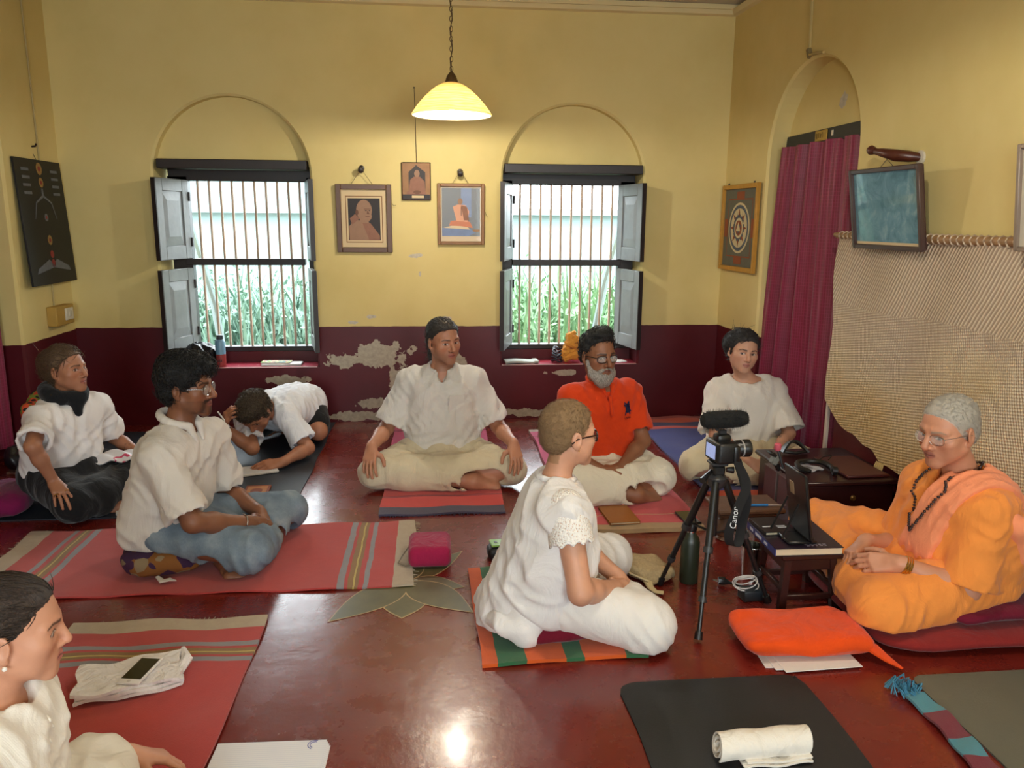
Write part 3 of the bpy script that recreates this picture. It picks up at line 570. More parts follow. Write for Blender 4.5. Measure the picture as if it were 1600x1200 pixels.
# ================================================================ RUGS AND MATS
def rug(name, label, cat, x0, x1, y0, y1, mat, th=.008, amp=.004, fringe=(), z=.0, rot=0, seed=0, nx=24, ny=30, fmat=None, corner=0):
    cx, cy = (x0+x1)/2, (y0+y1)/2; w, l = x1-x0, y1-y0; t = thing(name, label, cat, (cx, cy, z), (0, 0, rot)); r = random.Random(seed); ph = [r.uniform(0, 6) for _ in range(4)]
    def P(u, v):
        x = (u-.5)*w; y = (v-.5)*l; e = .004*math.sin(y*11+ph[0]) if u in (0, 1) else 0
        if corner:
            dx = max(abs(x)-(w/2-corner), 0); dy = max(abs(y)-(l/2-corner), 0); q = math.hypot(dx, dy)
            if q > corner: f = corner/q; x = math.copysign(w/2-corner+dx*f, x); y = math.copysign(l/2-corner+dy*f, y)
        return (x+e+.004*math.sin(v*9+ph[3])*(amp > .002), y+.005*math.sin(u*7+ph[1])*(amp > .002), th+amp*(1+math.sin(x*19+ph[2]+2*math.sin(y*9)))*.5)
    MB().sheet(P, nx, ny, th).build('cloth' if amp > .002 else 'pad', mat, t, ang=80)
    for ax, sgn in fringe:
        mb = MB(); n = int((w if ax == 'y' else l)/.014)
        for k in range(n):
            a = (k+.5)/n-.5; L = r.uniform(.012, .035); dx = r.uniform(-.008, .008)
            p = (a*w, sgn*l/2*.985, th*.8) if ax == 'y' else (sgn*w/2*.985, a*l, th*.8); q = (p[0]+dx, p[1]+sgn*L, .0022) if ax == 'y' else (p[0]+sgn*L, p[1]+dx, .0022)
            mb.tube([p, q], [.0022, .0013], 4)
        stuff(mb.build('fringe', fmat or MAT('fringe_thread', (170, 156, 132), .9), t))
    return t
RED, GRY, OLV, BEI = (184, 66, 62), (140, 142, 146), (140, 110, 66), (186, 172, 148)
def ends(L, flip=1):
    """end borders of the red dhurrie along its length"""
    a = [(-L/2, BEI), (-L/2+.085, RED), (-L/2+.175, GRY), (-L/2+.20, RED), (-L/2+.215, OLV), (-L/2+.232, (196, 176, 96)), (-L/2+.238, OLV), (-L/2+.255, RED), (-L/2+.27, GRY), (-L/2+.295, RED)]
    b_ = [(L/2-.295, GRY), (L/2-.27, RED), (L/2-.255, OLV), (L/2-.238, (196, 176, 96)), (L/2-.232, OLV), (L/2-.215, RED), (L/2-.20, GRY), (L/2-.175, RED), (L/2-.085, BEI)]
    return a+b_
rug('dhurrie_rug', 'long red striped dhurrie under the man in jeans', 'rug', -1.80, -.09, 2.885, 3.56, STRIPE('dhurrie_long', 0, -.855, .855, ends(1.71)), .007, .006, (('x', 1), ('x', -1)), seed=1, nx=60)
rug('dhurrie_rug', 'red dhurrie with beige fringed end carrying the folded white cloth', 'rug', -1.26, -.60, .95, 2.68, STRIPE('dhurrie_near', 1, -.865, .865, ends(1.73)), .008, .007, (('y', 1), ('y', -1)), seed=2, ny=60)
PK, NV = (206, 78, 84), (64, 70, 92)
rug('striped_mat', 'pink and red striped mat with blue end under the man in kurta', 'mat', -.265, .345, 3.64, 5.42, STRIPE('mat_kurta', 1, -.89, .89, [(-.89, NV), (-.80, (206, 66, 62)), (-.66, (96, 40, 60)), (-.652, (206, 66, 62)), (-.645, (96, 40, 60)), (-.637, (206, 66, 62)), (-.40, (190, 84, 128)), (.62, (110, 60, 92)), (.64, (196, 90, 130)), (.80, NV)]), .010, .005, (('y', -1),), seed=3, ny=50, fmat=MAT('fringe_navy', NV, .9))
rug('pink_mat', 'pink mat with beige ends under the man in orange polo', 'mat', .635, 1.235, 3.345, 5.12, STRIPE('mat_polo', 1, -.8875, .8875, [(-.8875, (176, 150, 110)), (-.83, PK), (-.72, (196, 150, 120)), (-.708, PK), (-.35, (198, 92, 132)), (.70, (140, 70, 90)), (.71, (204, 104, 140)), (.83, (190, 180, 170))]), .020, .004, seed=4, ny=50)
rug('blue_mat', 'blue mat with orange and pink end stripes under the woman in loose tee', 'mat', 1.41, 1.98, 3.72, 5.44, STRIPE('mat_tee', 1, -.86, .86, [(-.86, (190, 70, 30)), (-.74, (38, 66, 136)), (.52, (214, 92, 84)), (.58, (36, 50, 96)), (.68, (196, 70, 24)), (.80, (150, 40, 30))]), .012, .006, seed=5, ny=50)
mYg = MAT('yoga_rubber', (38, 44, 54), .55, .15, 20, .2, 200)
rug('yoga_mat', 'charcoal yoga mat under the person bent over writing', 'mat', -1.33, -.69, 3.82, 5.47, mYg, .006, .001, seed=6)
rug('yoga_mat', 'black yoga mat under the woman with the scarf', 'mat', -2.13, -1.49, 3.72, 5.30, mYg, .006, .001, seed=7)
rug('yoga_mat', 'black yoga mat with rounded corners carrying the rolled white cloth', 'mat', .55, 1.13, .45, 2.165, MAT('yoga_black', (26, 27, 28), .6, .15, 8, .2, 200), .006, .0006, seed=8, corner=.06, nx=40, ny=60)
rug('yoga_mat', 'grey yoga mat beside the turquoise and maroon striped cloth', 'mat', 1.475, 2.08, .45, 2.125, MAT('yoga_grey', (98, 98, 86), .6, .1, 8, .2, 200), .006, .0006, seed=9, corner=.04, nx=40, ny=60)
rug('light_blue_mat', 'light blue mat strip beside the charcoal yoga mat', 'mat', -1.48, -1.335, 4.05, 5.0, MAT('mat_lightblue', (104, 146, 176), .7, .1), .006, .001, seed=10)
m, nt, b = _new('carpet_floral'); vo = nt.nodes.new('ShaderNodeTexVoronoi'); vo.inputs['Scale'].default_value = 22; nt.links.new(objco(nt), vo.inputs['Vector']); nt.links.new(ramp(nt, vo.outputs['Distance'], [(.2, lin((150, 110, 84))), (.35, lin((86, 52, 42))), (.6, lin((128, 92, 70)))]), b.inputs['Base Color']); b.inputs['Roughness'].default_value = .95
rug('floral_carpet', 'brown floral carpet edge by the left doorway', 'carpet', -2.35, -2.14, 4.45, 5.15, m, .012, .002, seed=11)
GRN, ORG = (24, 104, 66), (216, 92, 26)
t = rug('striped_towel', 'orange and green striped towel under the woman with cropped hair', 'towel', .135, .68, 2.30, 3.02, STRIPE('towel_stripes', 0, -.2725, .2725, [(-.2725, ORG), (-.225, GRN), (-.13, ORG), (.0, GRN), (.06, ORG), (.2, GRN)]), .012, .006, seed=12, rot=.02)
t = thing('striped_cloth', 'turquoise and maroon striped cloth strip beside the grey yoga mat', 'cloth', (1.42, 1.86, 0))
MB().sheet(lambda u, v: (-.035+.07*u+.01*math.sin(v*5), .16-.42*v, .010+.004*math.sin(v*20+u*3)), 8, 40, .008).build('strip', STRIPE('cloth_strip', 1, -.3, .2, [(-.3, (110, 28, 44)), (-.13, (64, 140, 156)), (-.05, (110, 28, 44)), (.065, (64, 140, 156))]), t, ang=80)
mb = MB(); r = random.Random(5)
for k in range(60): a = r.uniform(0, 6.28); q = r.uniform(0, .03); mb.tube([(-.005+q*math.cos(a), .175+q*math.sin(a), .012), (-.01+q*1.6*math.cos(a)+r.uniform(-.01, .01), .18+q*1.5*math.sin(a), .03+r.uniform(-.006, .014)), (-.012+q*2*math.cos(a+.5), .185+q*1.8*math.sin(a+.5), .008)], .0022, 4)
stuff(mb.build('tassel', MAT('tassel_blue', (70, 130, 158), .9), t))

# ================================================================ SOFT THINGS
def pillow(name, label, cat, c, d, mat, rot=0, p=3.0, sag=.012, seed=0, nu=40, nv=22, tilt=(0, 0), parts=None):
    """superellipsoid cushion with pinched rim"""
    t = thing(name, label, cat, (c[0], c[1], c[2]), (tilt[0], tilt[1], rot)); r = random.Random(seed); ph = [r.uniform(0, 6) for _ in range(6)]
    vs = []; fs = []
    for j in range(nv+1):
        b_ = -PI/2+PI*j/nv
        for i in range(nu):
            a = 2*PI*i/nu; ca, sa, cb, sb = math.cos(a), math.sin(a), math.cos(b_), math.sin(b_)
            q = lambda w, e: math.copysign(abs(w)**e, w)
            R_ = q(cb, .55); x = q(ca, 2/p)*R_; y = q(sa, 2/p)*R_; z = q(sb, .8)
            w_ = sag*(math.sin(x*5+ph[0]+1.4*math.sin(y*4+ph[1]))+.6*math.sin(y*11+ph[2]+2*math.sin(x*6+ph[3])))*abs(cb)
            vs.append((x*d[0]/2, y*d[1]/2, max(z*d[2]/2+w_*(1 if sb > -.5 else 0), -d[2]/2)+d[2]/2))
    for j in range(nv):
        for i in range(nu): fs.append((j*nu+i, j*nu+(i+1) % nu, (j+1)*nu+(i+1) % nu, (j+1)*nu+i))
    MB().add(vs, fs).build('cover', mat, t, ang=85)
    return t
mRM = CLOTH('mat_brick_red', (128, 34, 32), .08, 300, .4, 6)
pillow('floor_mattress', 'long brick red floor mattress under the monk', 'mattress', (1.82, 2.55, 0), (.74, .66, .075), mRM, 0, 6, .004, 3)
pillow('seat_cushion', 'maroon cushion the monk sits on', 'cushion', (1.88, 2.50, .07), (.42, .46, .07), CLOTH('cushion_maroon', (104, 16, 40), .08, 300, .4, 7), .1, 4, .006, 4)
t = pillow('orange_pillow', 'bright orange pillow lying on papers before the stool', 'pillow', (1.215, 2.345, .012), (.43, .25, .075), CLOTH('pillow_orange', (222, 74, 16), .07, 300, .5, 8), -.04, 8, .007, 5)
MB().tube([(.20, -.10, .03), (.235, -.145, .01), (.26, -.185, .003)], [.03, .018, .006], 6, flat=.3).build('corner_tail', CLOTH('pillow_orange', (222, 74, 16)), t)
for k, pl_ in enumerate(('lowest white paper sheet jutting out under the orange pillow', 'middle white paper sheet in the pile under the orange pillow', 'topmost white paper sheet in the pile under the orange pillow')): tag(MB().box((0, 0, 0), (.26, .19, .003), bev=.0008).build('paper_sheet', MAT('paper_white', (222, 218, 212), .8, .03), loc=(1.18+.02*k, 2.30-.014*k, .0018+.0032*k), rot=(0, 0, -.06+.05*k)), pl_, 'paper', 'papers under the orange pillow')
pillow('round_cushion', 'maroon cushion under the woman with cropped hair', 'cushion', (.385, 2.53, .02), (.40, .36, .075), CLOTH('cushion_wine', (104, 14, 36), .08, 300, .4, 7), 0, 2.6, .004, 6)
m, nt, b = _new('batik_print'); vo = nt.nodes.new('ShaderNodeTexVoronoi'); vo.inputs['Scale'].default_value = 22; nt.links.new(objco(nt), vo.inputs['Vector']); nt.links.new(ramp(nt, vo.outputs['Color'], [(.0, lin((54, 26, 60))), (.35, lin((122, 76, 30))), (.6, lin((128, 110, 84))), (.72, lin((60, 26, 58)))], 'CONSTANT'), b.inputs['Base Color']); b.inputs['Roughness'].default_value = .9
t = pillow('patterned_cushion', 'brown and purple patterned cushion under the man in jeans', 'cushion', (-1.085, 3.13, .015), (.33, .30, .11), m, .2, 2.6, .008, 7)
MB().tube([(-.02, -.145, .02), (.0, -.175, .012), (.03, -.185, .02), (.05, -.175, .008)], [.008, .014, .012, .005], 6, flat=.4).build('tie', MAT('tie_white', (206, 196, 186), .8), t)
pillow('magenta_cushion', 'magenta cushion behind the woman with the scarf', 'cushion', (-2.06, 3.86, .008), (.24, .36, .12), CLOTH('cushion_magenta', (124, 24, 78), .08, 300, .4, 7), .3, 3, .008, 8)
t = thing('cloth_bag', 'crimson cloth pouch with drawstring at the end of the long dhurrie', 'bag', (-.025, 3.12, .009))
mCb = CLOTH('pouch_crimson', (150, 26, 66), .06, 300, .5, 12); MB().box((0, 0, .045), (.175, .20, .088), bev=.028, seg=4).build('body', mCb, t); MB().tube([(-.085, .0, .06), (-.115, -.01, .02), (-.13, -.04, .004), (-.10, -.07, .004), (-.07, -.085, .012)], .003, 6).build('drawstring', MAT('string_grey', (120, 108, 92), .9), t); MB().tube([(.0, .10, .07), (.03, .125, .04), (.06, .115, .05)], .003, 6).build('drawstring', MAT('string_grey', (120, 108, 92), .9), t)
t = thing('glasses_case', 'black zipped case lying on the floor with a green phone on it', 'case', (.305, 3.135, 0), (0, 0, .06)); MB().box((0, 0, .029), (.18, .085, .056), bev=.022, seg=4).build('shell', MAT('case_black', (20, 20, 21), .5), t); MB().tube([(-.088, -.02, .03), (-.06, -.043, .03), (.06, -.043, .03), (.088, -.02, .03)], .003, 6).build('zip', MAT('zip_black', (44, 44, 44), .3), t)
t = thing('green_phone', 'phone in a light green cover on the black case', 'phone', (.30, 3.14, .0585), (0, 0, .12)); MB().box((0, 0, .005), (.145, .07, .009), bev=.003).build('cover', MAT('phone_green', (128, 176, 92), .35, .04), t); MB().box((-.05, .0, .0105), (.012, .02, .002), bev=.0005).build('camera_bump', MAT('zip_black', (44, 44, 44), .3), t); MB().box((.06, .02, .0102), (.02, .012, .002), bev=.0005).build('lens_block', MAT('zip_black', (44, 44, 44), .3), t)
t = pillow('shoulder_bag', 'beige woven shoulder bag lying beside the tripod', 'bag', (.84, 2.92, 0), (.24, .17, .06), MAT('bag_weave', (172, 150, 112), .9, .4, 120, .6, 240), -.9, 2.6, .010, 9)
MB().tube([(.06, -.07, .02), (.10, -.10, .012), (.135, -.115, .012), (.16, -.10, .012)], [.018, .014, .011, .013], 7, flat=.4).build('strap', MAT('bag_strap', (196, 176, 132), .9, .1), t); MB().tube([(-.1, -.06, .03), (0, -.09, .03), (.08, -.085, .025)], .006, 6, flat=.5).build('bag_trim', MAT('bag_trim', (206, 190, 150), .9), t)

# folded and rolled cloths, phones, papers
t = thing('folded_cloth', 'folded white cloth lying on the near red dhurrie', 'cloth', (-.925, 2.275, .017), (0, 0, .28)); mWc = CLOTH('cotton_white', (232, 226, 224), .03, 300, .6, 16)
for k in range(3): MB().sheet(lambda u, v, k=k: (-.145+.29*u+.006*math.sin(v*9+k*2), -.085+.17*v+.008*math.sin(u*8+k), .014+.011*k+.004*math.sin(u*13+v*5+k)), 24, 16, .010).build('fold', mWc, t, ang=80)
MB().tube([(.14, -.02, .02), (.16, .03, .03), (.15, .09, .035)], [.012, .018, .008], 8).build('loose_corner', mWc, t)
t = thing('white_phone', 'white phone with black screen on the folded white cloth', 'phone', (-.888, 2.265, .060), (.03, -.02, -.22)); MB().box((0, 0, .004), (.068, .139, .008), bev=.003, seg=2).build('body', MAT('phone_white', (232, 226, 222), .25, .02), t); MB().box((0, .003, .0082), (.060, .106, .0008)).build('screen', MAT('phone_screen', (6, 6, 7), .08, 0, spec=.8), t); MB().lathe([(.0001, 0), (.0055, 0), (.0055, .0005), (.0001, .0005)], (0, -.061, .008), 16, cap=False).build('home_button', MAT('phone_ring', (200, 190, 186), .3), t)
t = thing('rolled_cloth', 'rolled white cloth lying on the black yoga mat', 'cloth', (.855, 1.80, .008), (0, 0, .04)); mWr = CLOTH('roll_white', (232, 224, 212), .03, 300, .6, 12)
pr = []
for k in range(46): a = k/45*2*PI*2.6; q = .010+.028*k/45; pr.append((q*math.cos(a)*1.15, q*math.sin(a)))
def Prl(u, v): i = u*45; a_ = pr[min(int(i), 45)]; b_ = pr[min(int(i)+1, 45)]; f = i-int(i); return (-.125+.25*v+.006*math.sin(u*17), a_[0]+(b_[0]-a_[0])*f, .038+a_[1]+(b_[1]-a_[1])*f+.002*math.sin(v*14+u*5))
MB().sheet(Prl, 90, 18, .0035).build('roll', mWr, t, ang=80)
MB().sheet(lambda u, v: (-.07+.19*u, -.055+.06*v, .008+.004*math.sin(u*9)), 14, 6, .005).build('loose_end', mWr, t, ang=80); MB().sheet(lambda u, v: (-.06+.18*u, -.05+.05*v, .016+.003*math.sin(u*7+1)), 14, 6, .005).build('loose_end', mWr, t, ang=80)
m, nt, b = _new('ruled_paper'); s_ = nt.nodes.new('ShaderNodeSeparateXYZ'); nt.links.new(objco(nt), s_.inputs[0]); ln = mathn(nt, 'LESS_THAN', mathn(nt, 'FRACT', mathn(nt, 'MULTIPLY', s_.outputs[1], 125)), .1)
nt.links.new(mixc(nt, mathn(nt, 'MULTIPLY', ln, .5), lin((226, 224, 226)), lin((150, 160, 190))), b.inputs['Base Color']); b.inputs['Roughness'].default_value = .8
t = thing('writing_pad', 'ruled white writing paper lying on the bare floor', 'paper', (-.45, 1.865, 0), (0, 0, -.03))
for k in range(4): MB().box((.004*k, -.006*k, .0012+.0018*(3-k)), (.29, .21, .0012)).build('sheet', m, t)
for k in range(2): MB().tube([(.115+(.012+.006*k)*math.cos(a), .085+(.012+.006*k)*math.sin(a), .0074) for a in [1.2+q*.35 for q in range(10)]], .0011, 4, cap=False).build('logo_arc', MAT('logo_blue', (60, 70, 150), .7), t)
t = thing('tan_notebook', 'tan covered notebook on the pink mat', 'notebook', (.865, 3.50, .0245), (0, 0, .06)); MB().box((0, 0, .011), (.145, .215, .004), bev=.001).build('front_cover', MAT('cover_tan', (150, 90, 30), .5, .1), t); MB().box((.002, 0, .006), (.138, .208, .007)).build('pages', MAT('pages_cream', (206, 190, 160), .8), t); MB().box((0, 0, .0015), (.145, .215, .003), bev=.001).build('back_cover', MAT('cover_tan', (150, 90, 30), .5), t)
t = thing('black_phone', 'black phone at the corner of the pink mat', 'phone', (1.185, 3.445, .0245), (0, 0, .08)); MB().box((0, 0, .004), (.075, .155, .008), bev=.003).build('body', MAT('phone_black', (14, 14, 15), .3), t); MB().box((0, 0, .0082), (.068, .145, .0008)).build('screen', MAT('phone_screen', (6, 6, 7), .08), t)
t = thing('spiral_notebook', 'notebook with blue and purple cover by the woman with the scarf', 'notebook', (-1.475, 3.86, .0065), (0, 0, .35)); MB().box((0, 0, .006), (.15, .21, .012), bev=.002).build('block', MAT('pages_white', (214, 208, 202), .8), t); MB().box((0, .03, .0125), (.13, .08, .001)).build('blue_panel', MAT('cover_blue', (40, 130, 200), .5, .5, 40), t); MB().prism(ell(-.02, -.055, .035, .03), .0012, Matrix.Translation((0, 0, .0122))).build('purple_spot', MAT('cover_purple', (120, 20, 90), .5), t)
t = thing('mint_pen', 'mint green pen on the black yoga mat', 'pen', (-1.575, 3.81, .0115), (0, 0, -.25)); MB().tube([(0, -.07, 0), (0, .05, 0)], .005, 8).build('barrel', MAT('pen_mint', (130, 214, 190), .4), t); MB().tube([(0, .05, 0), (0, .07, 0)], [.004, .001], 8).build('tip', MAT('pen_tip', (60, 60, 60), .3), t)
t = thing('open_notebook', 'white notebook held by the person bent over writing', 'notebook', (-.99, 4.375, .0075), (0, 0, .4)); MB().box((0, 0, .008), (.21, .15, .014), bev=.003).build('page_block', MAT('pages_white', (214, 208, 202), .8), t); MB().box((0, 0, .0155), (.2, .14, .001)).build('top_page', MAT('page_grey', (196, 196, 200), .8), t)
t = thing('decorated_notebook', 'rust notebook with printed motif at the end of the charcoal mat', 'notebook', (-.915, 4.00, .0075), (0, 0, .05)); MB().box((0, 0, .008), (.125, .19, .014), bev=.002).build('cover', MAT('cover_rust', (128, 60, 30), .6, .3, 40), t); MB().box((0, 0, .0155), (.10, .15, .001)).build('motif', MAT('motif_tan', (176, 116, 66), .6, .5, 60), t); MB().prism(ell(0, 0, .03, .04), .0012, Matrix.Translation((0, 0, .0158))).build('motif_disc', MAT('cover_rust', (128, 60, 30), .6), t)
t = thing('crumpled_cloth', 'white cloth with pink print in the lap of the woman with the scarf', 'cloth', (-1.60, 4.02, .185), (0, 0, .3)); m, nt, b = _new('pink_print'); n = noise(nt, 9, 2, objco(nt)); nt.links.new(ramp(nt, n.outputs[0], [(.0, lin((222, 220, 222))), (.56, lin((196, 60, 96))), (.62, lin((222, 220, 222)))], 'CONSTANT'), b.inputs['Base Color'])
MB().sheet(lambda u, v: (-.13+.26*u, -.08+.16*v, .03*math.sin(u*PI)*math.sin(v*PI)+.008*math.sin(u*17+v*9)+.03), 24, 18, .006).build('cloth', m, t, ang=80)
t = thing('black_bag', 'crumpled black bag under the left door curtain', 'bag', (-2.30, 4.62, .013)); mBg = MAT('nylon_black', (22, 20, 24), .35, .3, 12); q_ = pillow('tmp', 'x', 'x', (0, 0, 0), (.16, .44, .13), mBg, 0, 2.4, .018, 12); ch = q_.children[0]; ch.parent = t; ch.name = 'bag_body'; bpy.data.objects.remove(q_)
MB().tube([(.05, -.16, .05), (.10, -.20, .02), (.11, -.27, .008), (.07, -.33, .008)], .006, 6, flat=.4).build('strap', mBg, t)

# ================================================================ WINDOW SILLS
def sill(name, label, cat, x, y=5.60, z=.3942, rot=0): return thing(name, label, cat, (x, y, z), (0, 0, rot))
t = sill('water_bottle', 'blue and red steel bottle on the sill beside the black bag', 'bottle', -1.455, 5.565); MB().lathe([(.031, 0), (.033, .004), (.033, .085)], n=22).build('lower_band', MAT('bottle_red', (150, 60, 58), .4), t); MB().lathe([(.033, .085), (.033, .165), (.028, .182), (.02, .188)], n=22).build('upper_body', MAT('bottle_blue', (110, 150, 176), .35), t); MB().lathe([(.021, .186), (.022, .190), (.022, .214), (.019, .217)], n=22).build('cap', MAT('bottle_cap', (60, 66, 72), .4), t)
for k in range(3): MB().prism([(-.011+.011*k-.004, 0), (-.011+.011*k+.004, 0), (-.011+.011*k, .022)], .0008, Matrix(((1, 0, 0, 0), (0, 0, -1, -.0335), (0, 1, 0, .035), (0, 0, 0, 1)))).build('printed_mark', MAT('bottle_print', (60, 24, 28), .5), t)
t = sill('black_sill_bag', 'crumpled shiny black bag on the sill behind the steel bottle', 'bag', -1.60, 5.60); q_ = pillow('tmp', 'x', 'x', (0, 0, 0), (.24, .16, .15), MAT('plastic_black', (16, 16, 20), .22, .3, 30), 0, 2.2, .03, 13); ch = q_.children[0]; ch.parent = t; ch.name = 'bag_body'; bpy.data.objects.remove(q_)
for k in range(4): MB().tube([(-.09+.05*k, -.06, .06), (-.06+.05*k, -.085, .10), (-.03+.05*k, -.07, .05)], [.010, .014, .006], 6, flat=.4).build('fold', MAT('plastic_black', (16, 16, 20), .22), t)
t = sill('paper_folder', 'pale folder lying under the magazine on the sill', 'folder', -1.05, 5.60, rot=.03); MB().box((0, 0, .006), (.27, .12, .012), bev=.002).build('folder_leaf', MAT('folder_pale', (200, 206, 206), .7), t); MB().box((.0, 0, .0125), (.25, .11, .001)).build('top_sheet', MAT('paper_white', (222, 218, 212), .8), t)
m, nt, b = _new('magazine_cover'); n = noise(nt, 16, 2, objco(nt)); nt.links.new(ramp(nt, n.outputs[0], [(0, lin((150, 190, 90))), (.42, lin((222, 214, 196))), (.5, lin((206, 70, 90))), (.56, lin((90, 170, 170))), (.64, lin((226, 220, 120)))], 'CONSTANT'), b.inputs['Base Color']); b.inputs['Roughness'].default_value = .4
t = sill('magazine', 'bright coloured magazine on the pale folder on the sill', 'magazine', -1.09, 5.605, .408, -.04); MB().box((0, 0, .009), (.20, .095, .001)).build('cover', m, t); MB().box((0, 0, .004), (.198, .093, .008), bev=.001).build('pages', MAT('pages_white', (214, 208, 202), .8), t)
t = sill('grey_folder', 'grey soft folder at the left end of the other sill', 'folder', .625, 5.585, rot=.05); t['label'] = 'grey soft folder on the sill beside the saffron cloth'; MB().sheet(lambda u, v: (-.12+.24*u, -.055+.11*v, .018+.004*math.sin(u*5)+.006*(u > .85)), 18, 8, .014).build('flap', MAT('folder_grey', (176, 180, 170), .7, .05), t, ang=60); MB().box((0, 0, .003), (.235, .11, .005), bev=.001).build('lower_leaf', MAT('folder_dark', (40, 42, 44), .6), t)
t = sill('saffron_cloth', 'bundled saffron cloth on the sill behind the man in polo', 'cloth', .99, 5.60); mSf = CLOTH('cloth_saffron', (206, 142, 58), .1, 260, .6, 16)
r = random.Random(3)
for k in range(13): a = r.uniform(0, 6.28); q = r.uniform(.02, .055); z = .035+.012*k; MB().tube([(q*1.3*math.cos(a+j*.55)*(1-.03*k), .6*q*math.sin(a+j*.55), z+.012*math.sin(j*1.3+k)) for j in range(9)], [.014]+[.027-.0006*k]*7+[.014], 8).build('fold', mSf, t)
MB().tube([(.0, 0, .15), (-.01, .01, .19), (.03, .0, .22)], [.04, .035, .012], 8).build('fold', mSf, t)
t = sill('dark_straps', 'coiled dark straps beside the saffron cloth', 'strap', .885, 5.59); mSt = MAT('strap_dark', (34, 32, 46), .6)
for k in range(5): MB().tube([((.035-.003*k)*math.cos(a), (.03)*math.sin(a), .014+.022*k+.008*math.sin(2*a+k)) for a in [q*PI/6 for q in range(13)]], .010, 6, cap=False, flat=.5).build('loop', mSt, t)
t = sill('note_sheet', 'small white paper on the sill near the shutter', 'paper', 1.33, 5.60, rot=.2); MB().box((0, 0, .002), (.11, .09, .003)).build('sheet', MAT('paper_blue_white', (200, 212, 226), .7), t); MB().box((.004, .004, .0045), (.11, .09, .001)).build('sheet', MAT('paper_white', (222, 218, 212), .8), t)

# ================================================================ TRIPOD, STOOL, CHEST
mTp = MAT('tripod_black', (20, 20, 21), .35, .1, 30); mGy = MAT('tripod_grey', (44, 44, 46), .4)
t = thing('camera_tripod', 'black tripod with video camera, fuzzy microphone and hanging strap', 'tripod', (.995, 2.61, 0))
apx = Vector((0, 0, .50))
for fx, fy in ((-.115, -.225), (-.125, .205), (.235, .02)):
    f = Vector((fx, fy, .012)); top = apx+Vector((fx, fy, 0)).normalized()*.03; d = f-top
    L = MB().tube([top, top+d*.45], .0135, 10).build('leg', mTp, t)
    MB().tube([top+d*.43, top+d*.76], .0105, 10).build('leg_section', mTp, L); MB().tube([top+d*.74, top+d*.97], .008, 10).build('leg_section', mTp, L); MB().tube([top+d*.42, top+d*.46], .018, 10).build('leg_clamp', mGy, L); MB().tube([top+d*.735, top+d*.77], .015, 10).build('leg_clamp', mGy, L); MB().tube([top+d*.95, f], [.013, .015], 10).build('rubber_foot', mTp, L)
    mid = top+d*.40; MB().tube([mid, (0, 0, .30)], .005, 6).build('brace', mTp, t)
MB().tube([(0, 0, .29), (0, 0, .56)], .0125, 12).build('centre_column', mTp, t); MB().lathe([(.02, .47), (.034, .485), (.036, .51), (.02, .53)], n=16).build('spider', mGy, t)
MB().box((0, 0, .54), (.045, .055, .04), bev=.008).build('pan_head', mTp, t); MB().box((0, 0, .563), (.06, .06, .012), bev=.004).build('plate', mGy, t); MB().tube([(-.02, 0, .535), (-.07, -.05, .515)], [.006, .012], 8).build('pan_handle', mTp, t); MB().tube([(.03, -.01, .54), (.055, -.012, .538)], [.009, .013], 8).build('knob', mTp, t)
M_ = Matrix.Translation((.01, 0, .569)) @ Matrix.Rotation(math.radians(8), 4, 'Z') @ Matrix.Scale(.88, 4)
cb = MB().box((0, 0, .045), (.082, .125, .085), bev=.012, seg=3).build('camera_body', MAT('camera_black', (18, 18, 19), .4, .15, 60, .3, 300), t); cb.matrix_local = M_
def sub_(nm, mb, mat): o = mb.build(nm, mat, cb); return o
sub_('prism_hump', MB().box((0, 0, .098), (.06, .055, .035), bev=.012, seg=2), mTp); sub_('grip', MB().box((.035, -.055, .04), (.03, .03, .075), bev=.01, seg=2), mTp)
sub_('lens', MB().lathe([(.032, .035), (.033, .06), (.030, .064), (.034, .07), (.034, .10), (.036, .104), (.036, .125), (.031, .127), (.028, .110)], (0, .008, .045), 24, rot=(0, PI/2, 0), cap=False), mTp); sub_('lens_ring', MB().lathe([(.0345, .088), (.0345, .094)], (0, .008, .045), 24, rot=(0, PI/2, 0), cap=False), MAT('lens_ring', (150, 150, 150), .3)); sub_('front_glass', MB().lathe([(.0002, .112), (.029, .110)], (0, .008, .045), 24, rot=(0, PI/2, 0), cap=False), MAT('lens_glass', (12, 14, 22), .05, 0, spec=.9))
sub_('screen', MB().box((-.0425, .005, .045), (.003, .075, .055)), MAT('camera_screen_lit', (150, 165, 210), .2, .3, 60, emis=(150, 165, 215), es=.55)); sub_('screen_bezel', MB().box((-.0415, .005, .045), (.003, .088, .068), bev=.001), mTp)
sub_('hot_shoe', MB().box((0, 0, .122), (.03, .025, .018), bev=.003), mGy)
r = np.random.default_rng(2); F_ = [(.001, -.1), (.024, -.098), (.034, -.075), (.036, 0), (.034, .065), (.026, .09), (.001, .096)]
MB().tube([(-.02, 0, .13), (-.03, 0, .145)], .008, 6).build('shock_mount', mGy, cb); mic = MB().lathe(F_, (.01, 0, .172), 20, rot=(0, PI/2, 0), cap=False).build('microphone', MAT('fur_black', (12, 12, 12), .95, .4, 90), cb)
fu = MB()
for k in range(900):
    a = r.uniform(0, 6.28); x = r.uniform(-.1, .095); q = np.interp(x, [p[1] for p in F_], [p[0] for p in F_]); n_ = Vector((0, math.cos(a), math.sin(a))); p0 = Vector((.01+x, 0, .172))+n_*q*.95; d = n_*.012+Vector(r.normal(size=3)*.005); sd = n_.orthogonal()*.0012
    fu.add([p0-sd, p0+sd, p0+d], [(0, 1, 2)])
stuff(fu.build('fur', MAT('fur_black', (12, 12, 12), .95), mic, smooth=False))
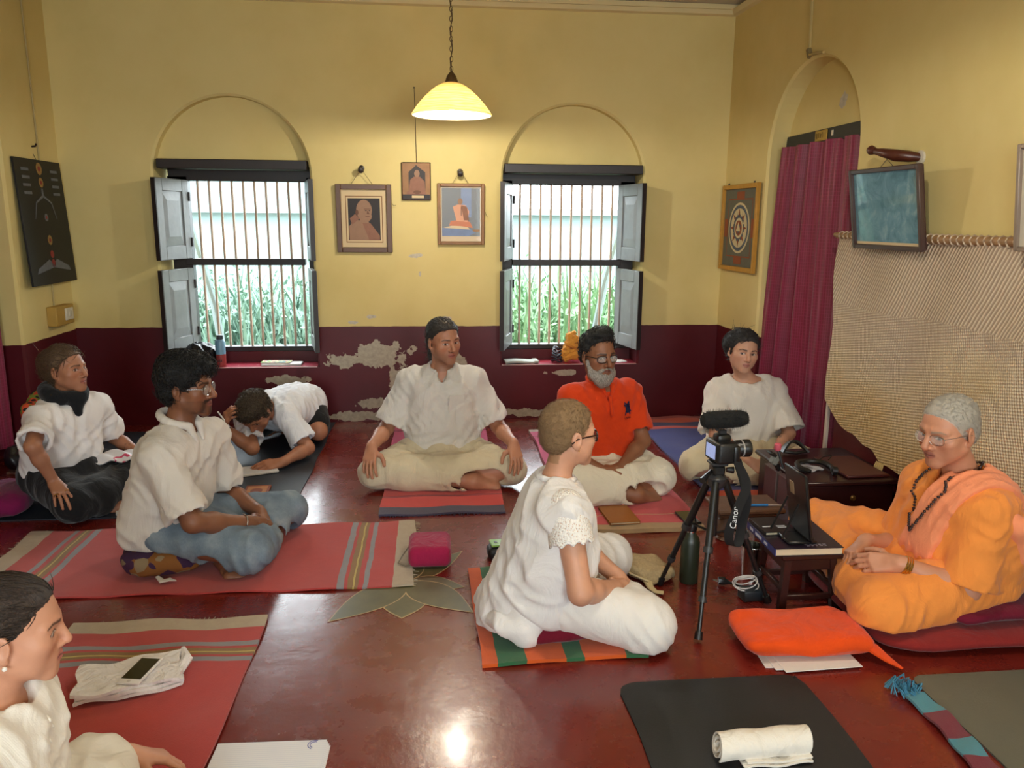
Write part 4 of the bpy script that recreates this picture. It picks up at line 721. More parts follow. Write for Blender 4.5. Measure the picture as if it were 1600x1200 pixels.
SP = [(.045, -.06, .585), (.075, -.085, .51), (.055, -.075, .42), (.035, -.06, .33), (.045, -.055, .275), (.075, -.05, .28), (.085, -.05, .36), (.09, -.06, .46), (.06, -.02, .585)]
def strap(P, w, mat, nm, par):
    pts = [Vector(p) for p in P]; fine = []
    for i in range(len(pts)-1):
        a, b_, c, d = pts[max(i-1, 0)], pts[i], pts[i+1], pts[min(i+2, len(pts)-1)]
        for q in range(6):
            s = q/6; fine.append(.5*((2*b_)+(c-a)*s+(2*a-5*b_+4*c-d)*s*s+(3*b_-a-3*c+d)*s**3))
    fine.append(pts[-1]); wv = Vector((.75, -.66, 0)).normalized()*w/2
    return MB().sheet(lambda u, v: fine[min(int(round(u*(len(fine)-1))), len(fine)-1)]+wv*(2*v-1)+Vector((0, 0, 0)), len(fine)-1, 2, .002).build(nm, mat, par, ang=80)
st_ = strap(SP, .034, MAT('strap_black', (18, 18, 19), .7), 'neck_strap', t)
o = text('strap_lettering', 'Canon', .030, Matrix.Translation((.0455, -.0735, .385)) @ fr(Vector((0, 0, 0)), Vector((.12, .1, 1)), Vector((-.55, -.83, .1))), MAT('letter_white', (220, 220, 220), .6), st_)
t = thing('steel_bottle', 'dark green steel drinking bottle standing behind the tripod', 'bottle', (.995, 2.845, 0)); mBt = MAT('bottle_green', (36, 44, 30), .4, .1, 20, spec=.6)
MB().lathe([(.034, 0), (.0365, .004), (.0365, .165), (.033, .185), (.022, .200), (.019, .212)], n=28).build('body', mBt, t); MB().lathe([(.0205, .21), (.0205, .216), (.019, .217)], n=24).build('neck_ring', MAT('steel', (180, 180, 176), .25, .05, metal=1), t); MB().lathe([(.022, .216), (.0225, .22), (.0225, .245), (.017, .252)], n=24).build('cap', mTp, t); MB().tube([(-.016, 0, .25), (-.012, 0, .268), (.012, 0, .268), (.016, 0, .25)], .004, 8).build('loop', mTp, t)
# stool with books
mDw = MAT('stool_wood', (48, 20, 16), .35, .3, 14, .1, 30)
t = thing('wooden_stool', 'small dark wooden stool holding books and a tablet stand', 'stool', (1.365, 2.70, 0)); MB().box((0, 0, .205), (.235, .245, .022), bev=.005).build('seat', mDw, t)
for sx in (-1, 1):
    for sy in (-1, 1): MB().prism(rect(-.013, -.013, .013, .013), .196, Matrix(((1, 0, -sx*.085, sx*.102), (0, 1, -sy*.07, sy*.108), (0, 0, 1, 0), (0, 0, 0, 1)))).build('leg', mDw, t, smooth=False)
for sy in (-1, 1): MB().box((0, sy*.105, .045), (.19, .016, .02), bev=.002).build('stretcher', mDw, t); MB().box((0, sy*.098, .17), (.165, .016, .045), bev=.002).build('apron', mDw, t)
for sx in (-1, 1): MB().box((sx*.098, 0, .075), (.016, .20, .02), bev=.002).build('stretcher', mDw, t); MB().box((sx*.090, 0, .17), (.016, .18, .045), bev=.002).build('apron', mDw, t)
def book(name, label, loc, rot, d, cm, sm, pm):
    t = thing(name, label, 'book', loc, (0, 0, rot)); x, y, z = d
    MB().box((0, 0, z-.0015), (x, y, .003), bev=.0006).build('front_cover', cm, t); MB().box((0, 0, .0015), (x, y, .003), bev=.0006).build('back_cover', cm, t); MB().box((-x/2+.0015, 0, z/2), (.003, y, z*.98), bev=.0006).build('spine', sm, t); MB().box((.001, 0, z/2), (x-.008, y-.008, z-.006)).build('pages', pm, t); return t
mPg = MAT('pages_cream', (206, 190, 160), .8); b1 = book('large_book', 'large dark book with blue spine on the stool', (1.345, 2.705, .217), -.02, (.255, .275, .030), MAT('book_purple', (34, 22, 36), .3, .4, 9), MAT('book_blue', (40, 56, 120), .4, .2, 30), mPg)
for k in range(3): MB().box((-.1282, .09-.07*k, .015), (.001, .03 if k != 1 else .06, .010)).build('spine_mark', MAT('spine_white', (196, 200, 214), .6), b1)
for k_ in range(5): MB().box((.0+.017*k_, -.105, .0303), (.012-.003*(k_ % 2), .006, .0006)).build('cover_mark', MAT('letter_grey', (130, 120, 130), .6), b1); MB().box((.004+.016*k_, -.117, .0303), (.011-.003*(k_ % 3), .005, .0006)).build('cover_mark', MAT('letter_grey', (130, 120, 130), .6), b1)
b2 = book('black_book', 'thin black book on the large book on the stool', (1.285, 2.765, .2475), .03, (.12, .15, .014), MAT('book_black', (18, 18, 20), .4), MAT('book_black', (18, 18, 20), .4), mPg)
for x_, y_, w_, h_ in ((-.03, -.02, .035, .007), (.025, -.018, .035, .006), (.025, -.032, .035, .005)): MB().box((x_, y_, .0143), (w_, h_, .0006)).build('cover_mark', MAT('letter_white', (220, 220, 220), .6), b2)
t = thing('tablet_stand', 'black folding tablet stand with thin struts on the large book', 'tablet stand', (1.33, 2.66, .2475))
R3 = Euler((0, -.16, 0)).to_matrix(); MB().box((0, 0, .145), (.012, .17, .25), rot=R3, bev=.004).build('tablet', mTp, t); MB().box((.0075, 0, .146), (.002, .155, .225), rot=R3).build('screen', MAT('tablet_screen', (16, 16, 18), .08), t); MB().box((0, 0, .007), (.11, .13, .012), bev=.004).build('base', mTp, t); MB().box((.03, 0, .02), (.012, .15, .022), bev=.003).build('lip', mTp, t); MB().box((-.012, .03, .19), (.006, .035, .05), rot=R3, bev=.002).build('label_patch', MAT('patch_tan', (150, 126, 96), .6), t)
for sy in (-1, 1): MB().tube([(-.02, sy*.045, .15), (-.075, sy*.05, .02)], .0045, 6).build('strut', mTp, t)
MB().tube([(-.035, .07, .25), (-.05, .075, .30), (-.06, .08, .33)], [.005, .006, .005], 8).build('clip_arm', mTp, t); MB().lathe([(.008, 0), (.013, .006), (.013, .026), (.008, .03)], (-.058, .08, .315), 12).build('clip_knob', MAT('clip_pink', (190, 84, 100), .4), t)
t = thing('steel_tumbler', 'steel tumbler standing behind the stool leg', 'tumbler', (1.255, 2.86, 0)); MB().lathe([(.030, 0), (.033, .002), (.043, .135), (.0445, .137), (.043, .136), (.032, .006), (.001, .005)], n=28, cap=False).build('cup', MAT('steel_cup', (190, 188, 182), .15, .03, metal=1), t); MB().lathe([(.0447, .134), (.0455, .137), (.0447, .139)], n=28, cap=False).build('rim', MAT('steel_cup', (190, 188, 182), .15), t)
t = thing('power_adapter', 'black power adapter with coiled white cable', 'adapter', (1.185, 2.68, 0), (0, 0, .1)); MB().box((0, 0, .022), (.085, .06, .042), bev=.006, seg=2).build('brick', MAT('adapter_grey', (40, 46, 52), .4), t)
mCw = MAT('cable_white', (206, 202, 200), .5)
for k in range(4): MB().tube([(-.015+(.05-.006*k)*math.cos(a), .02+(.04-.004*k)*math.sin(a), .052+.008*k+.012*math.sin(a+k)) for a in [q*PI/8 for q in range(17)]], .0024, 6, cap=False).build('cable_coil', mCw, t)
t = thing('black_plug', 'black plug with lead lying near the tripod', 'plug', (1.10, 2.80, 0)); MB().tube([(0, 0, .02), (.02, -.005, .02), (.04, -.01, .014), (.10, -.04, .006), (.14, -.03, .006)], [.016, .017, .006, .003, .003], 8).build('plug_body', mTp, t); MB().tube([(0, .0, .02), (-.02, .012, .02)], .003, 6).build('pin', MAT('steel', (180, 180, 176), .25), t); MB().tube([(0, -.01, .02), (-.02, .0, .022)], .003, 6).build('pin', MAT('steel', (180, 180, 176), .25), t)
# carved low table
mCv = MAT('carved_wood', (92, 62, 42), .6, .35, 18, .4, 40)
t = thing('carved_table', 'low carved wooden table behind the tripod', 'table', (1.375, 3.25, 0)); MB().box((0, 0, .158), (.30, .20, .022), bev=.006).build('top', mCv, t); MB().box((0, 0, .138), (.26, .17, .022), bev=.008).build('moulding', mCv, t)
for sx in (-1, 1):
    MB().tube([(sx*.085, 0, .13), (sx*.065, 0, .105), (sx*.085, 0, .075), (sx*.105, 0, .045), (sx*.085, 0, .02), (sx*.09, 0, .0)], [.045, .028, .036, .040, .026, .034], 10).build('carved_leg', mCv, t)
t = thing('blue_pen', 'glossy blue pen with thin tip on the carved table', 'pen', (1.40, 3.20, .175), (0, 0, -.05)); MB().tube([(-.09, 0, 0), (.06, 0, 0)], .006, 8).build('barrel', MAT('pen_blue', (40, 120, 190), .2, .3, 60), t); MB().tube([(.06, 0, 0), (.14, -.005, .0)], [.004, .0015], 6).build('nib', MAT('pen_steel', (170, 160, 156), .3), t)
# dark chest and what lies on it
mCt = MAT('chest_wood', (42, 16, 16), .3, .3, 9, .08, 30)
t = thing('wooden_chest', 'low dark wooden chest beside the woven mat', 'chest', (1.825, 3.43, 0)); MB().box((0, 0, .02), (.44, .50, .04), bev=.004).build('plinth', mCt, t); MB().box((0, 0, .15), (.42, .48, .22), bev=.006).build('body', mCt, t); MB().box((0, 0, .272), (.46, .52, .022), bev=.006).build('lid', mCt, t); MB().lathe([(.012, 0), (.014, .004), (.008, .012)], (0.02, -.241, .20), 12, rot=(PI/2, 0, 0)).build('lock_plate', MAT('brass_dull', (120, 90, 50), .4, metal=.7), t)
mFd = MAT('folder_maroon', (74, 30, 30), .45, .1, 20)
t = thing('brown_folder', 'brown folder lying on the chest lid', 'folder', (1.915, 3.36, .284), (0, 0, .05)); MB().box((0, 0, .006), (.20, .30, .010), bev=.002).build('cover', mFd, t); MB().box((0, 0, .0115), (.19, .29, .001)).build('cover_sheet', mFd, t)
for k, (x, y, a) in enumerate(((1.573, 3.27, .45), (1.573, 3.42, .5))):
    t = thing('upright_binder', ('upright dark binder leaning against the chest end' if k == 0 else 'second upright dark binder behind the leaning binder'), 'binder', (x, y, .002), (0, 0, 0)); MB().box((0, 0, .135), (.022, .13, .27), bev=.003).build('cover', mFd, t); MB().box((0, -.066, .135), (.026, .004, .272), bev=.001).build('edge', MAT('edge_silver', (92, 80, 78), .3), t); MB().box((0, 0, .2705), (.026, .132, .003)).build('top_edge', MAT('edge_silver', (92, 80, 78), .3), t)
t = thing('headphones', 'black headphones with thick band lying on the chest lid', 'headphones', (1.73, 3.33, .292)); MB().tube([(.075*math.cos(a), .085*math.sin(a), .012+.002*math.sin(3*a)) for a in [-.9+q*(2*PI-1.4)/24 for q in range(25)]], [.008]+[.012]*23+[.008], 8).build('band', mTp, t); MB().tube([(.05, -.065, .012), (.07, -.07, .012)], .02, 10).build('ear_cup', mTp, t); MB().tube([(.05, .08, .01), (.10, .12, .02), (.13, .10, .03), (.10, .07, .02)], .003, 6).build('lead', mTp, t)
t = thing('plastic_pouch', 'clear plastic pouch under the headphones', 'pouch', (1.705, 3.36, .2845), (0, 0, .4)); MB().sheet(lambda u, v: (-.06+.12*u, -.05+.10*v, .004+.003*math.sin(u*12+v*7)), 14, 12, .002).build('film', MAT('clear_plastic', (190, 190, 196), .12, .2, 30, alpha=.75, spec=.8), t, ang=80); MB().box((0, 0, .0035), (.05, .03, .003)).build('insert', MAT('insert_grey', (120, 120, 124), .5), t)
t = thing('strap_clamp', 'black strap holder standing at the far end of the chest', 'holder', (1.76, 3.60, .2845)); MB().sheet(lambda u, v: (-.07+.14*u, .03*math.sin(u*3)-.02+.04*v, .012+.055*math.sin(u*PI)*(1-.3*v)), 16, 6, .010).build('curved_pad', mTp, t, ang=70); MB().tube([(-.06, 0, .01), (.0, -.02, .008), (.06, 0, .01)], .008, 8).build('lower_bar', mTp, t)
t = thing('stem_clip', 'grey and black hood on a thin stem near the chest', 'holder', (1.55, 3.36, .283)); t['label'] = 'grey and black clip on a stem above the upright binders'; MB().box((0, 0, .05), (.03, .045, .05), rot=(0, .5, 0), bev=.006).build('grey_block', MAT('clip_grey', (110, 112, 106), .5), t); MB().box((-.015, 0, .078), (.035, .05, .016), rot=(0, .5, 0), bev=.004).build('top_cap', mTp, t); MB().tube([(.012, 0, .03), (.02, 0, .004), (.024, 0, -.004)], [.014, .012, .008], 8).build('stem', mTp, t)
# ================================================================ BODY SURFACES: distance fields turned into one continuous mesh each
f32 = np.float32
def A(*v): return np.array(v, f32)
def nrm(v): v = np.asarray(v, float); return v/(np.linalg.norm(v)+1e-12)
def d_cone(a, b, ra, rb):
    a = np.asarray(a, f32); b = np.asarray(b, f32); ab = b-a; L2 = max(float(ab@ab), 1e-9)
    def f(p):
        q = p-a; t = np.clip((q@ab)/L2, 0, 1)
        q = q-t[:, None]*ab
        return np.sqrt(np.einsum('ij,ij->i', q, q))-(ra+(rb-ra)*t)
    return f
def d_ell(c, r, R=None):
    c = np.asarray(c, f32); r = np.asarray(r, f32); R = None if R is None else np.asarray(R, f32)
    def f(p):
        q = p-c
        if R is not None: q = q@R
        a = q/r; k0 = np.sqrt(np.einsum('ij,ij->i', a, a)); a = a/r; k1 = np.sqrt(np.einsum('ij,ij->i', a, a))
        return np.where(k0 < .05, -r.min(), k0*(k0-1)/(k1+1e-9)).astype(f32)
    return f
def d_plane(c, n):
    """negative behind the plane, positive on the side n points to"""
    c = np.asarray(c, f32); n = np.asarray(nrm(n), f32)
    return lambda p: (p-c)@n
def d_box(c, h, R=None, rd=.01):
    c = np.asarray(c, f32); h = np.asarray(h, f32)-rd; R = None if R is None else np.asarray(R, f32)
    def f(p):
        q = p-c
        if R is not None: q = q@R
        q = np.abs(q)-h; m = np.maximum(q, 0)
        return np.sqrt(np.einsum('ij,ij->i', m, m))+np.minimum(q.max(1), 0)-rd
    return f
def d_max(*fs):
    def f(p):
        o = fs[0](p)
        for g in fs[1:]: o = np.maximum(o, g(p))
        return o
    return f
def neg(f): return lambda p: -f(p)
def off(f, o): return lambda p: f(p)-o
def smin(a, b, k):
    if k <= 0: return np.minimum(a, b)
    h = np.maximum(k-np.abs(a-b), 0)/k
    return np.minimum(a, b)-h*h*k*.25
class Field:
    def __init__(s): s.ops = []; s.lo = np.full(3, 1e9); s.hi = -s.lo
    def _b(s, pts, r):
        for p in pts: s.lo = np.minimum(s.lo, np.asarray(p)-r); s.hi = np.maximum(s.hi, np.asarray(p)+r)
    def cone(s, a, b, ra, rb, k=.02): s.ops.append(('u', d_cone(a, b, ra, rb), k)); s._b((a, b), max(ra, rb)); return s
    def chain(s, pts, rs, k=.02):
        for i in range(len(pts)-1): s.cone(pts[i], pts[i+1], rs[i], rs[i+1], k)
        return s
    def ell(s, c, r, R=None, k=.02): s.ops.append(('u', d_ell(c, r, R), k)); s._b((c,), max(r)); return s
    def add(s, f, pts, r, k=.02): s.ops.append(('u', f, k)); s._b(pts, r); return s
    def sub(s, f, k=.01): s.ops.append(('s', f, k)); return s
    def clip(s, f, k=.004): s.ops.append(('c', f, k)); return s
    def disp(s, f): s.ops.append(('d', f, 0)); return s
    def extend(s, o): s.ops += o.ops; s.lo = np.minimum(s.lo, o.lo); s.hi = np.maximum(s.hi, o.hi); return s
    def ev(s, p):
        o = np.full(len(p), 9, f32)
        for t, f, k in s.ops:
            if t == 'u': o = smin(o, f(p), k)
            elif t == 's': o = -smin(-o, f(p), k)
            elif t == 'c': o = -smin(-o, -f(p), k)
            else: o = o+f(p)
        return o
    def mesh(s, h, lo=None, hi=None, keep=None, smooth=1):
        B = 8; lo = np.asarray(s.lo-3*h if lo is None else lo, float); hi = np.asarray(s.hi+3*h if hi is None else hi, float)
        nb = np.maximum(np.ceil((hi-lo)/(h*B)).astype(int), 1); N = nb*B
        bc = np.stack(np.meshgrid(*[np.arange(n) for n in nb], indexing='ij'), -1).reshape(-1, 3)
        ctr = (lo+(bc*B+(B-1)/2)*h).astype(f32); hd = B*h*.87
        cd = [f(ctr) for t, f, k in s.ops]; o = np.full(len(ctr), 9, f32)
        for (t, f, k), d in zip(s.ops, cd):
            if t == 'u': o = smin(o, d, k)
            elif t == 's': o = -smin(-o, d, k)
            elif t == 'c': o = -smin(-o, -d, k)
        act = np.nonzero(np.abs(o) < hd*1.5+.012)[0]
        if len(act) == 0: return np.zeros((0, 3)), np.zeros((0, 4), int)
        loc = np.stack(np.meshgrid(*[np.arange(B)]*3, indexing='ij'), -1).reshape(-1, 3)
        na = len(act); pts = (lo+((bc[act]*B)[:, None, :]+loc[None])*h).astype(f32)
        val = np.full((na, B**3), 9, f32); oc = np.abs(o[act])
        for (t, f, k), d in zip(s.ops, cd):
            da = d[act]
            if t == 'u': w = np.nonzero(da < 2.2*hd+k+.02+oc*0)[0]
            elif t == 's': w = np.nonzero(da < 1.6*hd+k+.02)[0]
            elif t == 'c': w = np.nonzero(da > -1.6*hd-k-.02)[0]
            else:
                nr = np.abs(val) < .024; val[nr] += f(pts[nr]); continue
            if len(w) == 0: continue
            e = f(pts[w].reshape(-1, 3)).reshape(len(w), -1); c = val[w]
            if t == 'u': val[w] = smin(c, e, k)
            elif t == 's': val[w] = -smin(-c, e, k)
            elif t == 'c': val[w] = -smin(-c, -e, k)
        G = np.broadcast_to(o.reshape(*nb)[:, None, :, None, :, None], (nb[0], B, nb[1], B, nb[2], B)).reshape(N).copy()
        gi = (bc[act]*B)[:, None, :]+loc[None]; G[gi[..., 0], gi[..., 1], gi[..., 2]] = val
        G[0] = G[-1] = 1; G[:, 0] = G[:, -1] = 1; G[:, :, 0] = G[:, :, -1] = 1
        return s._nets(G, lo, h, keep, smooth)
    @staticmethod
    def _nets(G, lo, h, keep, smooth):
        S = G < 0; cells = []; pos = []; quads = []; N = np.array(G.shape); st = np.array([N[1]*N[2], N[2], 1])
        for ax in range(3):
            sl0 = [slice(None)]*3; sl1 = [slice(None)]*3; sl0[ax] = slice(0, -1); sl1[ax] = slice(1, None)
            x = np.nonzero(S[tuple(sl0)] != S[tuple(sl1)]); I = np.stack(x, 1)
            if len(I) == 0: continue
            J = I.copy(); J[:, ax] += 1
            va = G[I[:, 0], I[:, 1], I[:, 2]]; vb = G[J[:, 0], J[:, 1], J[:, 2]]
            p = I.astype(float); p[:, ax] += va/(va-vb)
            u, v = (ax+1) % 3, (ax+2) % 3; q = []
            for du, dv in ((0, 0), (1, 0), (1, 1), (0, 1)):
                C = I.copy(); C[:, u] -= du; C[:, v] -= dv; C = np.maximum(C, 0); q.append(C@st); cells.append(q[-1]); pos.append(p)
            q = np.stack(q, 1); fl = va > 0; q[fl] = q[fl][:, ::-1]; quads.append(q)
        cells = np.concatenate(cells); pos = np.concatenate(pos); quads = np.concatenate(quads)
        uq, inv = np.unique(cells, return_inverse=True); cnt = np.bincount(inv)
        V = np.stack([np.bincount(inv, pos[:, i])/cnt for i in range(3)], 1)
        Q = np.searchsorted(uq, quads)
        for _ in range(smooth):
            e = np.concatenate([Q[:, [0, 1]], Q[:, [1, 2]], Q[:, [2, 3]], Q[:, [3, 0]]])
            c = np.bincount(e[:, 0], minlength=len(V))+np.bincount(e[:, 1], minlength=len(V))
            M_ = np.stack([np.bincount(e[:, 0], V[e[:, 1], i], minlength=len(V))+np.bincount(e[:, 1], V[e[:, 0], i], minlength=len(V)) for i in range(3)], 1)/np.maximum(c, 1)[:, None]
            V = V*.5+M_*.5
        V = V*h+lo
        if keep is not None:
            m = keep(V[Q].mean(1)); Q = Q[m]; us = np.unique(Q); mp = np.zeros(len(V), int); mp[us] = np.arange(len(us)); V = V[us]; Q = mp[Q]
        return V, Q
def np_mesh(name, V, Q, mat, parent=None, col=None, origin=None):
    me = bpy.data.meshes.new(name); n = len(Q)
    if origin is not None: V = V-np.asarray(origin)
    me.vertices.add(len(V)); me.vertices.foreach_set('co', np.ascontiguousarray(V, f32).ravel())
    me.loops.add(4*n); me.loops.foreach_set('vertex_index', Q.astype(np.int32).ravel())
    me.polygons.add(n); me.polygons.foreach_set('loop_start', np.arange(0, 4*n, 4, dtype=np.int32)); me.polygons.foreach_set('loop_total', np.full(n, 4, np.int32))
    me.polygons.foreach_set('use_smooth', np.ones(n, bool))
    if col is not None:
        a = me.color_attributes.new('Col', 'FLOAT_COLOR', 'POINT'); c = np.ones((len(V), 4), f32); c[:, :3] = col; a.data.foreach_set('color', c.ravel())
    me.update(calc_edges=True); me.materials.append(mat)
    o = bpy.data.objects.new(name, me); COL.objects.link(o)
    if parent is not None: o.parent = parent
    if origin is not None and parent is None: o.location = origin
    return o
def lc(c): return np.array(lin(c)[:3], f32)
def wav(p, k, seed, warp=1.6):
    """cheap smooth fold noise in -1..1; k: spatial frequencies per axis"""
    r = np.random.default_rng(seed); o = 0; q = p*np.asarray(k, f32)
    for i in range(3):
        a = r.normal(size=3); a /= np.linalg.norm(a); b = r.normal(size=3); b /= np.linalg.norm(b); ph = r.uniform(0, 6.28, 2)
        o = o+np.sin(q@a.astype(f32)*(1+.5*i)+warp*np.sin(q@b.astype(f32)*.8+ph[0])+ph[1])/(1+.6*i)
    return o*.5
def wrk(amp, wl, d, seed, warp=1.3):
    """ridged cloth folds running across direction d, wavelength wl"""
    r = np.random.default_rng(seed); d = nrm(d).astype(f32); v1, v2, v3 = [(lambda a: (a/np.linalg.norm(a)).astype(f32))(r.normal(size=3)) for _ in range(3)]; ph = r.uniform(0, 6.28, 4); K = 2*PI/wl
    def f(p):
        a = p@d*K+warp*(np.sin(p@v1*K*.33+ph[0])+np.sin(p@v2*K*.21+ph[1])*1.3); w = np.sin(a*.5+ph[2]); rd = 1-np.sqrt(w*w+.02)
        mk = np.clip(.55+.75*np.sin(p@v3*K*.19+1.1*np.sin(p@v1*K*.15)+ph[3]), 0, 1)
        return (-amp*(rd-.3)*mk).astype(f32)
    return f
# skin: colour comes from a painted attribute (lips, brows, eyes, beard shade), with fine pores
m, nt, b = _new('skin'); at_ = nt.nodes.new('ShaderNodeAttribute'); at_.attribute_name = 'Col'; v = objco(nt)
nt.links.new(mixc(nt, mathn(nt, 'MULTIPLY', noise(nt, 60, 3, v).outputs[0], .16), at_.outputs[0], (.25, .08, .05, 1)), b.inputs['Base Color'])
b.inputs['Roughness'].default_value = .48; b.inputs['Specular IOR Level'].default_value = .4
b.inputs['Subsurface Weight'].default_value = .0
bump(nt, b, noise(nt, 220, 2, v).outputs[0], .12, .002); mSkin = m
def hair_mat(name, c, c2, scale=(60, 60, 14), rough=.5):
    m, nt, b = _new(name); n = noise(nt, 6, 5, objco(nt, scale), .65)
    nt.links.new(ramp(nt, n.outputs[0], [(.35, lin(c)), (.65, lin(c2))]), b.inputs['Base Color']); b.inputs['Roughness'].default_value = rough
    bump(nt, b, n.outputs[0], .8, .006); return m

class Body:
    """one person: J joints (world), head frame, sizes; builds the skin field and clothing helper shapes"""
    def __init__(s, J, HR, hs=1.0, w=1.0, skin=(200, 150, 120), female=False, zf=.008, cush=None):
        s.J = {k: np.asarray(v, float) for k, v in J.items()}; s.zf = zf; s.cush = cush; s.R = np.asarray(HR); s.hs = hs; s.w = w; s.skin = skin; s.fem = female
        J = s.J; s.lat = nrm(J['shR']-J['shL']); s.up = nrm(J['neck']-J['pel']); s.fw = nrm(np.cross(s.up, s.lat)); s.lat = np.cross(s.fw, s.up)
        J.setdefault('chest', J['pel']+(J['neck']-J['pel'])*.70+s.fw*.012); J.setdefault('belly', J['pel']+(J['neck']-J['pel'])*.36+s.fw*.012)
        for S, sg in (('R', 1), ('L', -1)): J.setdefault('hip'+S, J['pel']+s.lat*sg*.088*w)
        s.hands = []; s.feet = []; s.skinF = Field(); s.paint = []
    def ground(s, F):
        F.clip(d_plane((0, 0, s.zf), (0, 0, -1)), .003)
        if s.cush: c, h_ = s.cush; F.sub(d_box(c, h_, None, .03), .02)
        return F
    def hp(s, x, y, z): return s.J['head']+s.R@(np.array([x, y, z])*s.hs)
    def torso(s, F, g=0.0, k=.05, belly=0.0):
        J = s.J; w = s.w; l = s.lat
        for sg in (1, -1):
            a = J['pel']+l*sg*.075*w; b = J['belly']+l*sg*.06*w; c = J['chest']+l*sg*.072*w
            F.cone(a, b, .105*w+g, .092*w+g+belly, k); F.cone(b, c, .092*w+g+belly, .098*w+g, k)
            sh = J['shR' if sg > 0 else 'shL']
            F.cone(J['neck']-s.up*.035+l*sg*.02, sh, .050*w+g*.55, .047*w+g*.6, k); F.cone(c, sh-l*sg*.02, .085*w+g, .048*w+g*.6, k)
        return F
    def arm(s, F, S, g=0.0, k=.02):
        J = s.J; a, b, c = J['sh'+S], J['el'+S], J['wr'+S]; w = s.w**.8*(.9 if s.fem else 1); m = b+(c-b)*.35
        F.cone(a, b, .05*w+g, .039*w+g, k); F.cone(b, m, .039*w+g, .039*w+g, k); F.cone(m, c, .039*w+g, .026*w+g, k); return F
    def leg(s, F, S, g=0.0, k=.03, g2=None):
        J = s.J; h, n, a = J['hip'+S], J['kn'+S], J['an'+S]; w = s.w; g2 = g if g2 is None else g2; m = n+(a-n)*.35
        F.cone(h, n, .088*w+g, .058*w+g2, k); F.cone(n, m, .055*w+g2, .054*w+g2, k); F.cone(m, a, .054*w+g2, .034*w+g2, k); return F
    def hand(s, S, X, Z, curl=.5, spread=.3, th=.5, sc=1.0, curls=None):
        """X finger direction, Z back of the hand"""
        F = s.skinF; J = s.J; wr = J['wr'+S]; X = nrm(X); Z = np.asarray(Z, float); Z = nrm(Z-X*Z.dot(X)); sd = 1 if S == 'R' else -1; Y = np.cross(Z, X)*sd
        sc = sc*(.93 if s.fem else 1.0); q = lambda x, y, z: wr+(X*x+Y*y+Z*z)*sc
        F.cone(q(-.02, 0, 0), q(.03, 0, -.002), .024*sc, .022*sc, .015)
        ys = (.0275, .0095, -.0085, -.0255); kx = (.088, .091, .086, .077); ln = ((.043, .026, .020), (.047, .030, .021), (.043, .028, .020), (.034, .021, .018)); rr = (.0088, .009, .0086, .0076)
        for i in range(4):
            k0 = q(kx[i], ys[i], 0); F.cone(q(.015, ys[i]*.65, -.003), k0, .0155*sc, .0115*sc, .012)
            c = (curls[i] if curls else curl); an = 0; p = k0; yaw = spread*(.5-i/3)*.5
            for j in range(3):
                an += c*(.75, 1.0, .7)[j]; d = (X*math.cos(an)-Z*math.sin(an)); d = nrm(d+Y*yaw*math.cos(an)); n_ = p+d*ln[i][j]*sc
                F.cone(p, n_, (rr[i]-.0006*j)*sc, (rr[i]-.0006*(j+1))*sc, .0035); p = n_
        t0 = q(.022, .022, -.008); d1 = nrm(X*(1.1-th*.5)+Y*(.45+th*.55)-Z*.35); t1 = t0+d1*.042*sc; d2 = nrm(d1+X*.35-Z*.15-Y*.2); t2 = t1+d2*.032*sc; d3 = nrm(d2+X*.3-Y*.25-Z*.1); t3 = t2+d3*.025*sc
        F.cone(q(.03, .012, -.008), t1, .016*sc, .0125*sc, .012); F.cone(t1, t2, .0115*sc, .0102*sc, .004); F.cone(t2, t3, .0102*sc, .0085*sc, .004)
        s.hands.append(wr+X*.08*sc)
    def foot(s, S, X, Z, sc=1.0):
        """X toe direction, Z instep up"""
        F = s.skinF; an = s.J['an'+S]; X = nrm(X); Z = np.asarray(Z, float); Z = nrm(Z-X*Z.dot(X)); sd = -1 if S == 'R' else 1; Y = np.cross(Z, X)*sd   # Y: big-toe side
        sc = sc*(.92 if s.fem else 1.0); q = lambda x, y, z: an+(X*x+Y*y+Z*z)*sc
        F.cone(q(-.045, 0, -.035), q(0, 0, 0), .030*sc, .036*sc, .03); F.cone(q(-.04, 0, -.038), q(.10, -.012, -.045), .028*sc, .022*sc, .03)
        F.cone(q(.0, .005, -.005), q(.12, .018, -.035), .034*sc, .022*sc, .03); F.cone(q(.10, -.02, -.045), q(.12, .03, -.042), .02*sc, .022*sc, .02)
        for i in range(5):
            y = .036-.0165*i; x0 = .135-.008*i-.004*i*i*.5; r = (.0135, .0098, .0092, .0088, .0085)[i]; L = (.03, .028, .025, .022, .018)[i]
            F.cone(q(x0-.02, y, -.044), q(x0+L, y, -.05), r*1.1*sc, r*sc, .004)
        s.feet.append(an+X*.05)
    def headshape(s, nose=1.0, jaw=1.0, chin=1.0, brow=1.0, lips=1.0, ear=True, fat=1.0, mouth_open=0.0):
        F = s.skinF; h = s.hp; R = s.R; k = s.hs
        F.ell(h(0, -.012, .034), A(.0745, .0945, .083)*k, R, .02)
        F.ell(h(0, .026, -.022), A(.061*fat, .062, .083)*k, R, .03)
        for g in (1, -1):
            F.cone(h(g*.054*jaw, .0, -.052), h(g*.016, .068, -.096), .017*k, .0155*k*chin, .03)
            F.cone(h(g*.047*fat, .052, -.022), h(g*.040*fat, .045, -.055), .021*k, .018*k, .03)
            F.cone(h(g*.012, .081, .024), h(g*.050, .062, .020), .0095*k*brow, .008*k*brow, .014)
        F.ell(h(0, .074, -.102), A(.019, .014, .014)*k*chin, R, .02)
        F.ell(h(0, .070, -.062), A(.03, .022, .028)*k, R, .02)
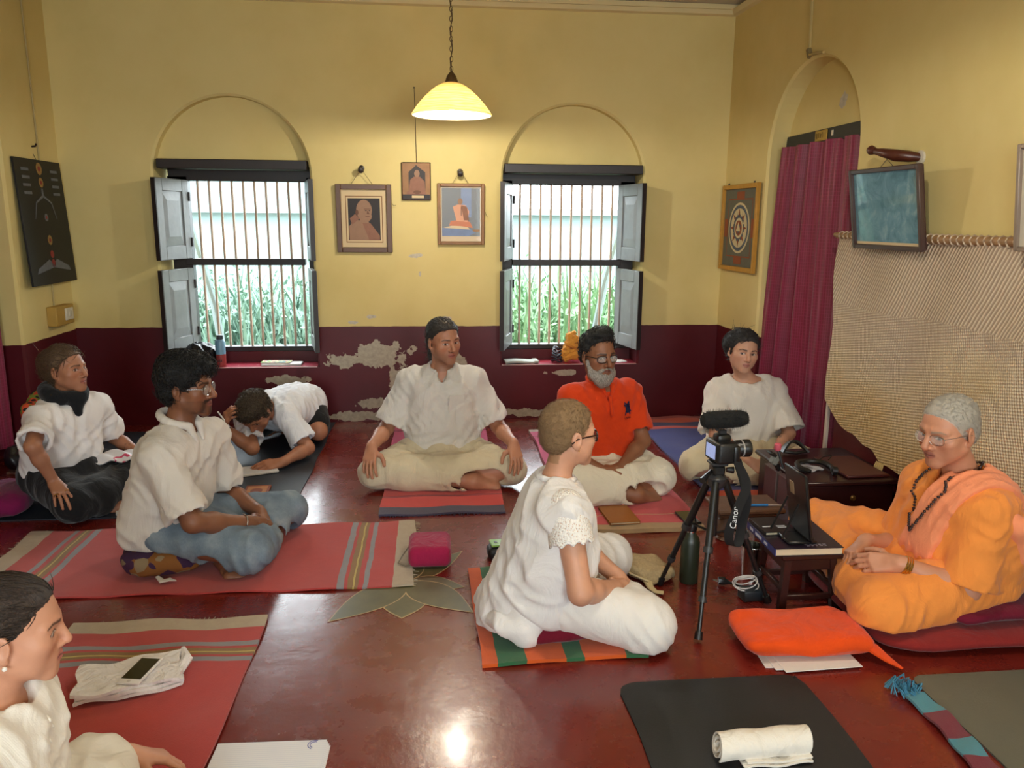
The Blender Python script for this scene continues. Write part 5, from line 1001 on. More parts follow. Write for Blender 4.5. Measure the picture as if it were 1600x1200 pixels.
        for g in (1, -1): F.sub(d_ell(h(g*.032, .093, .001), A(.0175, .016, .0105)*k, R), .012*k)
        for g in (1, -1): F.ell(h(g*.032, .0645, .0), A(.0155, .0155, .0125)*k, R, .005)
        F.cone(h(0, .083, .016), h(0, .089+.018*nose, -.029), .0075*k, .0105*k*nose, .010)
        F.cone(h(0, .089+.016*nose, -.031), h(0, .085, -.040), .009*k*nose, .008*k, .006)
        for g in (1, -1): F.ell(h(g*.0125*nose, .091, -.036), A(.0075, .011, .0075)*k*nose, R, .006)
        for g in (1, -1):
            F.cone(h(0, .0905, -.0575), h(g*.021, .080, -.0625+mouth_open*.1), .0052*k*lips, .003*k, .005)
            F.cone(h(0, .0895, -.0685-mouth_open), h(g*.018, .080, -.0645-mouth_open*.4), .0062*k*lips, .003*k, .005)
        F.sub(d_cone(h(-.019, .093, -.0632), h(.019, .093, -.0632), .0016*k, .0016*k), .002)
        if ear:
            for g in (1, -1):
                ER = R@np.array([[math.cos(.35*g), math.sin(.35*g), 0], [-math.sin(.35*g), math.cos(.35*g), 0], [0, 0, 1.]])
                F.ell(h(g*.079, -.012, -.008), A(.008, .019, .031)*k, ER, .006); F.sub(d_ell(h(g*.089, -.008, -.004), A(.007, .011, .019)*k, ER), .004)
                F.ell(h(g*.076, -.004, -.034), A(.006, .009, .010)*k, ER, .006)
        J = s.J; F.cone(J['neck']-s.up*.02, h(0, -.018, -.075), .057*s.w**.5*(.88 if s.fem else 1), .052*s.w**.5*(.88 if s.fem else 1), .03)
    def hl(s, P): return ((P-s.J['head'])@s.R)/s.hs
    def colour(s, V, lip=(165, 90, 82), browc=(50, 34, 26), iris=(60, 38, 24), gaze=(0, 0), beard=None, brow_w=1.0, eyes=True, lid=0.0, scalp=None, moust=None):
        """albedo per vertex"""
        n = len(V); base = lc(s.skin); C = np.tile(base, (n, 1)); L = s.hl(V); x, y, z = L.T; ax = np.abs(x)
        mot = 1+.05*wav(V.astype(f32), (60, 60, 60), 3)[:, None]; C = C*mot
        front = y > .04; inh = (np.abs(z) < .16) & (np.abs(x) < .1) & (np.abs(y) < .13)
        red = np.exp(-((ax-.042)/.02)**2-((z+.03)/.02)**2)*front+np.exp(-(x/.014)**2-((z+.032)/.012)**2)*(y > .09)
        C = C*(1-.10*(red*inh)[:, None]*np.array([0, 1, 1.2]))
        mm = lambda col, wgt: C*(1-wgt[:, None])+lc(col)*wgt[:, None]
        if scalp: C = mm(scalp[0], scalp[1](x, y, z)*inh)
        if beard: C = mm(beard[0], np.clip(beard[1](x, y, z), 0, 1)*inh)
        lw = np.clip(1.25-((x/.0225)**2+((z+.063)/.0125)**2), 0, 1)*(y > .066)*inh; C = mm(lip, np.clip(lw*1.6, 0, .8))
        C = mm((70, 30, 28), np.clip(1.4-np.abs(z+.0632)/.0016, 0, 1)*(ax < .021)*(y > .068)*inh*.8)
        bz = .0225+.10*(ax-.02)-np.maximum(ax-.04, 0)*.55; bw = .0042*brow_w*(1.15-ax/.09)
        C = mm(browc, np.clip(1.5-np.abs(z-bz)/bw, 0, 1)*((ax > .013) & (ax < .055) & front & inh)*.9)
        if eyes:
            for g in (1, -1):
                ex = x-g*.032; u = ex/.0150; top = .0062*(1-u*u)*(1-lid); bot = -.0048*(1-u*u); ins = (np.abs(u) < 1) & (z < top) & (z > bot) & front & inh
                C[ins] = lc((205, 192, 184))
                dr = np.hypot(ex-gaze[0], z-gaze[1]); C[ins & (dr < .0064)] = lc(iris); C[ins & (dr < .0030)] = lc((12, 9, 8))
                lash = (np.abs(u) < 1.08) & (z >= top-.0006) & (z < top+.0026) & front & inh; C = mm((38, 24, 20), lash*.85)
                lo_ = (np.abs(u) < 1.0) & (z <= bot) & (z > bot-.0018) & front & inh; C = mm(tuple(v*.55 for v in s.skin), lo_*.7)
        no = (np.hypot(ax-.008, (z+.041)*1.3) < .004) & (y > .08) & inh; C = mm((60, 28, 24), no*.8)
        for f in s.paint: C = f(V, C)
        return np.clip(C, 0, 1)
    def build(s, name, label, vox=.0075, fine=.0028, hv=.0034, group=None, col={}):
        F = s.skinF; s.ground(F); H = s.J['head']; hr = .150*s.hs; hands = s.hands+s.feet
        inhead = lambda P, m=0.: (((P-H) @ s.R)[:, 2] > -.118*s.hs+m) & (np.linalg.norm(P-H, axis=1) < .175*s.hs-m)
        def inhand(P, r=.105):
            o = np.zeros(len(P), bool)
            for c in hands: o |= np.linalg.norm(P-c, axis=1) < r
            return o
        parts = [F.mesh(vox, keep=lambda P: ~(inhead(P, vox*.7) | inhand(P, .105-vox*.6)))]
        parts.append(F.mesh(fine, H-.18, H+.18, keep=inhead))
        done = []
        if hands:
            hh = np.array(hands); used = np.zeros(len(hh), bool)
            for i in range(len(hh)):
                if used[i]: continue
                grp = [j for j in range(len(hh)) if not used[j] and np.linalg.norm(hh[j]-hh[i]) < .24]
                for j in grp: used[j] = True
                c = hh[grp]
                def kp(P, prev=list(done), c=c):
                    o = np.zeros(len(P), bool)
                    for q in c: o |= np.linalg.norm(P-q, axis=1) < .105
                    for q in prev: o &= ~(np.linalg.norm(P-q, axis=1) < .105)
                    return o & ~inhead(P)
                parts.append(F.mesh(hv, c.min(0)-.13, c.max(0)+.13, keep=kp)); done += list(c)
        V = []; Q = []; o = 0
        for v_, q_ in parts: V.append(v_); Q.append(q_+o); o += len(v_)
        V = np.concatenate(V); Q = np.concatenate(Q)
        base = np.array([s.J['pel'][0], s.J['pel'][1], 0.])
        s.o = np_mesh(name, V, Q, mSkin, None, s.colour(V, **col), base); tag(s.o, label, 'person', group); s.base = base
        return s.o
    def part(s, name, F, vox, mat, smooth=1, lo=None, hi=None, label=None):
        s.ground(F); V, Q = F.mesh(vox, lo, hi, smooth=smooth); o = np_mesh(name, V-s.base, Q, mat, s.o)
        if label: o['label'] = label
        return o
    def hairpart(s, F, vox, mat, n=900, L=.035, comb=(0, -1, -.35), r=.0013, lift=.004, jit=.35, seed=1, name='hair'):
        """hair mass plus locks lying along the comb direction (head-local)"""
        V, Q = F.mesh(vox); g = np.random.default_rng(seed)
        if n:
            i = g.integers(0, len(Q), n); q = V[Q[i]]; c = q.mean(1); nn = np.cross(q[:, 2]-q[:, 0], q[:, 3]-q[:, 1]); nn /= np.linalg.norm(nn, axis=1)[:, None]+1e-12
            hd = nrm(c.mean(0)); out = c-(s.J['head']+s.R@np.array([0, -.02, .03])*s.hs); nn *= np.sign(np.einsum('ij,ij->i', nn, out))[:, None]
            d = np.tile(s.R@np.asarray(comb, float), (n, 1))+g.normal(size=(n, 3))*jit; d -= nn*np.einsum('ij,ij->i', d, nn)[:, None]; d /= np.linalg.norm(d, axis=1)[:, None]+1e-9
            sd = np.cross(nn, d); Ls = L*g.uniform(.6, 1.3, n); vs = []; ph = g.uniform(0, 6.28, n); cu = jit*.004
            for k in range(4):
                t = k/3; p_ = c+d*(Ls*t)[:, None]-nn*((Ls*t)**2/.19)[:, None]+nn*(.0008+lift*math.sin(PI*min(t, .75)))+sd*(cu*np.sin(ph+3*t))[:, None]; rr = r*(1, 1, .85, .25)[k]
                for a in range(3): vs.append(p_+(sd*math.cos(a*2.094)+nn*math.sin(a*2.094))*rr)
            vs = np.stack(vs, 1); o = len(V)+np.arange(n)[:, None]*12; fq = []
            for k in range(3):
                for a in range(3): fq.append(np.stack([o[:, 0]+k*3+a, o[:, 0]+k*3+(a+1) % 3, o[:, 0]+(k+1)*3+(a+1) % 3, o[:, 0]+(k+1)*3+a], 1))
            V = np.concatenate([V, vs.reshape(-1, 3)]); Q = np.concatenate([Q]+fq)
        return np_mesh(name, V-s.base, Q, mat, s.o)
    def mbpart(s, name, mb, mat, label=None):
        o = mb.build(name, mat, s.o); o.matrix_parent_inverse = Matrix.Identity(4)
        o.data.transform(Matrix.Translation(-Vector(s.base)))
        if label: o['label'] = label
        return o
    def sleeve(s, F, S, t, r0, r1, g=0, k=.03, drop=0.0, thick=.016, tilt=(0, 0, 0)):
        """hollow sleeve from the shoulder to fraction t of the upper arm"""
        J = s.J; a = J['sh'+S]; b = J['el'+S]; ax = nrm(b-a); e = a+(b-a)*t+np.array([0, 0, -drop])
        ex = nrm(e-a); pl = d_plane(e, nrm(ex+np.array(tilt))); e2 = e+ex*.04
        L = np.linalg.norm(e-a); rr = r1+(r1-r0)*.04/L
        outer = d_cone(a, e2, r0, rr); inner = d_max(d_cone(a, e2, r0-thick, rr-thick), neg(d_plane(a+(e-a)*.72, ex)))
        F.add(d_max(outer, pl, neg(inner)), (a, e), max(r0, r1)+.02, k); return e
    def ring(s, F, pts, r, k=.01): F.chain(pts, [r]*len(pts), k)
    def glasses(s, mat, w=.024, hgt=.018, r=.0016, y=.092, z=-.003, rnd=False, lens=None, temple_r=None, name='glasses'):
        """spectacles as one part: two rims, bridge, two temples; lenses below it"""
        mb = MB(); h = lambda a, b_, c: s.hp(a, b_, c)
        for g in (1, -1):
            n = 20; pts = []
            for i in range(n+1):
                t = 2*PI*i/n; cx, cz = math.cos(t), math.sin(t)
                if not rnd: m_ = max(abs(cx), abs(cz)); p_ = (abs(cx)**3.2+abs(cz)**3.2)**(1/3.2); cx, cz = cx/p_, cz/p_
                pts.append(h(g*(.033+cx*w), y-.010*abs(cx*.5+.5)**2-.002*cz, z+cz*hgt))
            mb.tube(pts, r, 6, cap=False); mb.tube([h(g*(.033+w), y-.010, z+.006), h(g*.070, y-.03, z+.008), h(g*.0805, .02, z+.006), h(g*.082, -.012, z+.002), h(g*.080, -.03, z-.014)], temple_r or r*.9, 6)
        mb.tube([h(-.0335+w, y-.001, z+.003), h(0, y+.004, z+.006), h(.0335-w, y-.001, z+.003)], r, 6)
        o = s.mbpart(name, mb, mat)
        if lens:
            for g in (1, -1):
                pl = [h(g*(.033+w*.97*math.cos(2*PI*i/20)), y-.004, z+hgt*.97*math.sin(2*PI*i/20)) for i in range(20)]
                q = MB(); q.add(pl+[p-s.R[:, 1]*.001 for p in pl], [tuple(range(20)), tuple(range(39, 19, -1))]+[(i, (i+1) % 20, 20+(i+1) % 20, 20+i) for i in range(20)])
                l_ = s.mbpart('lens', q, lens); l_.parent = o
        return o
# ================================================================ POSES: joints in metres in the room
def ik(a, b, l1, l2, hint):
    a, b, hint = (np.asarray(x, float) for x in (a, b, hint))
    d = b-a; L = np.linalg.norm(d); mx = (l1+l2)*.998
    if L > mx: b = a+d*mx/L; d = b-a; L = mx
    x = (l1*l1-l2*l2+L*L)/(2*L); h = math.sqrt(max(l1*l1-x*x, 0)); u = d/L
    n = hint-u*hint.dot(u); n /= np.linalg.norm(n)+1e-9
    return a+u*x+n*h, b
def HF(phi, pitch=0, roll=0):
    """head frame from compass heading (0 = +Y, 90 = +X); pitch + looks down; roll + tips the crown to the person's right"""
    y, p, r = (math.radians(a) for a in (phi, pitch, roll))
    f = np.array([math.sin(y)*math.cos(p), math.cos(y)*math.cos(p), -math.sin(p)]); x = np.array([math.cos(y), -math.sin(y), 0]); u = np.cross(x, f)
    x, u = x*math.cos(r)-u*math.sin(r), u*math.cos(r)+x*math.sin(r)
    return np.stack([x, f, u], 1)
PEO = dict(
 kurta=dict(pel=(.045, 4.30, .135), neck=(.045, 4.30, .60), head=(.055, 4.27, .755), shR=(-.135, 4.305, .55), shL=(.225, 4.305, .55), hR=(.1, 1, -.2), hL=(-.1, 1, -.2),
            wrR=(-.325, 4.02, .238), wrL=(.415, 4.02, .238), knR=(-.31, 4.03, .115), knL=(.40, 4.03, .115), anR=(.20, 3.965, .06), anL=(-.06, 4.06, .055)),
 polo=dict(pel=(.90, 4.05, .135), neck=(.868, 3.99, .575), head=(.835, 3.93, .728), shR=(.705, 3.95, .525), shL=(1.035, 4.05, .525), hR=(-1, .3, -.4), hL=(1, .4, -.3),
           wrR=(.83, 3.73, .175), wrL=(.93, 3.75, .185), knR=(.60, 3.73, .13), knL=(1.135, 3.80, .13), anR=(1.0, 3.68, .065), anL=(.76, 3.68, .065)),
 tee=dict(pel=(1.765, 4.28, .125), neck=(1.752, 4.25, .54), head=(1.707, 4.20, .695), shR=(1.59, 4.25, .482), shL=(1.925, 4.25, .482), hR=(-1, .3, -.3), hL=(1, .2, -.3),
          wrR=(1.66, 3.915, .152), wrL=(1.80, 3.93, .160), knR=(1.41, 4.00, .12), knL=(2.0, 3.98, .12), anR=(1.80, 3.93, .06), anL=(1.56, 3.95, .055)),
 swami=dict(pel=(1.915, 2.53, .175), neck=(1.875, 2.53, .51), head=(1.785, 2.52, .692), shL=(1.845, 2.36, .462), shR=(1.835, 2.70, .462), hL=(.9, -.3, -.3), hR=(.8, .4, -.3),
            wrL=(1.58, 2.40, .255), wrR=(1.575, 2.61, .245), knL=(1.515, 2.36, .12), knR=(1.59, 3.0, .165), anL=(1.64, 2.78, .12), anR=(1.57, 2.60, .13)),
 shorthair=dict(pel=(.375, 2.54, .16), neck=(.405, 2.54, .54), head=(.447, 2.54, .70), shR=(.42, 2.385, .495), shL=(.415, 2.70, .485), hR=(-.5, -.8, -.2), hL=(-.2, .8, -.6),
            wrR=(.592, 2.44, .185), wrL=(.640, 2.56, .165), knR=(.69, 2.365, .10), knL=(.69, 2.92, .10), anR=(.62, 2.68, .06), anL=(.53, 2.76, .06)),
 denim=dict(pel=(-1.115, 3.21, .165), neck=(-1.02, 3.22, .585), head=(-.980, 3.22, .738), shR=(-1.055, 3.045, .515), shL=(-.945, 3.39, .515), hR=(-.4, -1, -.3), hL=(-.3, .6, -.8),
            wrR=(-.755, 3.13, .19), wrL=(-.745, 3.30, .165), knR=(-.735, 3.02, .125), knL=(-.665, 3.50, .115), anR=(-.70, 3.30, .06), anL=(-.835, 3.10, .06)),
 scarf=dict(pel=(-1.85, 3.97, .16), neck=(-1.79, 3.95, .54), head=(-1.755, 3.945, .68), shR=(-1.84, 3.81, .485), shL=(-1.70, 4.11, .485), hR=(.3, -.8, -.5), hL=(-.3, .8, -.8),
            wrR=(-1.735, 3.66, .208), wrL=(-1.515, 4.12, .20), knR=(-1.66, 3.66, .115), knL=(-1.48, 4.20, .11), anR=(-1.55, 3.93, .06), anL=(-1.62, 3.84, .06)),
 front=dict(pel=(-.965, 1.50, .12), neck=(-.885, 1.51, .468), head=(-.840, 1.537, .595), shR=(-.88, 1.36, .415), shL=(-.915, 1.665, .405), hR=(-.3, -1, -.2), hL=(-.5, .2, -1),
            wrR=(-.66, 1.60, .17), wrL=(-.745, 1.785, .125), knR=(-.62, 1.28, .13), knL=(-.815, 1.75, .115), anR=(-.62, 1.62, .06), anL=(-.70, 1.52, .055)),
 bend=dict(pel=(-.875, 5.13, .20), neck=(-.985, 4.72, .285), head=(-1.03, 4.58, .30), shR=(-1.115, 4.72, .255), shL=(-.87, 4.68, .255), hR=(.3, -.8, -.8), hL=(1, .3, -.6),
           wrR=(-1.19, 4.50, .235), wrL=(-.86, 4.42, .045), knR=(-1.13, 4.95, .10), knL=(-.72, 4.88, .10), anR=(-.95, 5.22, .06), anL=(-.80, 5.24, .06)),
)
ARM = dict(kurta=1.0, polo=.95, tee=.94, swami=.93, shorthair=.86, denim=.98, scarf=.80, front=.84, bend=.84)
for n_, J_ in PEO.items():
    for k_ in J_: J_[k_] = np.array(J_[k_], float)
    if n_ != 'bend': J_['shR'][2] -= .024; J_['shL'][2] -= .024; J_['knR'][2] -= .015; J_['knL'][2] -= .015
    for S_ in 'RL': J_['el'+S_], J_['wr'+S_] = ik(J_['sh'+S_], J_['wr'+S_], .285*ARM[n_], .25*ARM[n_], J_['h'+S_])
# ================================================================ PEOPLE
mGl = MAT('spectacle_lens', (235, 240, 240), .05, 0, alpha=.16, spec=.8)
mBlk = MAT('black_plastic', (16, 16, 17), .4, .1, 20); mGold = MAT('gold_metal', (214, 170, 90), .25, .05, metal=1); mSilv = MAT('silver_metal', (200, 200, 200), .25, .05, metal=1)
UP = np.array([0, 0, 1.])
def local(s, f):
    return lambda p: f(*(((p-s.J['head'].astype(f32))@s.R.astype(f32))/s.hs).T)*s.hs
HLZ = [-.13, -.07, -.035, -.01, .02, .045, .065, .08, .12]
def haircap(s, t=.008, ys=(-.05, -.045, -.03, .012, .034, .048, .066, .084, .12), amp=.003, fr=(90, 90, 50), nape=True, extra=None, zoff=0.0, sides=0.0):
    F = Field(); h = s.hp; k = s.hs
    F.ell(h(0, -.014, .036), A(.0745+t+sides, .0945+t, .083+t)*k, s.R, .02)
    if nape: F.ell(h(0, -.045, -.018), A(.062+t*.6, .055+t*.6, .055)*k, s.R, .03)
    F.clip(local(s, lambda x, y, z: (y-np.interp(z-zoff, HLZ, ys)+.004*np.sin(x*410+3*np.sin(z*190))*np.sin(z*330)).astype(f32)), .006)
    # keep ears free
    for g in (1, -1): F.sub(d_ell(h(g*.085, -.006, -.010), A(.018, .022, .034)*k, s.R), .006)
    if extra: extra(F)
    F.disp(lambda p: (amp*wav(p, fr, 11)).astype(f32))
    return F
def folds(a, k, seed): return lambda p: (a*wav(p, k, seed)).astype(f32)
def cfold(s, F, seed, a=.0095, wl=.08):
    F.disp(wrk(a, wl, s.lat+s.up*.35, seed)); F.disp(wrk(a*.8, wl*.8, s.up*.8+s.lat*.6, seed+1)); F.disp(wrk(a*.6, wl*.5, s.up*.7-s.lat*.7+s.fw*.4, seed+2))
def tfold(s, F, seed, a=.0095, wl=.075):
    J = s.J; dR = J['knR']-J['hipR']; dL = J['knL']-J['hipL']; m = s.base[0]*s.lat[0]+s.base[1]*s.lat[1]
    wr_, wl_ = wrk(a, wl, dR+UP*.12, seed), wrk(a, wl, dL+UP*.12, seed+1); l = s.lat.astype(f32)
    F.disp(lambda p: np.where(p@l > m, wr_(p), wl_(p)).astype(f32)); F.disp(wrk(a*.7, wl*.7, s.fw*.8+UP*.5, seed+2))
def lapcloth(s, F, g=.03, w=.06, k=.07):
    J = s.J; m = (J['knR']+J['knL'])/2; c = (J['pel']+m)/2; F.cone(J['pel']-UP*.01, c, .10+g, .075+g*.5, k); F.cone(J['knR']*.75+J['knL']*.25, J['knL']*.75+J['knR']*.25, w, w, k)
def ringpts(s, c, ax, r, r2=None, n=20, a0=0, a1=2*PI, fw=None):
    ax = nrm(ax); fw = nrm((s.fw if fw is None else fw)-ax*np.dot(s.fw if fw is None else fw, ax)); la = np.cross(fw, ax); r2 = r2 or r
    return [np.asarray(c)+fw*math.cos(a0+(a1-a0)*i/n)*r+la*math.sin(a0+(a1-a0)*i/n)*r2 for i in range(n+1)]
def neckhole(s, F, r=.068, depth=.03, fwd=.015, k=.012):
    J = s.J; n = J['neck']; F.sub(d_cone(n-s.up*depth+s.fw*fwd, n+s.up*.14+s.fw*.02, r, r*1.35), k)

def person_kurta():
    s = Body(PEO['kurta'], HF(150, 5, 2), 1.0, 1.02, (182, 128, 100), zf=.016); J = s.J; F = s.skinF
    s.torso(F); [s.arm(F, S) for S in 'RL']; [s.leg(F, S) for S in 'RL']; s.headshape(nose=1.05, jaw=1.05)
    s.hand('R', (-.10, -.82, -.56), (-.25, -.50, .80), .42, .5, .7); s.hand('L', (.10, -.82, -.56), (.25, -.50, .80), .45, .5, .7)
    s.foot('R', (1, -.12, -.05), (0, -.75, .6)); s.foot('L', (-1, -.2, -.1), (0, -.6, .8))
    stub = lambda x, y, z: .45*np.clip((-.03-z)/.03, 0, 1)*(y > .0)
    s.build('person', 'bearded-shadow man in white short-sleeved kurta sitting cross-legged, hands on knees', .0100, .0030, .0036, 'people seated on the floor', dict(beard=((110, 84, 70), stub), gaze=(.003, 0), browc=(44, 32, 26)))
    s.o['label'] = 'man with tied-back hair in white kurta sitting cross-legged with hands on knees'
    C = Field(); s.torso(C, .026, .06, .018); C.ell(J['pel']+s.fw*.03+UP*.02, (.175, .15, .10), None, .05)
    for S in 'RL': s.sleeve(C, S, .84, .064, .088, drop=.012)
    C.clip(d_plane(J['pel']-UP*.03, (0, 0, -1))); neckhole(s, C, .062, .015, .012)
    C.sub(d_cone(J['neck']+s.fw*.085-UP*.0, J['neck']+s.fw*.10-UP*.125, .032, .004), .006)
    cfold(s, C, 6)
    mK = CLOTH('kurta_cotton', (210, 206, 200), .05, 320, .5, 11)
    sh = s.part('shirt', C, .0070, mK)
    K = Field(); K.chain(ringpts(s, J['neck']+UP*.012+s.fw*.006, UP+s.fw*.30, .075, .072, 16, .55, 2*PI-.55), [.009]*17, .008)
    for a in (.55, -.55):
        p0 = ringpts(s, J['neck']+UP*.012+s.fw*.006, UP+s.fw*.30, .075, .072, 1, a, a)[0]; K.cone(p0, J['neck']+s.fw*.118-UP*.13, .009, .006, .006)
    s.part('collar', K, .005, mK)
    pk = MB().box((0, 0, 0), (.085, .004, .10), bev=.0015); o = pk.build('pocket', mK, sh); o.matrix_local = Matrix.Translation(Vector(J['chest']-s.base+s.fw*.138-s.lat*.075-UP*.03)) @ Matrix.Rotation(.25, 4, 'Z') @ Matrix.Rotation(.12, 4, 'X')
    T = Field(); T.ell(J['pel'], (.19, .17, .13), None, .05); [s.leg(T, S, .022, .04, .020) for S in 'RL']; lapcloth(s, T, .02, .072, .09)
    T.sub(d_cone(J['anR']+(J['knR']-J['anR'])*.36, J['anR']+nrm(J['anR']-J['knR'])*.1, .050, .072), .008)
    tfold(s, T, 9)
    s.part('trousers', T, .0074, CLOTH('trouser_beige', (206, 194, 166), .06, 300, .6, 10))
    H = haircap(s, .007, (-.05, -.05, -.035, -.012, .012, .030, .052, .078, .12), .0022, (40, 40, 120)); H.chain([s.hp(0, -.10, .01), s.hp(0, -.125, -.03), s.hp(.01, -.115, -.10), s.hp(.012, -.095, -.16)], [.026, .024, .017, .008], .015)
    s.hairpart(H, .004, hair_mat('hair_dark_grey', (26, 23, 22), (66, 60, 56)), 900, .045, (0, -1, -.25))

def dhoti(s, mat, seed=3, g=.03, name='trousers', amp=.005, cut=(('R', .30), ), gp=.02, lap=.07):
    J = s.J; T = Field(); T.ell(J['pel'], (.18+gp*.4, .17+gp*.4, .125), None, .05); [s.leg(T, S, g-.004, .04, g) for S in 'RL']; lapcloth(s, T, .02, lap, .09)
    for S, t in cut: T.sub(d_cone(J['an'+S]+(J['kn'+S]-J['an'+S])*t, J['an'+S]+nrm(J['an'+S]-J['kn'+S])*.12, .058, .075), .008)
    tfold(s, T, seed+1)
    return s.part(name, T, .0074, mat)

def person_polo():
    s = Body(PEO['polo'], HF(158, 4, 0), 1.0, 1.0, (142, 96, 70), zf=.0245); J = s.J; F = s.skinF
    s.torso(F); [s.arm(F, S) for S in 'RL']; [s.leg(F, S) for S in 'RL']; s.headshape(nose=1.15)
    s.hand('R', (.75, -.45, -.35), (-.35, -.75, .25), .55, .2, .4); s.hand('L', (-.75, -.55, -.30), (.2, -.75, .55), .5, .2, .4)
    s.foot('R', (1, .12, -.08), (.1, -.7, .6)); s.foot('L', (-1, .1, -.1), (0, -.6, .8))
    s.build('person', 'grey-bearded man in orange polo shirt and glasses sitting cross-legged on pink mat', .0100, .0030, .0036, 'people seated on the floor', dict(gaze=(.003, 0), browc=(26, 20, 18), lip=(120, 72, 62), brow_w=1.3))
    mO = CLOTH('polo_orange', (214, 66, 24), .06, 300, .4, 9)
    C = Field(); s.torso(C, .018, .05, .022); C.ell(J['pel']+s.fw*.05+UP*.03, (.16, .14, .09), None, .05)
    for S in 'RL': s.sleeve(C, S, .78, .066, .074, drop=.006)
    C.clip(d_plane(J['pel']-UP*.005, (0, 0, -1))); neckhole(s, C, .06, .01, .012); C.sub(d_cone(J['neck']+s.fw*.075, J['neck']+s.fw*.09-UP*.085, .022, .004), .005)
    cfold(s, C, 16); sh = s.part('shirt', C, .0070, mO)
    K = Field(); K.chain(ringpts(s, J['neck']+UP*.012, UP+s.fw*.30, .072, .07, 16, .45, 2*PI-.45), [.013]*17, .008)
    for a in (.5, -.5): p0 = ringpts(s, J['neck']+UP*.010, UP+s.fw*.30, .078, .07, 1, a, a)[0]; K.cone(p0, p0+s.fw*.02-UP*.045+s.lat*(.02 if a < 0 else -.02), .016, .006, .006)
    K.cone(J['neck']+s.fw*.10-UP*.05, J['neck']+s.fw*.128-UP*.135, .010, .009, .004); s.part('collar', K, .005, mO)
    # emblem: a rider on a horse, navy
    M_ = fr(Vector(J['chest']+s.fw*.128-s.lat*.075+UP*.012), Vector(-s.lat*.97+s.fw*-.12), Vector(s.fw)) @ Matrix.Scale(1.35, 4); mN = MAT('navy_print', (24, 28, 66), .8)
    e = MB()
    for pl in (ell(.001, .004, .0095, .018), ell(.003, .018, .006, .010), ell(.004, .029, .0042, .0042), [(-.006, .008), (-.017, .020), (-.014, .025), (-.002, .017)], [(-.009, -.003), (-.012, -.022), (-.008, -.022), (-.004, -.004)], [(.004, -.003), (.009, -.022), (.013, -.021), (.010, -.002)], [(-.004, .018), (-.017, .030), (-.015, .033), (0, .023)], [(.010, .002), (.017, -.010), (.014, -.011), (.008, -.002)]): e.prism(pl, .0012, M_)
    s.mbpart('chest_emblem', e, mN)
    t = text('chest_lettering', 'USPA', .012, Matrix.Translation(-Vector(s.base)) @ M_ @ Matrix.Translation((0, -.034, .0015)), MAT('dark_red_print', (84, 20, 14), .8), s.o)
    dhoti(s, CLOTH('dhoti_white', (226, 219, 200), .05, 300, .6, 9), 21)
    mY = MAT('dhoti_border', (196, 168, 40), .7)
    tr = MB(); a = J['pel']+s.fw*.10+UP*.085-s.lat*.035; b_ = J['pel']+s.fw*.23+UP*.055-s.lat*.03; cdn = J['pel']+s.fw*.315-UP*.01-s.lat*.02
    tr.tube([a, (a+b_)/2+UP*.012, b_, cdn], .010, 6, flat=.3); s.mbpart('trouser_border', tr, mY)
    H = haircap(s, .010, (-.06, -.05, -.03, -.005, .012, .026, .040, .060, .10), .004, (70, 70, 60)); H.ell(s.hp(0, .035, .115), A(.055, .04, .022), s.R, .02); H.ell(s.hp(-.03, -.02, .12), A(.045, .05, .022), s.R, .02)
    s.hairpart(H, .004, hair_mat('hair_black', (10, 10, 11), (34, 33, 34)), 900, .03, (0, -.7, .2), .0016, .006, .7)
    Bd = Field(); h = s.hp
    Bd.ell(h(0, .055, -.105), A(.055, .040, .058), s.R, .02)
    for g in (1, -1): Bd.cone(h(g*.066, .012, -.03), h(g*.05, .045, -.085), .014, .030, .025); Bd.cone(h(g*.004, .096, -.048), h(g*.034, .080, -.066), .008, .010, .01)
    Bd.sub(d_ell(h(0, .104, -.064), A(.02, .02, .006), s.R), .006); Bd.sub(d_ell(h(0, .095, -.02), A(.042, .035, .026), s.R), .012)
    Bd.disp(folds(.003, (110, 110, 70), 31)); s.part('beard', Bd, .0036, hair_mat('beard_grey', (96, 92, 88), (196, 190, 182)))
    s.glasses(mBlk, .025, .0165, .0022, lens=mGl)

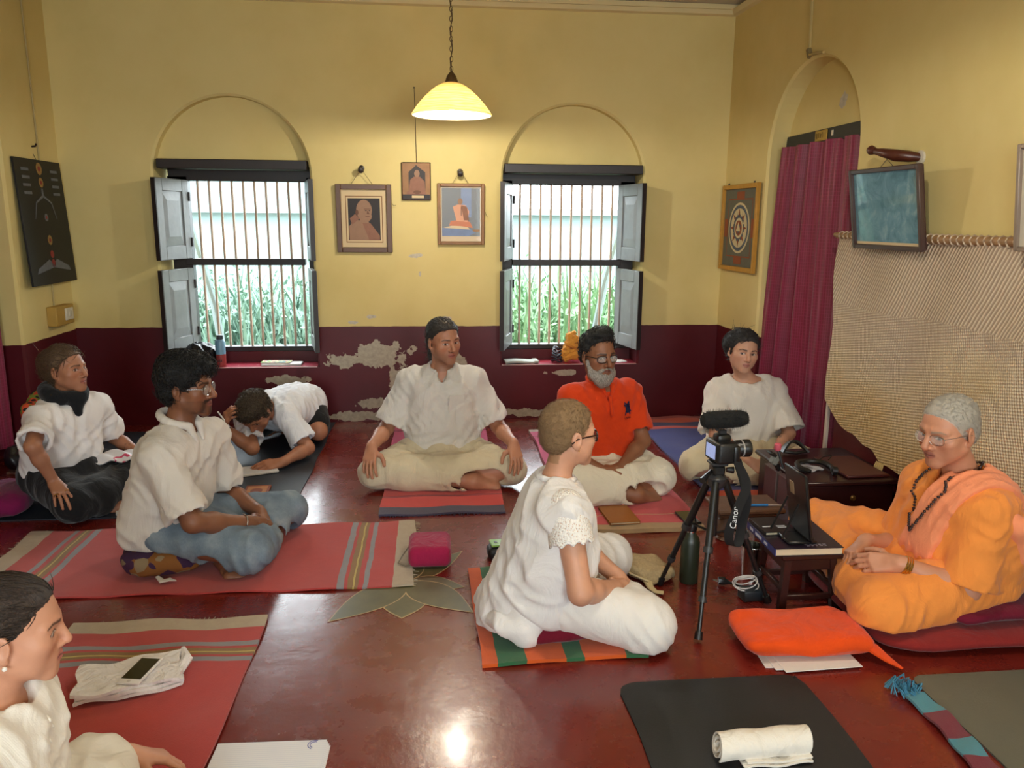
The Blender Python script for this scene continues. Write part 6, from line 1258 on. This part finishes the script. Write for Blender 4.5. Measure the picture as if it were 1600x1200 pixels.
def person_tee():
    s = Body(PEO['tee'], HF(181, 4, -7), .95, .95, (198, 150, 124), True, zf=.020); J = s.J; F = s.skinF
    s.torso(F); [s.arm(F, S) for S in 'RL']; [s.leg(F, S) for S in 'RL']; s.headshape(nose=.98, jaw=.92, chin=.9, brow=.8, lips=1.1)
    s.hand('R', (.75, -.45, -.45), (-.2, -.75, .6), .45, .2, .4); s.hand('L', (-.8, -.4, -.40), (.2, -.75, .6), .4, .2, .4)
    s.foot('R', (1, -.05, -.08), (.1, -.7, .6)); s.foot('L', (-1, -.05, -.1), (0, -.6, .8))
    def tattoo(V, C):
        a, b_ = J['elL'], J['wrL']; t = ((V-a)@(b_-a))/np.dot(b_-a, b_-a); d = np.linalg.norm(V-(a+np.clip(t, 0, 1)[:, None]*(b_-a)), axis=1)
        m = ((t > .1) & (t < .85) & (d < .06) & (wav(V.astype(f32), (90, 90, 90), 77) > .18)).astype(f32)*.6
        return C*(1-m[:, None])+lc((52, 58, 50))*m[:, None]
    s.paint.append(tattoo)
    s.build('person', 'woman with tied-up dark hair and tattooed forearm in loose white tee', .0100, .0029, .0036, 'people seated on the floor', dict(gaze=(.004, .001), browc=(34, 26, 22), lip=(176, 106, 98), brow_w=1.05))
    mT = CLOTH('tee_white', (220, 214, 205), .04, 320, .45, 8)
    C = Field(); s.torso(C, .026, .06, .02); C.ell(J['pel']+s.fw*.02+UP*.02, (.17, .15, .10), None, .06)
    for S in 'RL': s.sleeve(C, S, .93, .060, .094, drop=.0, tilt=(0, 0, -.3))
    C.clip(d_plane(J['pel']-UP*.05, (0, 0, -1))); C.sub(d_ell(J['neck']+UP*.035+s.fw*.03, (.105, .095, .065)), .008)
    cfold(s, C, 26); s.part('shirt', C, .0070, mT)
    dhoti(s, CLOTH('trouser_cream', (210, 196, 164), .06, 300, .6, 9), 41, .034, cut=(('R', .60), ('L', .52)), lap=.042)
    H = haircap(s, .007, (-.06, -.05, -.03, .005, .026, .040, .056, .078, .12), .003, (60, 60, 80)); H.ell(s.hp(0, -.095, .06), A(.05, .042, .05), s.R, .015); H.ell(s.hp(.05, -.05, .03), A(.05, .055, .062), s.R, .02)
    s.hairpart(H, .004, hair_mat('hair_brown_black', (20, 18, 18), (64, 60, 60)), 1100, .04, (.3, -1, .1), .0014, .008, .9)
    wsp = MB(); r = np.random.default_rng(4)
    for i in range(26):
        a = s.hp(r.uniform(-.03, .08), r.uniform(-.1, .0), r.uniform(.06, .115)); d = r.normal(size=3)*.018+UP*.012; wsp.tube([a, a+d*.6+UP*.004, a+d*1.3], [.0009, .0008, .0004], 4)
    stuff(s.mbpart('flyaway_hair', wsp, hair_mat('hair_wisps', (26, 24, 24), (60, 56, 54))))
    for g in (1, -1): e = MB().lathe([(.0001, -.004), (.008, -.004), (.008, .004), (.0001, .004)], n=12, cap=False); o = s.mbpart('earring', e, mBlk); o.data.transform(Matrix.Translation(Vector(s.hp(g*.083, -.004, -.042)-0*UP)))

def person_swami():
    s = Body(PEO['swami'], HF(255, 12, 0), 1.02, 1.06, (196, 138, 108), zf=.0755, cush=((1.90, 2.51, .105), (.17, .2, .04))); J = s.J; F = s.skinF
    s.torso(F); [s.arm(F, S) for S in 'RL']; [s.leg(F, S) for S in 'RL']; s.headshape(nose=1.1, fat=1.06, jaw=1.05, lips=.85)
    s.hand('L', (-.85, .5, -.15), (-.1, -.75, .65), .55, .25, .5); s.hand('R', (-.80, -.45, -.25), (-.2, .35, .85), .6, .25, .5)
    s.foot('R', (-.6, .7, -.2), (-.2, -.2, .9)); s.foot('L', (-.5, -.8, -.2), (-.3, .2, .9))
    hl = lambda x, y, z: ((np.abs(x) < .073) & (y < np.interp(z, HLZ, (-.05, -.045, -.03, .010, .030, .042, .058, .078, .12))) & (z > -.09)).astype(f32)*.85
    s.build('person', 'elderly monk in orange robe and glasses with cropped white hair, hands clasped in lap', .0095, .0025, .0032, 'people seated on the floor', dict(scalp=((176, 168, 156), hl), browc=(150, 130, 112), gaze=(-.002, -.002), lid=.3, lip=(160, 96, 86)))
    mO = CLOTH('robe_orange', (232, 142, 66), .07, 300, .5, 8); mP = CLOTH('shawl_peach', (236, 146, 104), .07, 300, .5, 9)
    C = Field(); s.torso(C, .034, .06, .03); C.ell(J['pel']+s.fw*.03+UP*.03, (.19, .19, .12), None, .06)
    for S in 'RL': s.sleeve(C, S, .93, .066, .086, drop=.0)
    C.clip(d_plane(J['pel']-UP*.09, (0, 0, -1))); neckhole(s, C, .062, .02, .014); C.sub(d_cone(J['neck']+s.fw*.08, J['neck']+s.fw*.10-UP*.10, .026, .005), .006)
    cfold(s, C, 36); s.part('shirt', C, .006, mO)
    # shawl: a band over the left shoulder, across the chest and down the back
    L_ = Field(); s.torso(L_, .050, .06, .034); L_.cone(J['shL']+s.lat*.03, J['shL']+(J['elL']-J['shL'])*.12, .078, .072, .04)
    n_ = nrm(s.lat*.38+s.up*.11); c0 = J['neck']-s.lat*.085
    L_.clip(d_plane(c0+n_*.075, n_)); L_.clip(d_plane(c0-n_*.075, -n_)); L_.clip(d_plane(J['pel']+UP*.03, (0, 0, -1))); neckhole(s, L_, .068, .0, .0)
    L_.disp(wrk(.010, .045, n_, 45, .8)); L_.disp(wrk(.004, .06, s.up, 46)); s.part('shawl', L_, .006, mP)
    Tl = Field(); b0 = J['shL']+np.array([.06, -.03, .02]); Tl.chain([b0+np.array([-.05, .02, .03]), b0+np.array([.02, -.02, -.05]), b0+np.array([.06, -.015, -.16])], [.03, .035, .022], .03); Tl.disp(folds(.005, (50, 50, 18), 46)); s.part('shawl_end', Tl, .006, mP)
    dhoti(s, mO, 51, .045, 'trousers', .006, (('R', .35),), .04)
    # cropped hair
    H = haircap(s, .0025, (-.055, -.05, -.035, .008, .028, .040, .056, .076, .12), .0012, (160, 160, 160)); s.hairpart(H, .0036, hair_mat('hair_white_crop', (172, 164, 150), (222, 216, 204), (160, 160, 160), .8), 1500, .010, (0, -.6, -.3), .0007, .003, .6)
    s.glasses(mSilv, .025, .016, .0012, lens=mGl, y=.094)
    bd = MB(); c = J['neck']+s.fw*.03
    P = [J['neck']+s.lat*.062+UP*.035, J['neck']+s.lat*.08+s.fw*.085-UP*.02, J['neck']+s.lat*.035+s.fw*.158-UP*.10, J['neck']+s.fw*.178-UP*.165, J['neck']-s.lat*.04+s.fw*.172-UP*.09, J['neck']-s.lat*.085+s.fw*.112+UP*.0, J['neck']-s.lat*.062+UP*.045, J['neck']-s.fw*.065+UP*.05, J['neck']+s.lat*.062+UP*.035]
    pts = []
    for i in range(8):
        for t in range(9): pts.append(P[i]+(P[i+1]-P[i])*t/9)
    for i_ in range(len(pts)):
        q_ = np.array(pts[i_], float)
        for _ in range(40):
            e_ = min(float(C.ev(q_[None].astype(f32))[0]), float(L_.ev(q_[None].astype(f32))[0]), float(F.ev(q_[None].astype(f32))[0]))
            if e_ > .005: break
            q_ = q_+(s.fw*.004 if np.dot(q_-J['neck'], s.fw) > .0 else UP*.003-s.fw*.001)
        pts[i_] = q_
    root = s.mbpart('bead_necklace', MB().tube(pts+[pts[0]], .0012, 4), MAT('bead_brown', (44, 22, 16), .4, .2, 30))
    for p in pts:
        s_ = MB().lathe([(.0002, -.0052), (.0045, -.003), (.0055, 0), (.0045, .003), (.0002, .0052)], p, 8, cap=False); o = s.mbpart('bead', s_, MAT('bead_brown', (44, 22, 16), .4)); o.parent = root
    w_ = J['wrL']+(J['elL']-J['wrL'])*.10; wb_ = MB(); ax = J['wrL']-J['elL']
    for q in (-.008, .0, .008): wb_.tube(ringpts(s, w_+nrm(ax)*q, ax, .031, None, 18), .0045, 6, cap=False)
    s.mbpart('bracelet', wb_, mGold)

def person_shorthair():
    s = Body(PEO['shorthair'], HF(70, 3, 0), .95, .96, (206, 152, 122), True, zf=.019, cush=((.385, 2.53, .055), (.17, .15, .035))); J = s.J; F = s.skinF
    s.torso(F); [s.arm(F, S, .004) for S in 'RL']; [s.leg(F, S) for S in 'RL']; s.headshape(nose=.95, jaw=.98, lips=.9)
    s.hand('R', (.75, .55, -.30), (-.1, -.6, .75), .6, .2, .5); s.hand('L', (.6, -.7, -.3), (.2, .4, .9), .6, .2, .5)
    hl = lambda x, y, z: ((np.abs(x) < .073) & (y < np.interp(z, HLZ, (-.055, -.05, -.03, .015, .034, .046, .062, .082, .12))) & (z > -.10)).astype(f32)*.8
    s.build('person', 'woman with cropped blonde hair and dark glasses in white blouse, seen from the side', .0095, .0026, .0032, 'people seated on the floor', dict(scalp=((158, 122, 88), hl), browc=(150, 110, 80), lip=(190, 112, 104)))
    mB = CLOTH('blouse_white', (226, 222, 219), .04, 320, .5, 9)
    C = Field(); s.torso(C, .020, .06, .028); C.ell(J['pel']+UP*.0, (.175, .19, .13), None, .06)
    b0 = J['pel']-s.fw*.06
    C.cone(J['belly']-s.fw*.03, b0-s.fw*.05-UP*.10, .12, .13, .06)
    C.clip(d_plane((0, 0, .035), (0, 0, -1))); neckhole(s, C, .056, .0, .010)
    C.clip(d_plane(J['pel']+s.fw*.10-UP*.02, s.fw*.75-UP*.55), .02)
    cfold(s, C, 56); sh = s.part('blouse', C, .006, mB)
    # hem spread behind on the mat
    Hm = Field(); q0 = J['pel']-s.fw*.11; Hm.ell(q0+np.array([.0, .0, -.085]), (.12, .19, .06), None, .05); Hm.cone(q0+np.array([.05, -.09, .0]), q0+np.array([.03, -.16, -.12]), .075, .03, .06); Hm.cone(q0+np.array([-.02, .06, -.03]), q0+np.array([-.10, .13, -.12]), .07, .03, .06)
    Hm.disp(wrk(.014, .085, np.array([.3, 1, 0]), 57, 2.0)); Hm.disp(wrk(.006, .05, np.array([1, .4, .3]), 58)); s.part('blouse_hem', Hm, .006, mB)
    m, nt, b = _new('crochet_lace'); v = objco(nt, (150, 150, 150)); ck = nt.nodes.new('ShaderNodeTexVoronoi'); ck.inputs['Scale'].default_value = 1; nt.links.new(v, ck.inputs['Vector'])
    nt.links.new(ramp(nt, ck.outputs['Distance'], [(.22, lin((206, 176, 156))), (.34, lin((236, 232, 226)))]), b.inputs['Base Color']); bump(nt, b, ck.outputs['Distance'], .8, .004); b.inputs['Roughness'].default_value = .9
    for S in 'RL':
        Lc = Field(); a = J['sh'+S]; d = nrm(J['el'+S]-a); sg = 1 if S == 'R' else -1
        Lc.add(d_max(d_cone(a-d*.015-s.lat*sg*.010, a+d*.14, .068, .078), lambda p: ((p-(a+d*.095).astype(f32))@d.astype(f32)+.006*np.sin((p@s.fw.astype(f32))*190)).astype(f32), neg(d_max(d_cone(a, a+d*.14, .054, .064), neg(d_plane(a+d*.05, d))))), (a, a+d*.12), .10, 0); s.part('lace_sleeve', Lc, .0045, m)
    K = Field(); K.chain(ringpts(s, J['neck']+UP*.012, UP+s.fw*.12, .062, .060, 16, .2, 2*PI-.2), [.010]*17, .006); s.part('collar', K, .005, mB)
    T = Field(); T.ell(J['pel'], (.16, .17, .125), None, .05); s.leg(T, 'R', .022, .04, .034); s.leg(T, 'L', .02, .04, .03)
    T.cone(J['knR'], J['knR']*.45+J['anR']*.55, .088, .08, .03); tfold(s, T, 62); s.part('trousers', T, .0065, CLOTH('trouser_white', (226, 221, 215), .04, 320, .4, 9))
    H = haircap(s, .004, (-.058, -.052, -.034, .012, .032, .045, .060, .080, .12), .001, (160, 160, 160)); s.hairpart(H, .0034, hair_mat('hair_blonde_crop', (120, 92, 62), (176, 142, 102), (160, 160, 160), .8), 1800, .008, (0, -.6, -.5), .0007, .003, .6)
    s.glasses(MAT('tortoise_frame', (40, 22, 18), .3, .4, 60), .025, .019, .0028, lens=MAT('spectacle_lens_tint', (120, 110, 110), .05, 0, alpha=.45), temple_r=.0026)
    o = s.mbpart('earring', MB().lathe([(.0002, -.003), (.003, 0), (.0002, .003)], (0, 0, 0), 8, cap=False), mGold); o.data.transform(Matrix.Translation(Vector(s.hp(.085, -.004, -.042))))

def person_denim():
    s = Body(PEO['denim'], HF(97, 3, 0), 1.0, 1.0, (128, 84, 60), zf=.014, cush=((-1.085, 3.13, .065), (.14, .12, .05))); J = s.J; F = s.skinF
    s.torso(F); [s.arm(F, S) for S in 'RL']; [s.leg(F, S) for S in 'RL']; s.headshape(nose=1.1, lips=1.2, jaw=1.0)
    s.hand('R', (.55, .65, -.45), (.55, -.55, .6), .5, .2, .4); s.hand('L', (.6, -.55, -.45), (.5, .4, .75), .5, .2, .4)
    s.foot('R', (-.3, -1, -.1), (.3, -.1, 1)); s.foot('L', (.55, -.85, -.12), (.4, 0, .9))
    bd = lambda x, y, z: (.9*np.exp(-((z+.050)/.007)**2)*(np.abs(x) < .034)*(y > .055)+.7*np.exp(-(x/.016)**2-((z+.095)/.022)**2)*(y > .05)+.6*np.exp(-((np.abs(x)-.034)/.009)**2)*((z < -.05) & (z > -.10))*(y > .03)+.25*((z < -.045) & (y > .0)))
    s.build('person', 'young man with thick black hair and round glasses in white polo and faded jeans', .0095, .0026, .0032, 'people seated on the floor', dict(beard=((22, 17, 15), bd), browc=(18, 14, 13), lip=(128, 76, 68), brow_w=1.4, gaze=(.001, 0)))
    mP = CLOTH('polo_white', (210, 203, 195), .05, 320, .45, 8)
    C = Field(); s.torso(C, .018, .05, .016); C.ell(J['pel']+UP*.04, (.15, .16, .11), None, .06)
    for S in 'RL': s.sleeve(C, S, .86, .064, .084, drop=.004)
    C.clip(d_plane(J['pel']-UP*.085, s.fw*.35-UP), .01); neckhole(s, C, .060, .0, .014); C.sub(d_cone(J['neck']+s.fw*.07, J['neck']+s.fw*.09-UP*.06, .022, .004), .005)
    cfold(s, C, 66); s.part('shirt', C, .006, mP)
    K = Field(); K.chain(ringpts(s, J['neck']+UP*.022-s.fw*.004, UP+s.fw*.32, .072, .068, 16, .5, 2*PI-.5), [.015]*17, .008)
    for a in (.5, -.5): p0 = ringpts(s, J['neck']+UP*.02, UP+s.fw*.32, .076, .07, 1, a, a)[0]; K.cone(p0, p0+s.fw*.025-UP*.06+s.lat*(.015 if a < 0 else -.015), .018, .006, .006)
    s.part('collar', K, .005, mP)
    T = Field(); T.ell(J['pel']-UP*.01, (.145, .15, .11), None, .05); s.leg(T, 'R', .012, .03, .026); s.leg(T, 'L', .012, .03, .026); T.cone(J['pel'], (J['knR']+J['knL'])/2*.6+J['pel']*.4, .13, .06, .06)
    for S in 'RL': T.sub(d_cone(J['an'+S]+(J['kn'+S]-J['an'+S])*.22, J['an'+S]+nrm(J['an'+S]-J['kn'+S])*.12, .05, .07), .006)
    tfold(s, T, 72)
    m, nt, b = _new('faded_denim'); v = objco(nt); n1 = noise(nt, 7, 4, v); n2 = noise(nt, 300, 2, objco(nt, (1, 1, .3)))
    nt.links.new(mixc(nt, mathn(nt, 'MULTIPLY', n2.outputs[0], .5), ramp(nt, n1.outputs[0], [(.3, lin((82, 98, 116))), (.55, lin((126, 142, 154))), (.75, lin((164, 174, 178)))]), lin((70, 86, 108))), b.inputs['Base Color']); b.inputs['Roughness'].default_value = .9; bump(nt, b, n1.outputs[0], .4, .02)
    s.part('jeans', T, .0065, m)
    def top(F):
        F.ell(s.hp(0, .03, .10), A(.07, .062, .038), s.R, .02); F.ell(s.hp(.0, -.035, .085), A(.082, .075, .055), s.R, .02)
        for g in (1, -1): F.ell(s.hp(g*.06, .0, .06), A(.032, .07, .055), s.R, .02)
        F.ell(s.hp(0, .085, .080), A(.055, .022, .022), s.R, .015)
    H = haircap(s, .014, (-.06, -.055, -.035, .002, .024, .042, .075, .105, .14), .006, (60, 60, 60), extra=None); top(H); s.hairpart(H, .004, hair_mat('hair_jet', (7, 7, 8), (26, 25, 26)), 1500, .04, (.2, .3, -.4), .0018, .008, .8)
    s.glasses(mSilv, .024, .021, .0013, rnd=True, lens=mGl, y=.095)
    ax = J['wrR']-J['elR']; s.mbpart('bracelet', MB().tube(ringpts(s, J['wrR']-nrm(ax)*.025, ax, .033, None, 18), .0028, 6, cap=False), mSilv)

def person_scarf():
    s = Body(PEO['scarf'], HF(106, -2, 0), .93, .93, (168, 116, 88), True, zf=.008); J = s.J; F = s.skinF
    s.torso(F); [s.arm(F, S) for S in 'RL']; [s.leg(F, S) for S in 'RL']; s.headshape(nose=1.05, jaw=.95, chin=.95)
    s.hand('R', (.55, -.66, -.34), (.15, -.35, .9), .42, .9, .6); s.hand('L', (.85, .1, -.3), (.2, .1, .95), .35, .4, .5)
    s.foot('R', (.75, .35, -.1), (-.2, -.6, .8)); s.foot('L', (.75, -.55, -.1), (-.1, -.6, .8))
    def tat(V, C):
        a, b_ = J['elL'], J['wrL']; c = a+(b_-a)*.6+np.array([0, -.035, .01]); d = np.linalg.norm(V-c, axis=1); m = ((np.abs(d-.022) < .003)).astype(f32)*.5
        return C*(1-m[:, None])+lc((52, 40, 34))*m[:, None]
    s.paint.append(tat)
    s.build('person', 'woman with wavy brown hair, dark scarf and white tee sitting by the corner', .0100, .0029, .0036, 'people seated on the floor', dict(browc=(60, 42, 30), lip=(158, 92, 84), gaze=(.002, .001)))
    mT = CLOTH('tee_bright_white', (232, 228, 226), .04, 320, .45, 8)
    C = Field(); s.torso(C, .022, .05, .018)
    for S in 'RL': s.sleeve(C, S, .80, .058, .074, drop=.004)
    C.clip(d_plane(J['pel']+UP*.02, (0, 0, -1))); neckhole(s, C, .06, .0, .012); cfold(s, C, 76); s.part('shirt', C, .006, mT)
    dhoti(s, CLOTH('trouser_black', (26, 26, 28), .1, 300, .5, 9), 81, .028, 'trousers', .004, (('R', .3), ('L', .3)), .0)
    S_ = Field(); S_.chain(ringpts(s, J['neck']+UP*.03+s.fw*.01, UP+s.fw*.25, .080, .078, 18), [.030]*19, .02); S_.cone(J['neck']+s.fw*.085+UP*.0, J['neck']+s.fw*.095-UP*.05, .035, .02, .03); S_.disp(folds(.006, (40, 40, 60), 83)); s.part('scarf', S_, .0055, CLOTH('scarf_black', (22, 24, 28), .15, 260, .5, 12))
    S2 = Field(); S2.chain([J['neck']-s.fw*.06+UP*.03+s.lat*.02, J['neck']-s.fw*.085-UP*.02+s.lat*.07, J['shR']-s.fw*.06+UP*.03, J['shR']-s.fw*.09-UP*.06], [.03, .032, .03, .015], .03); S2.disp(folds(.005, (50, 50, 50), 84))
    m, nt, b = _new('scarf_pattern'); n = noise(nt, 14, 2, objco(nt)); nt.links.new(ramp(nt, n.outputs[0], [(0, lin((20, 18, 20))), (.45, lin((190, 70, 36))), (.53, lin((110, 120, 40))), (.6, lin((24, 22, 24)))], 'CONSTANT'), b.inputs['Base Color']); b.inputs['Roughness'].default_value = .9; s.part('scarf_end', S2, .0055, m)
    H = haircap(s, .009, (-.05, -.045, -.03, -.005, .018, .034, .052, .074, .12), .004, (60, 60, 40)); H.ell(s.hp(0, -.095, .03), A(.055, .045, .06), s.R, .02); H.chain([s.hp(0, -.11, -.02), s.hp(0, -.10, -.075)], [.035, .018], .02); s.hairpart(H, .004, hair_mat('hair_ash_brown', (48, 34, 24), (126, 98, 70)), 1100, .05, (0, -1, -.3), .0013, .006, .6)
    wsp = MB(); r = np.random.default_rng(9)
    for i in range(40):
        a = s.hp(r.uniform(-.06, .06), r.uniform(-.13, .02), r.uniform(-.06, .11)); d = r.normal(size=3)*.02-s.R[:, 1]*.01; wsp.tube([a, a+d*.6, a+d*1.2-UP*.008], [.0009, .0008, .0004], 4)
    stuff(s.mbpart('flyaway_hair', wsp, hair_mat('hair_wisps_brown', (70, 50, 34), (130, 100, 70))))
    X = nrm(np.array([.55, -.66, -.34])); 
    for q in (0, 1): c = J['wrR']+X*(.10-.008*q)+np.cross(nrm(np.array([.15, -.35, .9])), X)*(-.02+.045*q); s.mbpart('ring', MB().tube(ringpts(s, c, X, .0105, None, 12), .002, 5, cap=False), mGold)

def person_front():
    s = Body(PEO['front'], HF(70, 8, 0), .93, .92, (206, 150, 120), True, zf=.016); J = s.J; F = s.skinF
    s.torso(F); [s.arm(F, S) for S in 'RL']; [s.leg(F, S) for S in 'RL']; s.headshape(nose=.92, jaw=.92, chin=.95, brow=.75, lips=1.15)
    s.hand('L', (.9, .15, -.25), (0, .3, .95), .55, .25, .5); s.hand('R', (.85, .3, -.3), (0, -.3, .95), .5, .2, .5)
    s.foot('R', (.4, .9, -.1), (-.2, -.1, 1)); s.foot('L', (.8, -.5, -.1), (-.2, 0, 1))
    s.build('person', 'young woman with dark pulled-back hair and pearl earring in cream blouse', .0095, .0024, .003, 'people seated on the floor', dict(browc=(54, 38, 28), lip=(186, 106, 98), iris=(70, 50, 34), gaze=(0, -.001)))
    mB = CLOTH('blouse_cream', (236, 230, 218), .04, 320, .4, 9)
    C = Field(); s.torso(C, .024, .06, .02); C.ell(J['pel'], (.17, .18, .12), None, .06)
    for S in 'RL': s.sleeve(C, S, .97, .064, .066, drop=.0)
    neckhole(s, C, .060, .0, .016); C.clip(d_plane((0, 0, .02), (0, 0, -1))); cfold(s, C, 96); s.part('blouse', C, .006, mB)
    K = Field(); n0 = J['neck']+s.fw*.088-UP*.05
    for a_ in range(5): K.cone(n0+UP*(.02-.02*a_), n0+UP*(.012-.024*a_)+s.fw*(.022-.002*a_)+s.lat*(.008*(-1)**a_), .009, .005, .006)
    s.part('lace_edge', K, .004, mB)
    dhoti(s, CLOTH('trouser_offwhite', (232, 224, 208), .04, 320, .5, 9), 101, .032, 'trousers', .004, (('R', .25), ('L', .25)))
    H = haircap(s, .005, (-.06, -.05, -.035, -.004, .020, .036, .054, .078, .12), .0016, (30, 120, 30)); H.ell(s.hp(0, -.10, .05), A(.04, .035, .04), s.R, .02); s.hairpart(H, .0032, hair_mat('hair_dark_brown', (30, 22, 18), (74, 56, 44), (20, 90, 20)), 1200, .035, (0, -1, -.05), .0010, .0012, .12)
    o = s.mbpart('earring', MB().lathe([(.0002, -.005), (.004, -.003), (.005, 0), (.004, .003), (.0002, .005)], (0, 0, 0), 10, cap=False), MAT('pearl', (236, 230, 220), .2)); o.data.transform(Matrix.Translation(Vector(s.hp(.085, -.002, -.045))))

def person_bend():
    s = Body(PEO['bend'], HF(192, 52, 0), .98, .95, (170, 116, 88), zf=.008); J = s.J; F = s.skinF
    s.torso(F); [s.arm(F, S) for S in 'RL']; [s.leg(F, S) for S in 'RL']; s.headshape()
    s.hand('R', (.35, -.45, .75), (-.8, -.4, -.1), .7, .15, .4); s.hand('L', (-.85, -.45, -.05), (.1, -.5, .8), .35, .3, .5)
    s.foot('R', (.2, .9, -.1), (.3, -.1, 1)); s.foot('L', (.3, .9, -.1), (-.3, 0, 1))
    s.build('person', 'person in white tee and black shorts bent over writing on a dark mat', .0095, .003, .0036, 'people seated on the floor', dict(browc=(50, 36, 28)))
    C = Field(); s.torso(C, .022, .05, .012)
    for S in 'RL': s.sleeve(C, S, .80, .066, .080, drop=.0)
    C.ell(J['pel']+np.array([0, -.03, .05]), (.17, .15, .11), None, .05); C.clip(d_plane(J['pel']+np.array([0, .04, 0]), nrm(J['pel']-J['neck'])), .01); neckhole(s, C, .058, .0, .012); cfold(s, C, 106); s.part('shirt', C, .006, CLOTH('tee_cool_white', (228, 230, 236), .04, 320, .6, 9))
    T = Field(); T.ell(J['pel']+np.array([0, .03, -.02]), (.17, .16, .15), None, .05)
    for S in 'RL': T.cone(J['hip'+S], J['hip'+S]*.3+J['kn'+S]*.7, .10, .088, .04)
    T.disp(folds(.003, (30, 30, 30), 107)); s.part('shorts', T, .007, CLOTH('shorts_black', (22, 22, 24), .1, 300, .5, 9))
    H = haircap(s, .012, (-.06, -.05, -.03, .0, .03, .05, .075, .10, .13), .007, (70, 70, 70)); H.ell(s.hp(0, .03, .10), A(.07, .07, .04), s.R, .02); s.hairpart(H, .004, hair_mat('hair_curly_brown', (30, 24, 20), (104, 88, 70)), 1600, .035, (0, .2, -.3), .0018, .010, 1.2)
    t = thing('white_pen', 'white pen held by the person bent over writing', 'pen', tuple(J['wrR']+np.array([.022, -.055, .055])), (.2, -.5, 0)); MB().tube([(0, 0, -.05), (0, 0, .06)], .0045, 8).build('barrel', MAT('pen_white', (226, 226, 226), .4), t); MB().tube([(0, 0, -.05), (0, 0, -.065)], [.004, .001], 8).build('tip', mBlk, t)
for f in (person_kurta, person_polo, person_tee, person_swami, person_shorthair, person_denim, person_scarf, person_front, person_bend): f()
